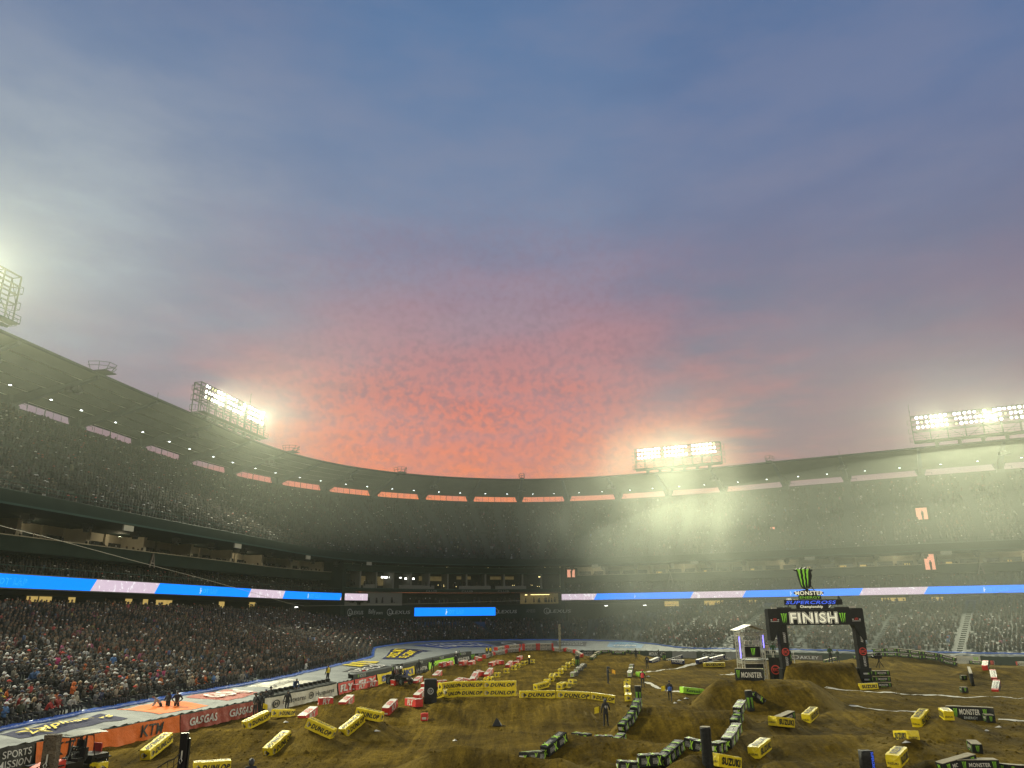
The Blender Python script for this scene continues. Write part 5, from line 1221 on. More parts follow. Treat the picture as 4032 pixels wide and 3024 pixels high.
for (x, y), w in (((2246, 2698), 'farthest of the three behind the long yellow barrier'), ((2224, 2711), 'middle of the three behind the long yellow barrier'), ((2202, 2722), 'nearest of the three behind the long yellow barrier')): block('dunlop', (x, y), None, w, yaw=R(18), ln=.8)
block('dunlop', (2117, 2716), (2146, 2708), 'knocked flat behind the long yellow barrier')
for i in range(7):
    t = i / 6; block('white', (2253 + 44 * t, 2670 - 42 * t), None, '%s in the row climbing away behind the yellow cubes' % ORD[i], yaw=R(16), ln=.6)
for i in range(5):
    t = i / 4; block('white', (2479 + 9 * t, 2670 - 40 * t), None, '%s in the short row right of the whoops' % ORD[i], yaw=R(12), ln=.7)
for i, (x, y) in enumerate(((2474, 2764), (2470, 2734), (2468, 2712), (2472, 2694))): block('dunlop', (x, y), None, '%s in the row right of the whoops' % ORD[i], yaw=R(10), ln=.62)
# stacked yellow blocks on the berm
SEG = [((1709, 2760), (1738, 2750), 'short left end'), ((1739, 2750), (1793, 2744), 'left'), ((1795, 2744), (1903, 2742), 'middle'), ((1905, 2742), (2032, 2742), 'right')]
for k, (A, B, w) in enumerate(SEG): block('dunlop', None, None, '%s in the bottom layer of the stack' % w, world=(at(*A, z=1.0 if k == 0 else 1.2), at(*B, z=1.22)))
for k, (A, B, w) in enumerate(SEG[1:]):
    off = np.array([.0, .12, 0]); block('dunlop', None, None, '%s in the top layer of the stack' % w, tier=1, world=(at(*A, z=1.2) + off, at(*B, z=1.22) + off))
for A, B, w in (((2046, 2752, 1.2), (2186, 2750, 1.2), 'left length of the long barrier on the berm'), ((2190, 2750, 1.2), (2322, 2757, 1.05), 'middle length of the long barrier on the berm'), ((2324, 2757, 1.05), (2418, 2770, .8), 'right length of the long barrier, by the official with the flag')): block('dunlop', None, None, w, world=(at(A[0], A[1], z=A[2]), at(B[0], B[1], z=B[2])))
# black chains
for A, B, w in [((2060, 2982), (2135, 2974), 'lying flat at the low end of the left chain'), ((2148, 2978), (2222, 2916), 'steep at the top of the left foreground chain'),
        ((2258, 2893, .3), (2322, 2900, .3), 'tilted into the dip before the take-off'), ((2342, 2906, .4), (2412, 2906, .4), 'flat at the foot of the take-off'), ((2424, 2908, .4), (2452, 2884, .6), 'first up the left side of the take-off'), ((2452, 2884), (2474, 2858), 'second up the left side of the take-off'),
        ((2476, 2860), (2496, 2826), 'third up the left side of the take-off'), ((2498, 2822), (2515, 2781), 'top of the left side of the take-off'), ((2450, 3034), (2500, 3042), 'at the bottom edge in the middle foreground'), ((2518, 3040), (2604, 3030), 'cut by the bottom edge in the middle foreground'),
        ((2606, 3026), (2648, 2988), 'second of the right foreground chain'), ((2646, 2990), (2680, 2955), 'top of the right foreground chain'), ((2706, 2937), (2772, 2953), 'sloping toward the tall black post'), ((2812, 2976), (2846, 2966), 'right behind the tall black post'),
        ((2862, 2952), (2890, 2914), 'lowest on the right side of the take-off'), ((2878, 2912), (2904, 2874), 'second on the right side of the take-off'), ((2894, 2873), (2914, 2838), 'third on the right side of the take-off'), ((2905, 2834), (2926, 2800), 'top of the right side of the take-off'), ((2968, 2795), (3028, 2848), 'slipping down behind the claw post')]:
    block('rmx', A, B, w)
block('monster', (3060, 2842), (3118, 2816), 'behind the broadside yellow block')
for A, B, w in [((2969, 2985), (3018, 2946), 'largest, steep in the right foreground'), ((3175, 2843), (3208, 2811), 'at the left edge of the right lane crest'), ((3042, 2862), (3114, 2868), 'broadside in front of the tan-topped block'), ((2814, 3020), (2895, 3033), 'broadside at the bottom edge by the tall post'),
        ((3520, 3028), (3554, 2988), 'steep at the bottom right foreground'), ((3612, 2865), (3646, 2826), 'beside the far dirt pile of the right lane'), ((3543, 2907), (3598, 2908), 'beside the near dirt pile of the right lane'), ((3402, 2716), (3440, 2715), 'small at the foot of the finish arch'), ((2770, 2626), (2855, 2625), 'broadside among the dark blue blocks')]:
    block('suzuki', A, B, w)
block('suzuki', (3740, 2842), None, 'dusty, at the left end of the long black barrier', yaw=R(10), ln=.35)
for A, B, w in [((2560, 2609), (2594, 2595), 'leftmost, leaning up'), ((2628, 2600), (2690, 2580), 'long, leaning up behind the others'), ((2645, 2613), (2695, 2615), 'level in front of the others'), ((2708, 2584), (2750, 2602), 'sloping down in the middle'), ((2746, 2617), (2790, 2604), 'rising left of the yellow one'),
        ((2796, 2602), (2852, 2588), 'rising behind the yellow one'), ((2834, 2600), (2882, 2621), 'sloping down right of the yellow one'), ((2878, 2588), (2920, 2606), 'rightmost, beside the scaffold tower')]:
    block('falken', A, B, w)
block('kawasaki', (2683, 2731), (2765, 2739), 'beside the official in the blue jacket'); block('kawasaki', (2512, 2664), None, 'behind the official in the red vest', yaw=R(30), ln=.7)
for i, (A, B) in enumerate([((1905, 2594), (1942, 2579)), ((1943, 2578), (1992, 2568)), ((1993, 2568), (2050, 2563)), ((2058, 2562), (2116, 2560)), ((2119, 2560), (2179, 2560)), ((2181, 2563), (2228, 2565)), ((2230, 2565), (2264, 2573)), ((2266, 2574), (2291, 2590))]):
    block('atv', A, B, '%s from the left along the far turn%s' % (ORD[i] if i else 'first', ', lower layer' if 0 < i < 5 else ''), ln=None)
    if 0 < i < 5:
        P = ground_hit(*A); Q_ = ground_hit(*B); P[2] = gz(*P[:2]); Q_[2] = gz(*Q_[:2]); block('atv', None, None, '%s from the left along the far turn, upper layer' % ORD[i], tier=1, world=(P, Q_))
for i, (A, B) in enumerate([((2328, 2599), (2344, 2586)), ((2343, 2584), (2362, 2576)), ((2364, 2574), (2402, 2572)), ((2410, 2576), (2464, 2579)), ((2470, 2580), (2520, 2586))]): block('monster', A, B, '%s from the left round the second far turn' % (ORD[i] if i else 'first'))
for i, (A, B) in enumerate([((3247, 2608), (3292, 2596)), ((3313, 2600), (3364, 2592)), ((3368, 2592), (3402, 2590)), ((3405, 2590), (3445, 2587)), ((3446, 2586), (3492, 2585)), ((3494, 2585), (3540, 2586)), ((3541, 2587), (3584, 2591)), ((3586, 2591), (3628, 2597)), ((3630, 2597), (3698, 2606)), ((3700, 2606), (3768, 2624))]):
    block('monster', A, B, '%s from the left on the right berm, lower layer' % (ORD[i] if i else 'first'))
    if i > 3:
        P = ground_hit(*A); Q_ = ground_hit(*B); P[2] = gz(*P[:2]); Q_[2] = gz(*Q_[:2]); block('monster', None, None, '%s from the left on the right berm, upper layer' % ORD[i], tier=1, world=(P, Q_))
for A, B, w in (((3823, 2614), (3878, 2618), 'left of the white corner block'), ((3752, 3040), (3800, 3026), 'left of three at the bottom right edge'), ((3802, 3036), (3898, 3038), 'middle of three at the bottom right edge'), ((3948, 3044), (4060, 3048), 'right of three at the bottom right edge')): block('monster', A, B, w)
for (x, y), w, l_ in (((3905, 2848), 'at the right end of the long black barrier', .3), ((3852, 2968), 'alone near the bottom right with a pale top', .33), ((3800, 2680), 'small left of the leaning board', .3), ((3803, 2730), 'alone below the leaning board', .3)): block('monster', (x, y), None, w, yaw=R(12), ln=l_)
for A, B, w in (((3903, 2617), (3948, 2617), 'left of three at the right edge, upper row'), ((3950, 2617), (4003, 2618), 'middle of three at the right edge, upper row'), ((4008, 2619), (4060, 2621), 'right of three at the right edge, upper row'), ((3916, 2679), (3909, 2645), 'upper in the short column at the right'), ((3919, 2723), (3926, 2683), 'lower in the short column at the right'), ((3880, 2640), (3884, 2618), 'at the corner of the right edge row')): block('atv', A, B, w)
# three layer block stack beside the arch
P = ground_hit(3436, 2706); Q_ = ground_hit(3514, 2706); P[2] = Q_[2] = min(P[2], Q_[2]); Q_[1] = P[1] = (P[1] + Q_[1]) / 2
for t_, w in enumerate(('bottom', 'middle', 'top')): block('monster', None, None, '%s of the three layer stack right of the finish arch' % w, tier=t_, world=(P, Q_))
# boards and posts
def board(A, B, h, items, mm, label, th=.35, name='barrier_board'):
    P = GH(A); Q_ = GH(B); L_ = float(np.hypot(*(Q_ - P)[:2])); c = (P + Q_) / 2; yaw_ = math.atan2((Q_ - P)[1], (Q_ - P)[0])
    o = soft_box(L_, th, h, [mm, KIND['monster'][0][1]], lambda s, t: 1 if s == 'top' else 0, 5).build(name, [mm, KIND['monster'][0][1]], smooth=True)
    o.location = (c[0], c[1], min(P[2], Q_[2], gz(c[0], c[1])) - .02); o.rotation_euler = (0, 0, yaw_); q, ml = deco(items, L_, th, h); q.build('board_lettering', ml, o); return tag(o, label, 'barrier')
board((3731, 2824, .1), (3919, 2832, .1), .95, [('MONSTER', 'r', .27, .70, .42, .82, M_WHT2, .025, 0), ('ENERGY', 'r', .35, .64, .12, .30, M_GREYL, .015, 0), ('CLAW', 'r', .14, .23, .15, .85, M_GRN), ('CLAW', 'r', .76, .85, .15, .85, M_GRN)], M_BLACK, 'long black barrier with white claw drink lettering beside the start straight')
board((2897, 2678), (3010, 2678), .98, [('MONSTER', 'r', .22, .94, .25, .7, M_WHT2, .03, 0), ('CLAW', 'r', .04, .18, .15, .85, M_GRN)], M_BLACK, 'black board with white claw drink lettering at the foot of the scaffold tower')
board((3832, 2702), (3818, 2650), 1.25, [('RING', 'r', .1, .32, .5, .9, M_WHT2), ('RING', 'l', .1, .32, .5, .9, M_WHT2)], M_BLACK, 'black board with a white ring leaning at the right of the field', .3)
def bollard(px, py, h, r, label, cl=True, top=None, tilt=0):
    p = ground_hit(px, py); m = MB(); m.tube([(0, 0, 0), (0, 0, .1), (0, 0, h * .5), (0, 0, h - .06), (0, 0, h)], [r, r * 1.03, r * .98, r * 1.02, r * .9], 16); o = m.build('padded_post', M_BLACK, smooth=False)
    o.location = (p[0], p[1], p[2] - .05); o.rotation_euler = (0, R(tilt), 0); q = MB()
    if cl:
        for a0_ in (-70, -125):
            fn = lambda u, v: ((r + .02) * math.cos(R(a0_ + 40 * (u - .5))), (r + .02) * math.sin(R(a0_ + 40 * (u - .5))), h * (.12 + .55 * v))
            claw(q, fn, 0)
    ring(q, lambda u, v: ((u - .5) * 1.9 * r, (v - .5) * 1.9 * r, h + .012), 1, 0.0, .5, 14)
    q.build('post_print', [M_GRN, KIND['monster'][0][1]], o)
    if top: qq = MB(); qq.tube([(0, 0, h), (0, 0, h + .25)], [.1, .12], 8); qq.build('beacon', M_WARM2, o)
    return tag(o, label, 'padded post')
bollard(2515, 2768, 1.45, .30, 'black padded post with a green claw left of the white-lined turn'); bollard(2957, 2797, 1.5, .29, 'dusty black padded post leaning on the crest of the landing', tilt=-3)
bollard(2789, 3024, 1.75, .25, 'tall glossy black padded post in the middle foreground', cl=False); bollard(2274, 2624, 1.5, .33, 'black padded post with a claw at the top of the whoops')
bollard(2084, 2614, 1.0, .14, 'thin black post with a lit lamp on top', cl=False, top=True); bollard(2616, 2600, 1.2, .3, 'black padded post between the dark blue blocks'); bollard(2695, 2586, 1.2, .28, 'black padded post behind the dark blue blocks')
bollard(3108, 2610, 1.3, .3, 'black padded post left of the finish jump crest')
# tall square pad with a round logo
p = ground_hit(1692, 2770); m = soft_box(.95, .9, 1.75, [M_BLACK], lambda s, t: 0, 8); o = m.build('tall_pad', M_BLACK, smooth=True); o.location = (p[0], p[1] + .3, p[2] - .05); o.rotation_euler = (0, 0, R(8))
q, ml = deco([('RING', 'r', .25, .75, .38, .66, M_GREYL), ('SX', 'r', .36, .64, .46, .58, M_GREYL, .03, 0)], .95, .9, 1.75); q.build('pad_print', ml, o); tag(o, 'tall square black pad with a faint round logo left of the yellow stack', 'crash pad')
p = ground_hit(3420, 3046); m = soft_box(.52, .4, .92, [M_BLACK], lambda s, t: 0, 9); o = m.build('tall_pad', M_BLACK, smooth=True); o.location = (p[0], p[1], p[2]); q = MB()
q.text('SUPERCROSS', lambda u, v: (.12 + .11 * v, -.23, .88 - .8 * u), 0, 0, .03); q.build('pad_print', [M_BLUEL], o); tag(o, 'square black pad with blue lettering at the bottom edge on the right', 'crash pad')
# red generator box and black covered speaker on the dirt
p = ground_hit(1671, 2838); o = soft_box(.5, .42, .5, [M_RED], lambda s, t: 0, 2).build('toolbox', M_RED, smooth=True); o.location = p; q = MB(); q.bar((-.18, 0, .5), (-.18, 0, .62), .04); q.bar((.18, 0, .5), (.18, 0, .62), .04); q.bar((-.2, 0, .62), (.2, 0, .62), .04); q.build('carry_handle', M_BLACKM, o)
q, ml = deco([('QUAD', 'r', .2, .8, .2, .5, M_WHT2)], .5, .42, .5); q.build('box_label', ml, o); tag(o, 'small red generator standing on the dirt below the yellow stack', 'generator')
p = ground_hit(1957, 2858); m = MB(); m.add([(-.42, -.3, 0), (.4, -.35, 0), (.45, .3, 0), (-.4, .3, 0), (-.2, -.12, .45), (.15, -.15, .5), (.18, .15, .42), (-.2, .15, .4), (-.02, 0, .68)], [(0, 1, 5, 4), (1, 2, 6, 5), (2, 3, 7, 6), (3, 0, 4, 7), (4, 5, 8), (5, 6, 8), (6, 7, 8), (7, 4, 8)]); m.bar((.3, -.2, .1), (.75, -.3, .02), .05)
o = m.build('covered_speaker', M_BLACK); o.location = p; o.scale = (.8, .8, .75); tag(o, 'small black covered equipment heap alone on the open dirt', 'equipment cover')
# litter and clods
for i, (x, y) in enumerate(((1124, 2846), (1481, 2882), (1791, 2918), (2552, 2665), (2674, 2760), (2700, 2752), (2657, 2770), (3567, 2930), (3935, 2865), (3885, 2880), (2880, 2652))):
    p = ground_hit(x, y); m = MB(); r = random.Random(i); m.add([(r.uniform(-.3, -.15), r.uniform(-.1, .1), 0), (0, -.14, .03), (r.uniform(.15, .35), 0, .02), (.05, .15, .06), (0, 0, .12)], [(0, 1, 4), (1, 2, 4), (2, 3, 4), (3, 0, 4)]); o = m.build('litter', M_WHT2); o.location = p
    tag(o, 'scrap of white litter on the dirt, %s' % ('below the official walking by the cream banner', 'right of the second dirt cone', 'on the foreground crest', 'beside the official in the red vest', 'left of the landing mound', 'at the foot of the landing mound', 'below the official in the blue jacket', 'beside the near pile of the right lane', 'left scrap at the far right', 'right of the long barrier', 'near the scaffold tower')[i], 'litter')
r = np.random.default_rng(77); VV = []; FF = []; b = 0
for _ in range(9000):
    x = r.uniform(-26, 45); y = r.uniform(38, 95); 
    if abs(x / y) > .72 or r.random() > .25 + .75 * (vnoise(np.array([x]), np.array([y]), 4.0, 12)[0] > .1): continue
    s = r.uniform(.02, .075) * (1 + (r.random() < .05)); z = gz(x, y)
    q = np.array([(-1, -.8, -.3), (1, -.9, -.3), (.9, 1, -.3), (-1, .8, -.3), (-.4, -.4, .8), (.5, -.3, .7), (.4, .5, .9), (-.5, .4, .6)]) * s * r.uniform(.7, 1.3, 3); VV.append(q + [x, y, z]); FF.append(np.array([(0, 1, 5, 4), (1, 2, 6, 5), (2, 3, 7, 6), (3, 0, 4, 7), (4, 5, 6, 7)]) + b); b += 8
o = link(bpy.data.objects.new('dirt_clods', np_mesh('clods', np.vstack(VV), np.vstack(FF), M_DIRT))); tag(o, 'loose clods of dirt scattered over the track', 'dirt', kind='stuff')

for d in DBG:
    if d[2] > 3.6 or d[2] < 1.0: print('DBG', d)
# ================================================================== FINISH ARCH AND SCAFFOLD TOWER
AY = 85.0; pL = at(3022, 2402, Y=AY); pR = at(3397, 2397, Y=AY - .4); k_ = (pR[0] - pL[0]) / 375.0; ztop = (pL[2] + pR[2]) / 2
arch = tag(empty('finish_arch', (pL[0], AY, 0), math.atan2(-.4, pR[0] - pL[0])), 'tall black finish arch over the last jump with white FINISH lettering', 'finish arch')
AW = pR[0] - pL[0]; X_ = lambda px: (px - 3022) * k_; Z_ = lambda py, px=3210: ztop + (2400 - py) * k_ * 1.02
def fr(x0, x1, z0, z1, y=-.02): return lambda u, v: (x0 + (x1 - x0) * u, y, z0 + (z1 - z0) * v)
zb = Z_(2458)
m = MB(); m.box((AW / 2, .6, (ztop + zb) / 2), (AW - 2.2, 1.2, ztop - zb)); m.box((AW / 2, .6, ztop + .06), (AW - .1, 1.1, .1)); m.build('beam', M_BLACK, arch)
for sx2, nm in ((0, 1), (1, -1)):
    m = MB(); x0 = 0 if sx2 == 0 else AW; m.prism([(x0, ztop + .02), (x0 + nm * 1.18, ztop + .02), (x0 + nm * 1.18, zb), (x0 + nm * .75, zb - .9), (x0 + nm * .35, Z_(2516)), (x0 - nm * -.02, Z_(2514))] if nm > 0 else
                             [(x0, ztop + .02), (x0, Z_(2514)), (x0 - .35, Z_(2516)), (x0 - .75, zb - .9), (x0 - 1.18, zb), (x0 - 1.18, ztop + .02)], 1.25); m.build('side_wing', M_BLACK, arch)
    xl = X_(3076) if sx2 == 0 else X_(3376); hL = zb + .3; zg = -.2
    m = MB(); m.box((xl, .62, (hL + zg) / 2), (.92, .9, hL - zg)); m.box((xl, .62, .75), (1.25, 1.2, 1.9)); m.box((xl, .62, 2.6), (1.02, 1.0, .08)); m.box((xl, .62, 4.1), (1.02, 1.0, .08)); leg = m.build('leg', M_BLACK, arch)
    q = MB(); ring(q, fr(xl - .40, xl + .40, 2.98, 3.78, .10), 0, .38, .5, 24); q.text('RMC', fr(xl - .27, xl + .27, 3.2, 3.55, .10), 0, 0, .05); q.build('leg_emblem', M_REDP, leg)
    q = MB(); fn = lambda z0, z1: (lambda u, v: (xl + .25 - .28 * v - (.05), .10, z1 + (z0 - z1) * u)); q.text('YAMAHA', fn(4.3, 5.4), 0, .0, .03); q.text('YOSHIMURA', fn(1.85, 2.9), 0, 0, .02)
    for z in (.55, 1.15): q.box((xl - .05, -.01, z), (.5, .02, .16)); 
    q.build('leg_lettering', M_WHITE, leg)
    q = MB(); q.text('X', fr(xl + .12, xl + .32, 1.07, 1.24, -.03), 0, 0, .05); q.text('X', fr(xl + .12, xl + .32, .47, .64, -.03), 0, 0, .05); q.build('leg_lettering', M_GRN, leg)
q = MB(); x0, x1, z0, z1 = X_(3107), X_(3293), Z_(2451), Z_(2411)
q.text('FINISH', fr(x0 - .06, x1 + .06, z0 - .06, z1 + .06, -.015), 0, .0, .085); q.text('FINISH', fr(x0 - .02, x1 + .02, z0 - .03, z1 + .03, -.03), 1, .0, .06); q.text('FINISH', fr(x0 + .03, x1 - .03, z0 + .03, z1 - .03, -.045), 0, .0, .025)
q.build('finish_lettering', [M_CRLIT, M_BLACK], arch)
q = MB(); claw(q, fr(X_(3071), X_(3097), Z_(2451), Z_(2414), -.02)); claw(q, fr(X_(3300), X_(3328), Z_(2451), Z_(2414), -.02)); q.build('beam_emblem', M_GRLIT, arch)
for a in (3030, 3350):
    q = MB(); q.text('ATV', fr(X_(a + 9), X_(a + 24), Z_(2442), Z_(2432), -.03), 0, 0, .06); q.build('beam_emblem', M_REDP, arch)
    q = MB(); q.box((X_(a + 16), -.02, Z_(2444)), (.9, .02, .06)); q.box((X_(a + 3), -.02, Z_(2438)), (.16, .02, .12)); q.box((X_(a + 30), -.02, Z_(2438)), (.16, .02, .12)); q.build('beam_emblem', M_WHITE, arch)
# header sign
def plate(x0, x1, y0, y1, mm, name, lift=-.1, th=.25):
    m = MB(); m.box(((X_(x0) + X_(x1)) / 2, .3 + lift, (Z_(y0) + Z_(y1)) / 2), (X_(x1) - X_(x0), th, abs(Z_(y1) - Z_(y0)))); return m.build(name, mm, arch)
plate(3140, 3266, 2399, 2383, M_BLACK, 'header_panel'); plate(3094, 3322, 2383, 2363, M_BLACK, 'header_panel'); plate(3062, 3118, 2401, 2391, M_BLACKM, 'loudspeaker'); plate(3288, 3345, 2401, 2391, M_BLACKM, 'loudspeaker'); plate(3040, 3060, 2401, 2392, M_CREAM, 'lamp_box'); plate(3348, 3372, 2401, 2388, M_CREAM, 'lamp_box')
q = MB(); q.text('SUPERCROSS', fr(X_(3099), X_(3295), Z_(2380), Z_(2367), .0), 0, .03, .03); q.build('header_lettering', M_BLUEL, arch)
q = MB(); q.text('AMA', fr(X_(3101), X_(3122), Z_(2364), Z_(2356), .0), 0, 0, .03); q.text('Championship', fr(X_(3152), X_(3242), Z_(2397), Z_(2384), .0), 0, 0, .03); q.build('header_lettering', M_CRLIT, arch)
m = MB(); rr = random.Random(4); pts = []
for i in range(26):
    a = 2 * math.pi * i / 26; pts.append((X_(3196) + math.cos(a) * k_ * (60 + rr.uniform(-3, 3)), Z_(2338) + math.sin(a) * k_ * (11.5 + rr.uniform(-2, 1.5))))
pts = [(x, z) for x, z in pts][::-1]; T = Matrix.Translation((0, .1, 0)); m.prism(pts, .25, 0, T); m.box((X_(3198), .22, Z_(2354)), (k_ * 88, .24, k_ * 15)); m.build('header_panel', M_BLACK, arch)
q = MB(); q.text('MONSTER', fr(X_(3140), X_(3252), Z_(2346), Z_(2330), .07), 0, 0, .025); q.build('header_lettering', M_CRLIT, arch)
q = MB(); q.text('ENERGY', fr(X_(3156), X_(3238), Z_(2359), Z_(2350), .07), 0, 0, .005); q.build('header_lettering', M_GRLIT, arch)
o_ = [(.0, .92), (.06, .86), (.16, .84), (.2, .55), (.27, .25), (.33, .06), (.45, -.03), (.6, .03), (.7, .02), (.82, .1), (.86, .4), (.93, .62), (.9, .8), (1.0, .86), (.98, .93), (.9, .9), (.84, 1.0), (.7, .93), (.62, 1.02), (.5, .95), (.42, 1.03), (.3, .93), (.2, .99), (.1, .9)]
cx0, cx1, cz0, cz1 = X_(3146), X_(3221), Z_(2321), Z_(2241); m = MB(); m.prism([(cx0 + (cx1 - cx0) * a, cz0 + (cz1 - cz0) * b) for a, b in o_], .3, 0, T); m.bar((X_(3190), .25, cz0), (X_(3190), .25, Z_(2345)), .25); m.bar((X_(3205), .3, cz0 + .5), (X_(3225), .6, Z_(2330)), .06); m.build('claw_sign', M_BLACK, arch)
q = MB(); claw(q, fr(cx0 + .25, cx1 - .35, cz0 + .05, cz1 - .12, .08)); q.build('claw_emblem', M_GRLIT, arch)
q = MB(); 
for a, b in (((3104, 2398), (3120, 2362)), ((3268, 2398), (3283, 2384)), ((3305, 2384), (3312, 2350)), ((3312, 2350), (3325, 2378))): q.bar((X_(a[0]), .3, Z_(a[1])), (X_(b[0]), .3, Z_(b[1])), .12)
q.build('bracing', M_STEEL, arch)

# scaffold tower
TY = 90.0; p0 = at(2928, 2672, Y=TY); p1 = at(3020, 2672, Y=TY); tw = p1[0] - p0[0]; TZ = gz((p0[0] + p1[0]) / 2, TY)
tow = tag(empty('scaffold_tower', (p0[0], TY, TZ), R(-4)), 'aluminium truss scaffold tower with a gabled roof and violet tube lights beside the finish arch', 'scaffold tower')
def truss(m, a, b, w=.28, n=8, r=.055):
    a = Vector(a); b = Vector(b); d = b - a; u = Vector((1, 0, 0)) if abs(d.normalized().z) > .9 else Vector((0, 0, 1)); v = d.normalized().cross(u).normalized(); u = v.cross(d.normalized())
    c = [(u * i + v * j) * w / 2 for i, j in ((-1, -1), (1, -1), (1, 1), (-1, 1))]
    for k in c: m.bar(a + k, b + k, r)
    for i in range(n):
        for f in range(4):
            p = a + d * (i / n) + c[f if i % 2 else (f + 1) % 4]; q = a + d * ((i + 1) / n) + c[(f + 1) % 4 if i % 2 else f]; m.bar(p, q, r * .6)
HT = 5.15; DP = 2.5
for x in (.13, tw - .13):
    for y in (0, DP): m = MB(); truss(m, (x, y, 0), (x, y, HT), n=14); m.build('leg', M_ALU, tow)
for z, nm in ((2.05, 'truss_beam'), (HT - .12, 'truss_beam')):
    for y in (0, DP): m = MB(); truss(m, (.25, y, z), (tw - .25, y, z), n=7); m.build(nm, M_ALU, tow)
    for x in (.13, tw - .13): m = MB(); truss(m, (x, .15, z), (x, DP - .15, z), n=6); m.build(nm, M_ALU, tow)
m = MB(); m.box((tw / 2, DP / 2, 2.25), (tw, DP, .1)); m.box((tw / 2 + 2.2, DP / 2, 2.25), (2.2, DP, .1)); m.build('deck', M_STEEL, tow)
m = MB(); x0, x1 = -.35, tw + .35; zr = HT + .12
b = 0; V_ = [(x0, -.5, zr + .15), (tw / 2, -.5, zr + .75), (x1, -.5, zr + .15), (x0, DP + .8, zr + .15), (tw / 2, DP + .8, zr + .75), (x1, DP + .8, zr + .15)]; V_ += [(x, y, z + .07) for x, y, z in V_]
m.add(V_, [(0, 1, 4, 3), (1, 2, 5, 4), (6, 9, 10, 7), (7, 10, 11, 8), (0, 6, 7, 1), (1, 7, 8, 2), (3, 4, 10, 9), (4, 5, 11, 10), (0, 3, 9, 6), (2, 8, 11, 5)]); m.build('roof', M_CREAM, tow)
m = MB(); m.bar((tw / 2, -.1, zr), (tw / 2, -.1, zr + .7), .1); m.bar((.1, -.1, zr), (.1, -.1, zr + .25), .1); m.bar((tw - .1, -.1, zr), (tw - .1, -.1, zr + .25), .1); m.bar((tw / 2, DP, zr), (tw / 2, DP, zr + .7), .1); m.build('roof_post', M_ALU, tow)
m = MB(); m.box((tw / 2 - .05, -.05, 3.15), (1.75, .14, 1.15)); sc_ = m.build('display_screen', M_BLACKM, tow); q = MB(); claw(q, fr(tw / 2 - .28, tw / 2 + .28, 2.72, 3.55, -.14)); q.build('screen_emblem', M_GRLIT, sc_)
q = MB(); 
for a, b in (((-.9, 2.55), (.9, 2.55)), ((-.9, 3.76), (.9, 3.76)), ((-.9, 2.55), (-.9, 3.76)), ((.9, 2.55), (.9, 3.76))): q.bar((tw / 2 - .05 + a[0], -.1, a[1]), (tw / 2 - .05 + b[0], -.1, b[1]), .06)
q.build('screen_frame', M_ALU, sc_)
m = MB()
for z in (3.95, 4.3): m.bar((.25, -.05, z), (tw - .25, -.05, z), .05)
for x in (.35, .95, tw - .95, tw - .35): m.bar((x, -.05, 3.8), (x, -.05, 4.3), .05)
m.box((tw / 2 - .5, .5, 4.15), (.5, .4, .35)); m.box((tw / 2 + .5, .6, 4.2), (.6, .5, .4))
for z in (2.9, 3.3): m.bar((tw, 0, z), (tw + 3.2, 0, z), .05); m.bar((tw, DP, z), (tw + 3.2, DP, z), .05)
for x in (tw + .8, tw + 1.6, tw + 2.4, tw + 3.2): m.bar((x, 0, 2.2), (x, 0, 3.3), .05); m.bar((x, DP, 0), (x, DP, 3.3), .05)
m.bar((tw + 3.2, 0, 0), (tw + 3.2, 0, 2.2), .1); m.build('guard_rail', M_ALU, tow)
for x, z0, z1 in ((-.12, 2.5, HT - .35), (tw - .08, 3.6, HT - .2), (tw + 1.9, 3.75, HT - .45)): m = MB(); m.tube([(x, -.2, z0), (x, -.2, z1)], .05, 6); m.build('tube_light', M_VIOL, tow)
m = MB(); m.grid(lambda u, v: (.3 + (tw - .6) * u, -.02 + .05 * math.sin(u * 14 + v * 3), 1.85 * v), np.linspace(0, 1, 20), np.linspace(0, 1, 6)); cl_ = m.build('cloth_banner', M_BLACK, tow)
q = MB(); q.text('SUPER', fr(.55, 1.65, .98, 1.22, -.1), 0, .03, .04); q.text('X', fr(1.7, 2.4, .8, 1.25, -.1), 1, .05, .04); q.box((tw / 2, -.08, 1.38), (1.9, .02, .04), 1); q.build('banner_lettering', [M_WHITE, M_LGRN], cl_)
m = MB(); m.grid(lambda u, v: (tw + .25 + 1.35 * u, -.28 + .05 * math.sin(u * 12 + v * 3), 2.55 * v), np.linspace(0, 1, 16), np.linspace(0, 1, 6)); cl_ = m.build('cloth_banner', M_BLACK, tow)
q = MB(); ring(q, fr(tw + .42, tw + 1.42, .75, 1.75, -.36), 0, .38, .5, 24); q.text('RMC', fr(tw + .62, tw + 1.24, 1.07, 1.45, -.36), 0, 0, .06); q.build('banner_emblem', M_REDP, cl_)

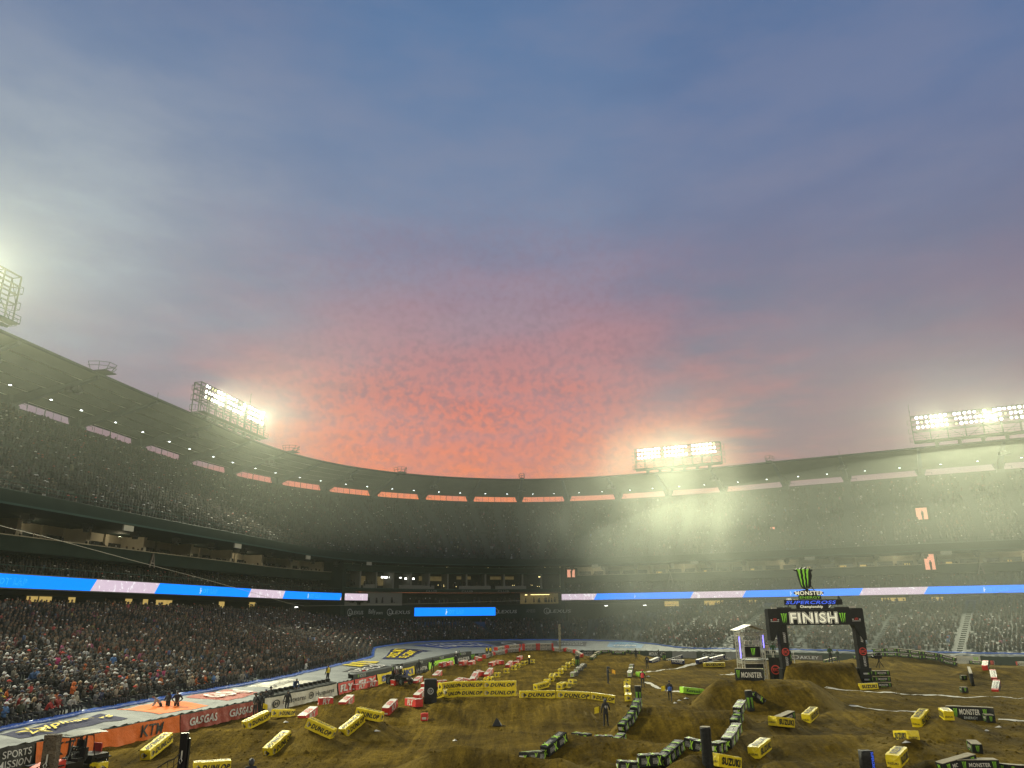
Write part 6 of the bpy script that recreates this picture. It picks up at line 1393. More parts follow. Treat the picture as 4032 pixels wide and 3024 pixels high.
# ================================================================== PEOPLE
def skin_body(J, E, rad, root, sub=1):
    me = bpy.data.meshes.new('b'); names = list(J); ix = {n: i for i, n in enumerate(names)}
    me.from_pydata([J[n] for n in names], [(ix[a], ix[b]) for a, b in E], []); o = bpy.data.objects.new('b', me); COL.objects.link(o)
    md = o.modifiers.new('s', 'SKIN'); md.use_smooth_shade = True; sv = me.skin_vertices[0].data
    for n in names:
        r = rad[n]; sv[ix[n]].radius = (r, r) if not isinstance(r, tuple) else r; sv[ix[n]].use_root = (n == root)
    if sub: o.modifiers.new('u', 'SUBSURF').levels = sub
    dg = bpy.context.evaluated_depsgraph_get(); dg.update(); out = bpy.data.meshes.new_from_object(o.evaluated_get(dg)); bpy.data.objects.remove(o); return out
def pose(kind='stand', rnd=None):
    r = rnd or random.Random(0); J = {}
    if kind.startswith('sit'):
        J = dict(pel=(0, 0, .50), spn=(0, .02, .68), cst=(0, .05, .90), nck=(0, .06, 1.06), hd=(0, .10, 1.17), hdt=(0, .09, 1.27))
        for s, n in ((-1, 'L'), (1, 'R')):
            J['sh' + n] = (s * .18, .04, .99); J['el' + n] = (s * .25, .06, .74); J['wr' + n] = (s * .13, .30, .66); J['ha' + n] = (s * .07, .37, .66)
            J['hp' + n] = (s * .10, .04, .47); J['kn' + n] = (s * .14, .46, .50); J['an' + n] = (s * .14, .45, .08); J['to' + n] = (s * .15, .60, .04)
        if kind == 'sit_lean':
            for n in ('cst', 'nck', 'hd', 'hdt', 'shL', 'shR'): J[n] = (J[n][0], J[n][1] + .17, J[n][2] - .07)
            for s, n in ((-1, 'L'), (1, 'R')): J['el' + n] = (s * .2, .36, .66); J['wr' + n] = (s * .08, .48, .72); J['ha' + n] = (s * .03, .50, .80)
        if kind == 'sit_phone': J['elR'] = (.27, .22, .80); J['wrR'] = (.15, .34, 1.0); J['haR'] = (.12, .36, 1.08)
        if kind == 'sit_cross':
            for s, n in ((-1, 'L'), (1, 'R')): J['el' + n] = (s * .25, .10, .76); J['wr' + n] = (-s * .03, .24, .80); J['ha' + n] = (-s * .11, .22, .80)
    else:
        J = dict(pel=(0, 0, .96), spn=(0, .0, 1.14), cst=(0, .01, 1.34), nck=(0, .01, 1.51), hd=(0, .05, 1.63), hdt=(0, .04, 1.73))
        for s, n in ((-1, 'L'), (1, 'R')):
            J['sh' + n] = (s * .19, 0, 1.43); J['el' + n] = (s * .27, -.03, 1.15); J['wr' + n] = (s * .27, .08, .92); J['ha' + n] = (s * .26, .12, .84)
            J['hp' + n] = (s * .10, 0, .92); J['kn' + n] = (s * .12, .03, .50); J['an' + n] = (s * .14, -.02, .09); J['to' + n] = (s * .16, .15, .04)
        if kind == 'walk': J['knL'] = (-.11, .22, .54); J['anL'] = (-.11, .24, .12); J['toL'] = (-.12, .40, .09); J['knR'] = (.11, -.02, .50); J['anR'] = (.12, -.28, .14); J['toR'] = (.13, -.16, .03); J['haL'] = (-.27, -.12, .88); J['wrL'] = (-.28, -.10, .95); J['wrR'] = (.27, .2, .97); J['haR'] = (.25, .27, .92)
        if kind == 'hips':
            for s, n in ((-1, 'L'), (1, 'R')): J['el' + n] = (s * .36, -.08, 1.18); J['wr' + n] = (s * .20, .06, 1.03); J['ha' + n] = (s * .13, .11, 1.0)
        if kind == 'work':
            for s, n in ((-1, 'L'), (1, 'R')): J['el' + n] = (s * .26, .08, 1.16); J['wr' + n] = (s * .14, .30, 1.12); J['ha' + n] = (s * .08, .37, 1.12)
        if kind == 'bend':
            for n in ('cst', 'nck', 'hd', 'hdt', 'shL', 'shR', 'spn'): f = max(0, J[n][2] - .96); J[n] = (J[n][0], J[n][1] + f * .75, .96 + f * .72)
            for s, n in ((-1, 'L'), (1, 'R')): J['el' + n] = (s * .25, .42, 1.0); J['wr' + n] = (s * .14, .56, .86); J['ha' + n] = (s * .1, .62, .80)
        if kind == 'flag': J['elR'] = (.31, .06, 1.17); J['wrR'] = (.36, .26, 1.05); J['haR'] = (.37, .33, 1.02)
    return J
BODY = {}
def body(kind, fingers=True):
    if kind in BODY: return BODY[kind]
    J = pose(kind); E = [('pel', 'spn'), ('spn', 'cst'), ('cst', 'nck'), ('nck', 'hd'), ('hd', 'hdt')]
    rad = dict(pel=(.15, .12), spn=(.14, .11), cst=(.165, .12), nck=.058, hd=(.082, .10), hdt=(.06, .07))
    for n in 'LR':
        E += [('cst', 'sh' + n), ('sh' + n, 'el' + n), ('el' + n, 'wr' + n), ('wr' + n, 'ha' + n), ('pel', 'hp' + n), ('hp' + n, 'kn' + n), ('kn' + n, 'an' + n), ('an' + n, 'to' + n)]
        rad.update({'sh' + n: .078, 'el' + n: .055, 'wr' + n: .035, 'ha' + n: (.036, .022), 'hp' + n: .098, 'kn' + n: .068, 'an' + n: .048, 'to' + n: .036})
        if fingers:
            h = Vector(J['ha' + n]); d = (h - Vector(J['wr' + n])).normalized(); sd = d.cross(Vector((0, 0, 1))); sd = (sd if sd.length > .2 else Vector((1, 0, 0))).normalized(); up = sd.cross(d)
            for i, (o_, l_) in enumerate(((-.026, .055), (-.009, .068), (.009, .062), (.026, .048))):
                a, b = 'f%s%da' % (n, i), 'f%s%db' % (n, i); J[a] = tuple(h + d * .045 + sd * o_); J[b] = tuple(h + d * (.045 + l_ * .7) + sd * o_ - up * .02); E += [('ha' + n, a), (a, b)]; rad[a] = .009; rad[b] = .008
            a = 't' + n; J[a] = tuple(Vector(J['wr' + n]) + d * .045 + sd * .05 - up * .005); E.append(('wr' + n, a)); rad[a] = .010
    J['nos'] = (J['hd'][0], J['hd'][1] + .105, J['hd'][2] - .005); E.append(('hd', 'nos')); rad['nos'] = .012
    me = skin_body(J, E, rad, 'pel'); me.name = 'person_body'
    seg = [(np.array(J[a]), np.array(J[b]), 1 if (b in ('hd', 'hdt', 'nos') or b.startswith(('ha', 'f', 't')) and not b.startswith('to')) else 2 if a[:2] in ('hp', 'kn') else 3 if b.startswith('to') else 0) for a, b in E if b[:2] not in ('hp',)]
    seg.append((np.array(J['pel']), np.array(J['pel']) + [0, .0, -.05], 2))
    for mm in (M_JACK, M_SKIN, M_PANT, M_SHOE): me.materials.append(mm)
    C = np.array([p.center[:] for p in me.polygons]); D = []
    for a, b, k in seg:
        d = b - a; t = np.clip(((C - a) @ d) / (d @ d + 1e-9), 0, 1); D.append(np.linalg.norm(C - (a + t[:, None] * d), axis=1) - (.03 if k == 0 else 0))
    idx_ = np.argmin(np.array(D), 0); me.polygons.foreach_set('material_index', np.array([seg[i][2] for i in idx_], np.int32)); me.update()
    BODY[kind] = (me, J); return BODY[kind]
HW = {}
def headwear(kind):
    if kind in HW: return HW[kind]
    m = MB(); n = 10
    def dome(r0, zc, lo, squash=1.0, back=0.0, yo=.0):
        b = len(m.v); st = [0, 25, 50, 75, 90]; 
        for a in [lo] + st[1:]:
            for i in range(n): th = 2 * math.pi * i / n; m.v.append((r0 * .88 * math.cos(R(a)) * math.cos(th), yo + r0 * 1.08 * math.cos(R(a)) * math.sin(th), zc + r0 * squash * math.sin(R(a)) - (back if math.sin(th) < -.2 and a == lo else 0)))
        for k in range(4):
            for i in range(n): m.f.append((b + k * n + i, b + k * n + (i + 1) % n, b + (k + 1) * n + (i + 1) % n, b + (k + 1) * n + i)); m.m.append(0)
    if kind == 'hair': dome(.112, .02, 5, 1.0, .07, -.012)
    if kind == 'long': dome(.118, .02, 5, 1.0, .2, -.02)
    if kind == 'cap': dome(.115, .03, 0, .95, 0, 0); m.add([(-.07, .09, .03), (.07, .09, .03), (.06, .20, .02), (-.06, .20, .02), (-.07, .09, .045), (.07, .09, .045), (.06, .20, .03), (-.06, .20, .03)], [(0, 3, 2, 1), (4, 5, 6, 7), (3, 7, 6, 2), (0, 4, 7, 3), (1, 2, 6, 5)])
    if kind == 'beanie': dome(.120, .015, -5, 1.15)
    if kind == 'hood': dome(.135, .0, -28, 1.0, .08, -.02)
    if kind == 'helmet': dome(.15, -.01, -35, 1.0, .02, 0); m.add([(-.1, .13, -.06), (.1, .13, -.06), (.07, .2, -.1), (-.07, .2, -.1), (0, .14, .09), (0, .25, .1)], [(0, 1, 2, 3), (0, 3, 5, 4), (1, 4, 5, 2)])
    HW[kind] = {}; HW[kind]['mb'] = m; return HW[kind]
def hw_mesh(kind, mm):
    d = headwear(kind)
    if mm.name not in d: d[mm.name] = d['mb'].mesh('headwear', mm, True)
    return d[mm.name]
HCOL = {'dark': mat('dark hair', (.02, .014, .01)), 'brown': mat('brown hair', (.06, .032, .014), .6), 'blond': mat('blond hair', (.26, .17, .07), .6), 'grey': mat('grey hair', (.25, .24, .22), .6), 'white': mat('white hat cloth', (.55, .54, .50), .8), 'black': mat('black hat cloth', (.012, .012, .014), .8),
        'red': mat('red hat cloth', (.40, .03, .02), .8), 'jack': M_JACK, 'navy': mat('navy hat cloth', (.015, .02, .06), .8), 'whelm': mat('white helmet shell', (.6, .58, .55), .25), 'bhelm': mat('black helmet shell', (.015, .015, .018), .6)}
def person(loc, yaw, kind, col, hk, hc, label, cat='person', group=None, scale=1.0, name='person', fing=True):
    me, J = body(kind, fing); o = link(bpy.data.objects.new(name, me)); o.location = loc; o.rotation_euler = (0, 0, yaw); o.scale = (scale,) * 3; o.color = (*col, 1)
    h = link(bpy.data.objects.new({'hair': 'hair', 'long': 'hair', 'cap': 'cap', 'beanie': 'hat', 'hood': 'hood', 'helmet': 'helmet'}[hk], hw_mesh(hk, HCOL[hc])), o); h.location = (J['hd'][0], J['hd'][1] - .01, J['hd'][2] + .02); h.color = o.color
    tag(o, label, cat, group); return o
def vest(o, mm, kind='stand', z0=.98, z1=1.44):
    m = MB(); n = 14; J = pose(kind)
    for z, r in ((z0, .175), ((z0 + z1) / 2, .185), (z1 - .06, .195), (z1 + .03, .12)):
        f = (z - J['pel'][2]) / (J['nck'][2] - J['pel'][2]); cx = J['pel'][0] + (J['nck'][0] - J['pel'][0]) * f; cy = J['pel'][1] + (J['nck'][1] - J['pel'][1]) * f
        for i in range(n): a = 2 * math.pi * i / n; m.v.append((cx + r * 1.0 * math.cos(a), cy + r * .80 * math.sin(a), z))
    for k in range(3):
        for i in range(n): m.f.append((k * n + i, k * n + (i + 1) % n, (k + 1) * n + (i + 1) % n, (k + 1) * n + i)); m.m.append(0)
    v = m.build('vest', mm, o, True); return v
def number(o, t, mm=M_WHITE):
    q = MB(); q.text(t, lambda u, v: (.10 - .20 * u, -.17, 1.18 + .18 * v), 0, 0, .05); q.build('back_number', mm, o)
def flag(loc, yaw, mm, label):
    e = tag(empty('flag', loc, yaw), label, 'flag'); m = MB(); m.bar((0, 0, -.1), (0, 0, .75), .025); m.build('flag_stick', M_WOOD, e)
    m = MB(); m.grid(lambda u, v: (.40 * u, .05 * math.sin(u * 6), .25 + .40 * v - .12 * u), np.linspace(0, 1, 7), np.linspace(0, 1, 4)); m.build('flag_cloth', mm, e); return e
BK = (.012, .012, .014)
def official(px, py, yaw, kind, col, hk, hc, label, z=None, sc=1.0, **k):
    p = ground_hit(px, py) if z is None else at(px, py, z=z); return person(tuple(p), R(yaw), kind, col, hk, hc, label, 'track official', k.get('group'), sc), p
o, p = official(2387, 2862, 8, 'flag', BK, 'helmet', 'bhelm', 'official in black with white back number holding a yellow flag below the long barrier'); number(o, '19'); flag((p[0] - .38, p[1] + .25, p[2] + .65), R(200), M_YEL, 'yellow flag hanging beside the official with back number nineteen')
o, p = official(2395, 2694, -80, 'work', (.02, .02, .025), 'helmet', 'bhelm', 'official in black standing among the whoops holding a flag'); flag((p[0] + .42, p[1] - .1, p[2] + .85), R(-20), mat('amber flag cloth', (.75, .38, .02), .6), 'orange yellow flag held over the whoops')
o, p = official(2532, 2707, -5, 'stand', BK, 'cap', 'red', 'official in a bright red vest and red cap beside the white line'); vest(o, mat('red vest', (.62, .04, .05), .7))
o, p = official(2640, 2765, -12, 'walk', BK, 'cap', 'black', 'official in a blue and black jacket walking away with a yellow flag'); vest(o, mat('blue jacket back', (.03, .09, .36), .7), 'walk', .95, 1.28); flag((p[0] - .35, p[1] + .1, p[2] + .75), R(190), M_YEL, 'yellow flag beside the official in the blue jacket')
official(1002, 2826, 150, 'hips', BK, 'cap', 'black', 'leftmost official of the group of four by the red banner'); o, p = official(1020, 2818, 160, 'stand', BK, 'cap', 'black', 'second official of the group of four by the red banner'); flag((p[0] + .3, p[1] - .2, p[2] + .3), R(0), M_YEL, 'furled yellow flag in the group by the red banner')
official(1039, 2806, -120, 'work', BK, 'cap', 'navy', 'third official of the group of four, turned to the right'); official(1061, 2797, 170, 'work', BK, 'beanie', 'black', 'tallest official at the right of the group of four', sc=1.04)
official(1128, 2812, 185, 'walk', BK, 'cap', 'black', 'official in black walking toward the camera past the cream banner')
o, p = official(1158, 2745, -150, 'bend', (.03, .06, .14), 'hair', 'dark', 'worker in a blue vest leaning over the dark trough', z=.6)
for i, (x, y, yw, kd, cl_, l_) in enumerate(((627, 2828, 120, 'bend', (.25, .25, .25), 'photographer bending down above the orange banner'), (655, 2824, 160, 'work', BK, 'hooded person in black above the orange banner'), (690, 2822, 200, 'hips', BK, 'person in black cap standing right above the orange banner'))): official(x, y, yw, kd, cl_, 'cap' if i != 1 else 'hood', 'black' if i != 1 else 'jack', l_, z=.62)
o, p = official(1289, 2690, 60, 'stand', BK, 'cap', 'black', 'security worker in a yellow and black vest on the tarpaulin', z=1.1); vest(o, M_YEL)
official(1386, 2716, 60, 'bend', BK, 'hood', 'jack', 'official in black bending at the end of the cream banner'); o, p = official(1433, 2694, 180, 'stand', (.45, .02, .02), 'helmet', 'whelm', 'rider in red with a white helmet behind the red banner')
official(1648, 2662, -10, 'stand', BK, 'cap', 'black', 'official in black by the short black banner'); official(1703, 2648, 20, 'work', BK, 'cap', 'black', 'official in black beside the steep red block')
o, p = official(1795, 2622, 0, 'stand', BK, 'helmet', 'whelm', 'official with a white helmet and back number near the far corner'); number(o, '27'); official(1808, 2606, 180, 'stand', BK, 'cap', 'black', 'official in black behind the white-helmeted one')
for x, l_ in ((1917, 'left worker in a yellow vest at the far turn'), (1931, 'right worker in a yellow vest at the far turn')): o, p = official(x, 2588, 180, 'stand', BK, 'hair', 'dark', l_); vest(o, M_YEL)
o, p = official(2549, 2634, 0, 'stand', BK, 'cap', 'black', 'official with a white back number by the leftmost blue block'); number(o, '19'); official(2597, 2604, 40, 'walk', BK, 'cap', 'black', 'distant official in black before the mountain banner'); official(2505, 2600, 180, 'stand', BK, 'cap', 'black', 'distant official in black at the second far turn')
official(2722, 2585, -60, 'bend', (.05, .07, .09), 'hood', 'jack', 'hooded worker crouching on the wall padding'); official(2866, 2585, 180, 'stand', BK, 'cap', 'black', 'distant official in black left of the scaffold tower')
official(3273, 2612, 180, 'work', (.03, .06, .03), 'cap', 'black', 'photographer in green black on the berm seen through the arch'); official(3302, 2610, 180, 'stand', (.03, .05, .03), 'hair', 'dark', 'person in dark green on the berm seen through the arch')
official(3922, 2604, 180, 'work', BK, 'cap', 'black', 'seated photographer in black at the right wall', z=.35); official(3994, 2600, 160, 'work', (.1, .08, .06), 'hair', 'brown', 'person in tan at the right wall')
p = np.array([p0[0] + tw / 2 + 2.0, TY + 1.0, TZ + 2.3]); person(tuple(p), R(180), 'stand', (.5, .42, .3), 'cap', 'white', 'marshal in a cream jacket on the scaffold deck', 'track official'); person((p[0] + .8, p[1] + .3, p[2]), R(150), 'stand', (.03, .10, .03), 'hair', 'dark', 'person in green on the scaffold deck', 'track official')
P_ = ground_hit(975, 3175); person((P_[0], P_[1], P_[2]), R(10), 'stand', BK, 'helmet', 'bhelm', 'black patterned helmet of a person cut off by the bottom edge', 'track official', scale=at(975, 2998, Y=P_[1])[2] / 1.78 if False else 1.0)
# individual spectators
PCOL = {n: c for c, _, n in CLOTH}; names = [n for _, _, n in CLOTH]; r = np.random.default_rng(91); kinds = ['sit', 'sit_lean', 'sit_phone', 'sit_cross', 'sit']
SPX = [(200, 2835, 'red', 'hair', 'brown', 'spectator in a bright red hoodie leaning over the blue roll in the front row'), (325, 2795, 'beige', 'hood', 'jack', 'hooded spectator in cream in the front row'), (120, 2850, 'black', 'cap', 'white', 'front row spectator in black with a white cap'),
       (360, 2790, 'grey', 'hair', 'dark', 'spectator in a grey sweater with hand at the mouth'), (255, 2815, 'grey', 'cap', 'white', 'spectator in grey bowed forward under a white cap'), (90, 2770, 'white', 'hair', 'dark', 'spectator in a white top beside a red one'), (107, 2712, 'red', 'hair', 'dark', 'spectator in a red top beside a white one'),
       (25, 2725, 'orange', 'hair', 'brown', 'spectator in an orange hoodie at the left edge'), (285, 2705, 'orange', 'hood', 'jack', 'spectator in an orange hood in the middle rows'), (500, 2668, 'orange', 'hair', 'dark', 'spectator in orange near the end of the lit rows'), (487, 2640, 'beige', 'hair', 'dark', 'spectator in a pale jacket up the middle rows'), (225, 2590, 'pink', 'hair', 'dark', 'spectator in a pink top high in the near rows')]
proj = []
for i in ind: q = LB[i]; X, Y, Z = q[0], q[1], q[2] + .9 - CZ; dep = Y * math.cos(TH) + Z * math.sin(TH); a = X / dep; b = (Z * math.cos(TH) - Y * math.sin(TH)) / dep; proj.append((2016 + FPX * (a * math.cos(RO) - b * math.sin(RO)), 1512 - FPX * (a * math.sin(RO) + b * math.cos(RO))))
proj = np.array(proj); special = {}
for s in SPX:
    d = np.hypot(proj[:, 0] - s[0], proj[:, 1] - s[1]); 
    for k in special: d[k] = 1e9
    special[int(np.argmin(d))] = s
for j, i in enumerate(ind):
    q = LB[i]; kd = kinds[r.integers(5)]
    if j in special:
        _, _, cn, hk, hc, lab = special[j]; grp = 'spectators in the near rows'
    else:
        cn = names[r.choice(len(names), p=CP)]; hk = ['hair', 'hair', 'long', 'cap', 'beanie', 'hood'][r.choice(6, p=[.3, .18, .17, .19, .08, .08])]; hc = {'hair': ['dark', 'brown', 'grey', 'dark'][r.integers(4)], 'long': ['dark', 'brown', 'blond'][r.integers(3)], 'cap': ['black', 'white', 'red', 'navy', 'black'][r.integers(5)], 'beanie': ['black', 'white', 'navy'][r.integers(3)], 'hood': 'jack'}[hk]
        hw_ = {'hair': 'short %s hair' % hc, 'long': 'long %s hair' % hc, 'cap': '%s cap' % ('a ' + hc), 'beanie': 'a %s beanie' % hc, 'hood': 'the hood up'}[hk]
        rw = LROW[i]; rt = ('front row left stand', 'second row behind the blue roll', 'third row left stand', 'fourth row left stand', 'fifth row left stand')[rw] if rw < 5 else 'row %s left stand' % ('six', 'seven', 'eight', 'nine', 'ten', 'eleven', 'twelve', 'thirteen', 'fourteen', 'fifteen', 'sixteen', 'seventeen')[min(rw - 5, 11)]
        pz = {'sit': 'hands on knees', 'sit_lean': 'leaning forward', 'sit_phone': 'raising a phone', 'sit_cross': 'arms crossed'}[kd]
        lab = ('spectator in %s with %s, %s, %s' % (cn, hw_.replace('short ', ''), pz, rt)).replace('row behind the blue roll', 'row, left stand'); grp = 'spectators in %s, %s' % (cn, rt)
    c = np.array(PCOL[cn]) * (r.uniform(.3, .7) if j not in special else .75)
    person(tuple(q + [0, 0, .02]), LY[i] + r.normal(0, .2), kd, tuple(c), hk, hc, lab, 'spectator', grp, float(r.uniform(.94, 1.08)), 'spectator', False)

# ================================================================== VEHICLES
def wheel_mesh():
    m = MB(); n = 16; 
    prof = [(.30, -.11), (.33, -.09), (.345, 0), (.33, .09), (.30, .11)]
    for i in range(n):
        a = 2 * math.pi * i / n
        for r_, y in prof: rr_ = r_ + (.012 if i % 2 else 0); m.v.append((rr_ * math.cos(a), y, rr_ * math.sin(a)))
    for i in range(n):
        for k in range(4): m.f.append((i * 5 + k, ((i + 1) % n) * 5 + k, ((i + 1) % n) * 5 + k + 1, i * 5 + k + 1)); m.m.append(0)
    ty = m.mesh('tyre', M_BLACKM)
    m = MB(); m.tube([(0, -.10, 0), (0, -.05, 0), (0, .05, 0), (0, .10, 0)], [.19, .16, .16, .19], 10)
    for k in range(5): a = 2 * math.pi * k / 5; m.bar((0, 0, 0), (.29 * math.cos(a), 0, .29 * math.sin(a)), .06)
    return ty, m.mesh('rim', M_STEEL)
TYR, RIM = wheel_mesh()
def buggy(px, py, yaw, label, L_=3.3, roof=True, hood=M_BLACKM, plate_=True, zoff=0.0, at_=None):
    p = ground_hit(px, py) if at_ is None else at_; e = tag(empty('utility_vehicle', (p[0], p[1], p[2] + zoff), R(yaw)), label, 'utility vehicle'); h = L_ / 2
    for x in (-h + .45, h - .5):
        for y in (-.66, .66):
            w = link(bpy.data.objects.new('wheel', None), e); w.location = (x, y, .34); w.empty_display_size = .1; link(bpy.data.objects.new('tyre', TYR), w); link(bpy.data.objects.new('rim', RIM), w)
    m = MB(); m.box((0, 0, .42), (L_ - .5, 1.05, .22)); m.box((-h + .55, 0, .72), (1.0, 1.3, .38)); m.box((.1, 0, .60), (.9, 1.2, .25))
    for x in (-h + .45, h - .5):
        for y in (-.66, .66): m.box((x, y, .74), (.85, .3, .06))
    m.build('body', M_BLACKM, e)
    m = MB(); m.add([(h - 1.15, -.6, .95), (h - 1.15, .6, .95), (h - .05, -.42, .72), (h - .05, .42, .72), (h - 1.15, -.6, .5), (h - 1.15, .6, .5), (h - .02, -.42, .45), (h - .02, .42, .45)], [(0, 2, 3, 1), (4, 5, 7, 6), (0, 4, 6, 2), (1, 3, 7, 5), (2, 6, 7, 3), (0, 1, 5, 4)]); m.build('hood', hood, e)
    for y in (-.32, .32): m = MB(); m.box((-.25, y, .78), (.48, .48, .16)); m.box((-.5, y, 1.05), (.14, .46, .52)); m.build('seat', M_BLACK, e)
    m = MB()
    for y in (-.62, .62): m.tube([(h - 1.15, y, .9), (h - 1.5, y * .9, 1.85), (-.1, y * .9, 1.92), (-.75, y * .9, 1.85), (-h + .9, y, .85)], .03, 6); m.bar((-.35, y * .95, .8), (-.35, y * .9, 1.9), .05)
    for x, z in ((h - 1.5, 1.85), (-.1, 1.92), (-.75, 1.85)): m.bar((x, -.56, z), (x, .56, z), .05)
    m.build('roll_cage', M_BLACKM, e)
    m = MB(); m.tube([(.28, .32, 1.02), (.34, .32, 1.08)], .17, 10, caps=False); m.build('steering_wheel', M_BLACKM, e)
    if roof: m = MB(); m.grid(lambda u, v: (h - 1.4 - (L_ - 1.7) * u, -.66 + 1.32 * v, 1.93 + .06 * math.sin(math.pi * v) + .05 * math.sin(math.pi * u) + .015 * math.sin(v * 30)), np.linspace(0, 1, 8), np.linspace(0, 1, 9)); m.box((-.2, 0, 1.93), (L_ - 1.8, 1.28, .05)); m.build('roof', mat('grey green roof sheet', (.10, .11, .09), .5, var=.2), e)
    if plate_: m = MB(); m.box((-h - .02, -.3, 1.05), (.05, .6, .5)); pl_ = m.build('rear_plate', M_REDP, e); q = MB(); q.box((-h - .05, -.3, 1.0), (.01, .3, .08)); q.build('plate_print', M_WHITE, pl_)
    for y in (-.3, .3): m = MB(); m.box((h - .02, y, .62), (.05, .2, .1)); m.build('headlight', M_CREAM, e)
    return e, p
e, p = buggy(262, 3062, -112, 'black off-road buggy with a flat roof parked by the orange banner', 3.6, True, mat('red white hood', (.6, .05, .03), .4, var=.2), True)
o = person((p[0] + .2, p[1] + .6, p[2] + .55), R(-112 - 90), 'sit', BK, 'cap', 'black', 'driver in black seated in the roofed buggy', 'driver'); o = person((p[0] + .0, p[1] + 1.2, p[2] + 1.95 - .55), R(100), 'sit', BK, 'helmet', 'bhelm', 'helmeted person seen over the buggy roof', 'driver')
o.scale = (.01, .01, .01); bpy.data.objects.remove(o.children[0]); bpy.data.objects.remove(o)
e, p = buggy(1573, 2696, -35, 'open black utility cart before the yellow banner', 2.7, False, M_BLACKM, False)
for s, l_ in ((-.32, 'left rider with a white helmet seated in the open cart'), (.32, 'right rider with a white helmet seated in the open cart')):
    a = R(-35); person((p[0] - .25 * math.cos(a) - s * math.sin(a), p[1] - .25 * math.sin(a) + s * math.cos(a), p[2] + .38), a - R(90), 'sit', (.10, .03, .03) if s < 0 else BK, 'helmet', 'whelm', l_, 'driver')
# broadcast camera on the stack
p = ground_hit(3475, 2698); zc = p[2] + 3 * BH + .05; e = tag(empty('broadcast_camera', (p[0], p[1], zc)), 'black broadcast camera on a tripod above the three layer stack', 'tv camera'); m = MB()
for a in (0, 120, 240): m.bar((.45 * math.cos(R(a)), .45 * math.sin(R(a)), 0), (0, 0, .75), .05)
m.build('tripod', M_BLACKM, e); m = MB(); m.box((-.05, 0, 1.1), (.75, .25, .34)); m.tube([(-.42, 0, 1.12), (-.75, 0, 1.12)], [.09, .13], 8); m.box((.1, 0, 1.42), (.3, .2, .25)); m.bar((0, 0, .75), (0, 0, 1.0), .12); m.build('camera_head', M_BLACKM, e)
p = ground_hit(3475, 2690); m = MB(); m.add([(-1, -.4, 0), (1, -.4, 0), (1, .4, 0), (-1, .4, 0), (-.7, -.3, .25), (.7, -.3, .2), (.7, .3, .2), (-.7, .3, .3)], [(4, 5, 6, 7), (0, 1, 5, 4), (1, 2, 6, 5), (2, 3, 7, 6), (3, 0, 4, 7)])

# ================================================================== FOREGROUND POSTS, NET, CABLES, POLE
def post(px0, px1, py, Y, mm, label, second=False, pad=None):
    a = at(px0, py, Y=Y); b = at(px1, py, Y=Y); w = b[0] - a[0]; x = (a[0] + b[0]) / 2; z = a[2]
    m = MB(); n = 14
    for k in range(n + 1):
        zz_ = z * k / n; j = .008 * math.sin(k * 3.1)
        for sx2, sy2 in ((-1, -1), (1, -1), (1, 1), (-1, 1)): m.v.append((sx2 * w / 2 + j, sy2 * w * .35 + j, zz_))
    for k in range(n):
        for i in range(4): m.f.append((4 * k + i, 4 * k + (i + 1) % 4, 4 * k + 4 + (i + 1) % 4, 4 * k + 4 + i)); m.m.append(0)
    m.f.append((4 * n, 4 * n + 1, 4 * n + 2, 4 * n + 3)); m.m.append(0); o = m.build('net_post', mm); o.location = (x, Y, 0); tag(o, label, 'post')
    q = MB(); q.tube([(0, -w * .4 - .02, z - .42), (.03, -w * .4 - .03, z - .47), (0, -w * .4 - .03, z - .52), (-.03, -w * .4 - .03, z - .47), (0, -w * .4 - .02, z - .42)], .008, 5); q.bar((0, -w * .4, z - .3), (0, -w * .4, z - .43), .02); q.build('shackle', M_ALU, o)
    if pad: q = MB(); q.box((w * .45, w * .3, z - .85), (w * .5, w * .5, 1.5)); q.build('post_sleeve', M_BLACKM, o)
    return x, z
xa, za = post(187, 238, 2892, 14.0, M_WOOD, 'weathered timber net post in the near left corner', pad=False)
xb, zb_ = post(716, 744, 2886, 15.5, M_BLACKM, 'black steel net post with a shackle near the bottom left', pad=True)
m = MB(); A_ = Vector((xa, 13.9, za - .45)); B_ = Vector((xb, 15.4, zb_ - .32)); nx_, nz_ = 20, 8
def netp(i, j):
    u = i / nx_; p = A_.lerp(B_, u); return (p.x, p.y, p.z - .38 * math.sin(math.pi * min(u * 1.0, 1)) ** .8 - j * .135 - .02 * math.sin(i * 1.7 + j))
for j in range(nz_): m.tube([netp(i, j) for i in range(nx_ + 1)], .011 if j == 0 else .006, 4, caps=False)
for i in range(1, nx_): m.tube([netp(i, j) for j in range(nz_)], .006, 4, caps=False)
for j in range(6): m.tube([(xa - .05 - .16 * k, 13.9, za - .45 - .20 * j - .09 * k) for k in range(8)], .007, 4, caps=False)
for k in range(1, 8): m.tube([(xa - .05 - .16 * k, 13.9, za - .45 - .20 * j - .09 * k) for j in range(6)], .006, 4, caps=False)
o = m.build('rope_net', mat('black rope', (.02, .018, .015), .9)); tag(o, 'dark rope net sagging between the two near posts', 'net')
def cable(pts, r_, label): m = MB(); m.tube([tuple(at(x, y, Y=Y)) for x, y, Y in pts], r_, 5); o = m.build('cable', mat('pale cable', (.28, .26, .20), .6)); tag(o, label, 'cable')
cable([(-60, 2055, 38), (0, 2070, 40), (225, 2126, 48), (520, 2206, 60), (800, 2279, 76), (1000, 2335, 95), (1130, 2374, 118), (1200, 2386, 135)], .018, 'pale support cable sweeping down in front left stand')
cable([(1200, 2386, 135), (1400, 2383, 138), (1700, 2376, 145), (2200, 2360, 150), (2500, 2368, 150)], .02, 'thin support cable in front of the press boxes')
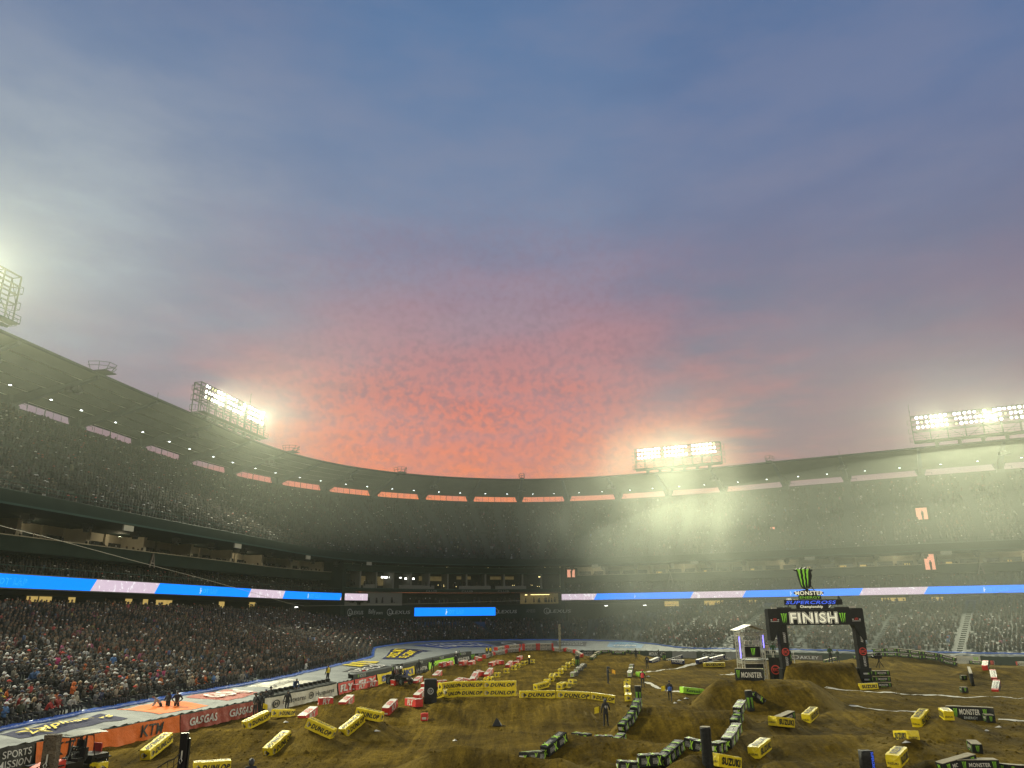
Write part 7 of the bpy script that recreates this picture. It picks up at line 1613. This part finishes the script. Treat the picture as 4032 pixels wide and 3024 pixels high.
cable([(2300, 2375, 150), (2700, 2381, 145), (3100, 2382, 138), (3500, 2378, 128), (3780, 2352, 118), (4060, 2318, 105)], .018, 'thin support cable under the right led board')
m = MB(); p = at(2205, 2546, Y=139.5); q = at(2205, 2464, Y=139.5)
for i in range(9): z = p[2] + (q[2] - p[2]) * i / 8; m.box((0, 0, z), (.42, .3, .5) if i % 2 else (.36, .3, .52))
m.bar((-.1, 0, 0), (-.1, 0, q[2]), .1); m.bar((.1, 0, 0), (.1, 0, q[2]), .1); o = m.build('marker_column', mat('speckled column', (.33, .31, .20), .8, var=.6, scale=5)); o.location = (p[0], 139.5, 0); tag(o, 'tall speckled column standing before the far stand', 'column')
# ================================================================== AIR
hz = MB(); hz.box((15, 110, 26), (520, 560, 54.5))
hm = bpy.data.materials.new('haze air'); hm.use_nodes = True; t = hm.node_tree
for n in list(t.nodes): t.nodes.remove(n)
pv = t.nodes.new('ShaderNodeVolumePrincipled'); pv.inputs['Density'].default_value = HAZE_DENSITY; pv.inputs['Color'].default_value = (.86, .93, .79, 1); pv.inputs['Anisotropy'].default_value = .45
ou = t.nodes.new('ShaderNodeOutputMaterial'); t.links.new(pv.outputs[0], ou.inputs['Volume'])
ho = hz.build('haze', hm); tag(ho, 'thin smoky haze hanging in the stadium air', 'haze', kind='stuff')
def smoke(name, c, d, dens, label, col=(.86, .93, .79, 1), an=.4, noisy=False, ell=False):
    if ell:
        bm = bmesh.new(); bmesh.ops.create_icosphere(bm, subdivisions=4, radius=1.0); me = bpy.data.meshes.new(name)
        for v in bm.verts: v.co = Vector((v.co.x * d[0] / 2, v.co.y * d[1] / 2, v.co.z * d[2] / 2))
        bm.to_mesh(me); bm.free(); o = link(bpy.data.objects.new(name, me)); o.location = c
    else:
        o = MB().box((0, 0, 0), d).build(name, M_DARK); o.data.materials.clear(); o.location = c
    mm = bpy.data.materials.new(name); mm.use_nodes = True; t = mm.node_tree
    for n in list(t.nodes): t.nodes.remove(n)
    pv = t.nodes.new('ShaderNodeVolumePrincipled'); pv.inputs['Density'].default_value = dens; pv.inputs['Color'].default_value = col; pv.inputs['Anisotropy'].default_value = an
    ou = t.nodes.new('ShaderNodeOutputMaterial'); t.links.new(pv.outputs[0], ou.inputs['Volume'])
    if noisy:
        tc_ = t.nodes.new('ShaderNodeTexCoord'); n = t.nodes.new('ShaderNodeTexNoise'); n.inputs['Scale'].default_value = .11; n.inputs['Detail'].default_value = 4; t.links.new(tc_.outputs['Object'], n.inputs['Vector'])
        sc_ = nd(t, 'ShaderNodeVectorMath', operation='DIVIDE'); sc_.inputs[1].default_value = (d[0] / 2, d[1] / 2, d[2] / 2); t.links.new(tc_.outputs['Object'], sc_.inputs[0])
        le = nd(t, 'ShaderNodeVectorMath', operation='LENGTH'); t.links.new(sc_.outputs[0], le.inputs[0])
        fall = nd(t, 'ShaderNodeMapRange', interpolation_type='SMOOTHSTEP'); t.links.new(le.outputs['Value'], fall.inputs[0]); fall.inputs[1].default_value = 1.0; fall.inputs[2].default_value = .25
        nn = nd(t, 'ShaderNodeMapRange'); t.links.new(n.outputs[0], nn.inputs[0]); nn.inputs[1].default_value = .30; nn.inputs[2].default_value = .68
        t.links.new(math_n(t, 'MULTIPLY', math_n(t, 'MULTIPLY', fall.outputs[0], nn.outputs[0]), dens), pv.inputs['Density'])
    o.data.materials.append(mm); tag(o, label, 'smoke', kind='stuff'); return o
smoke('smoke', (20, 120, 35), (440, 500, 34), .00085, 'smoke layer hanging high under the floodlights')
p = at(2555, 2110, Y=146)
smoke('smoke', tuple(p), (64, 34, 56), .019, 'smoke plume lit by the floodlights right of centre', noisy=True, ell=True)

smoke('smoke', (122, 182, 6), (250, 210, 72), .0020, 'pale smoke spreading over the right stand', ell=True)
smoke('smoke', (128, 176, 8), (205, 160, 50), .0028, 'denser smoke low over the right end of the track', ell=True)
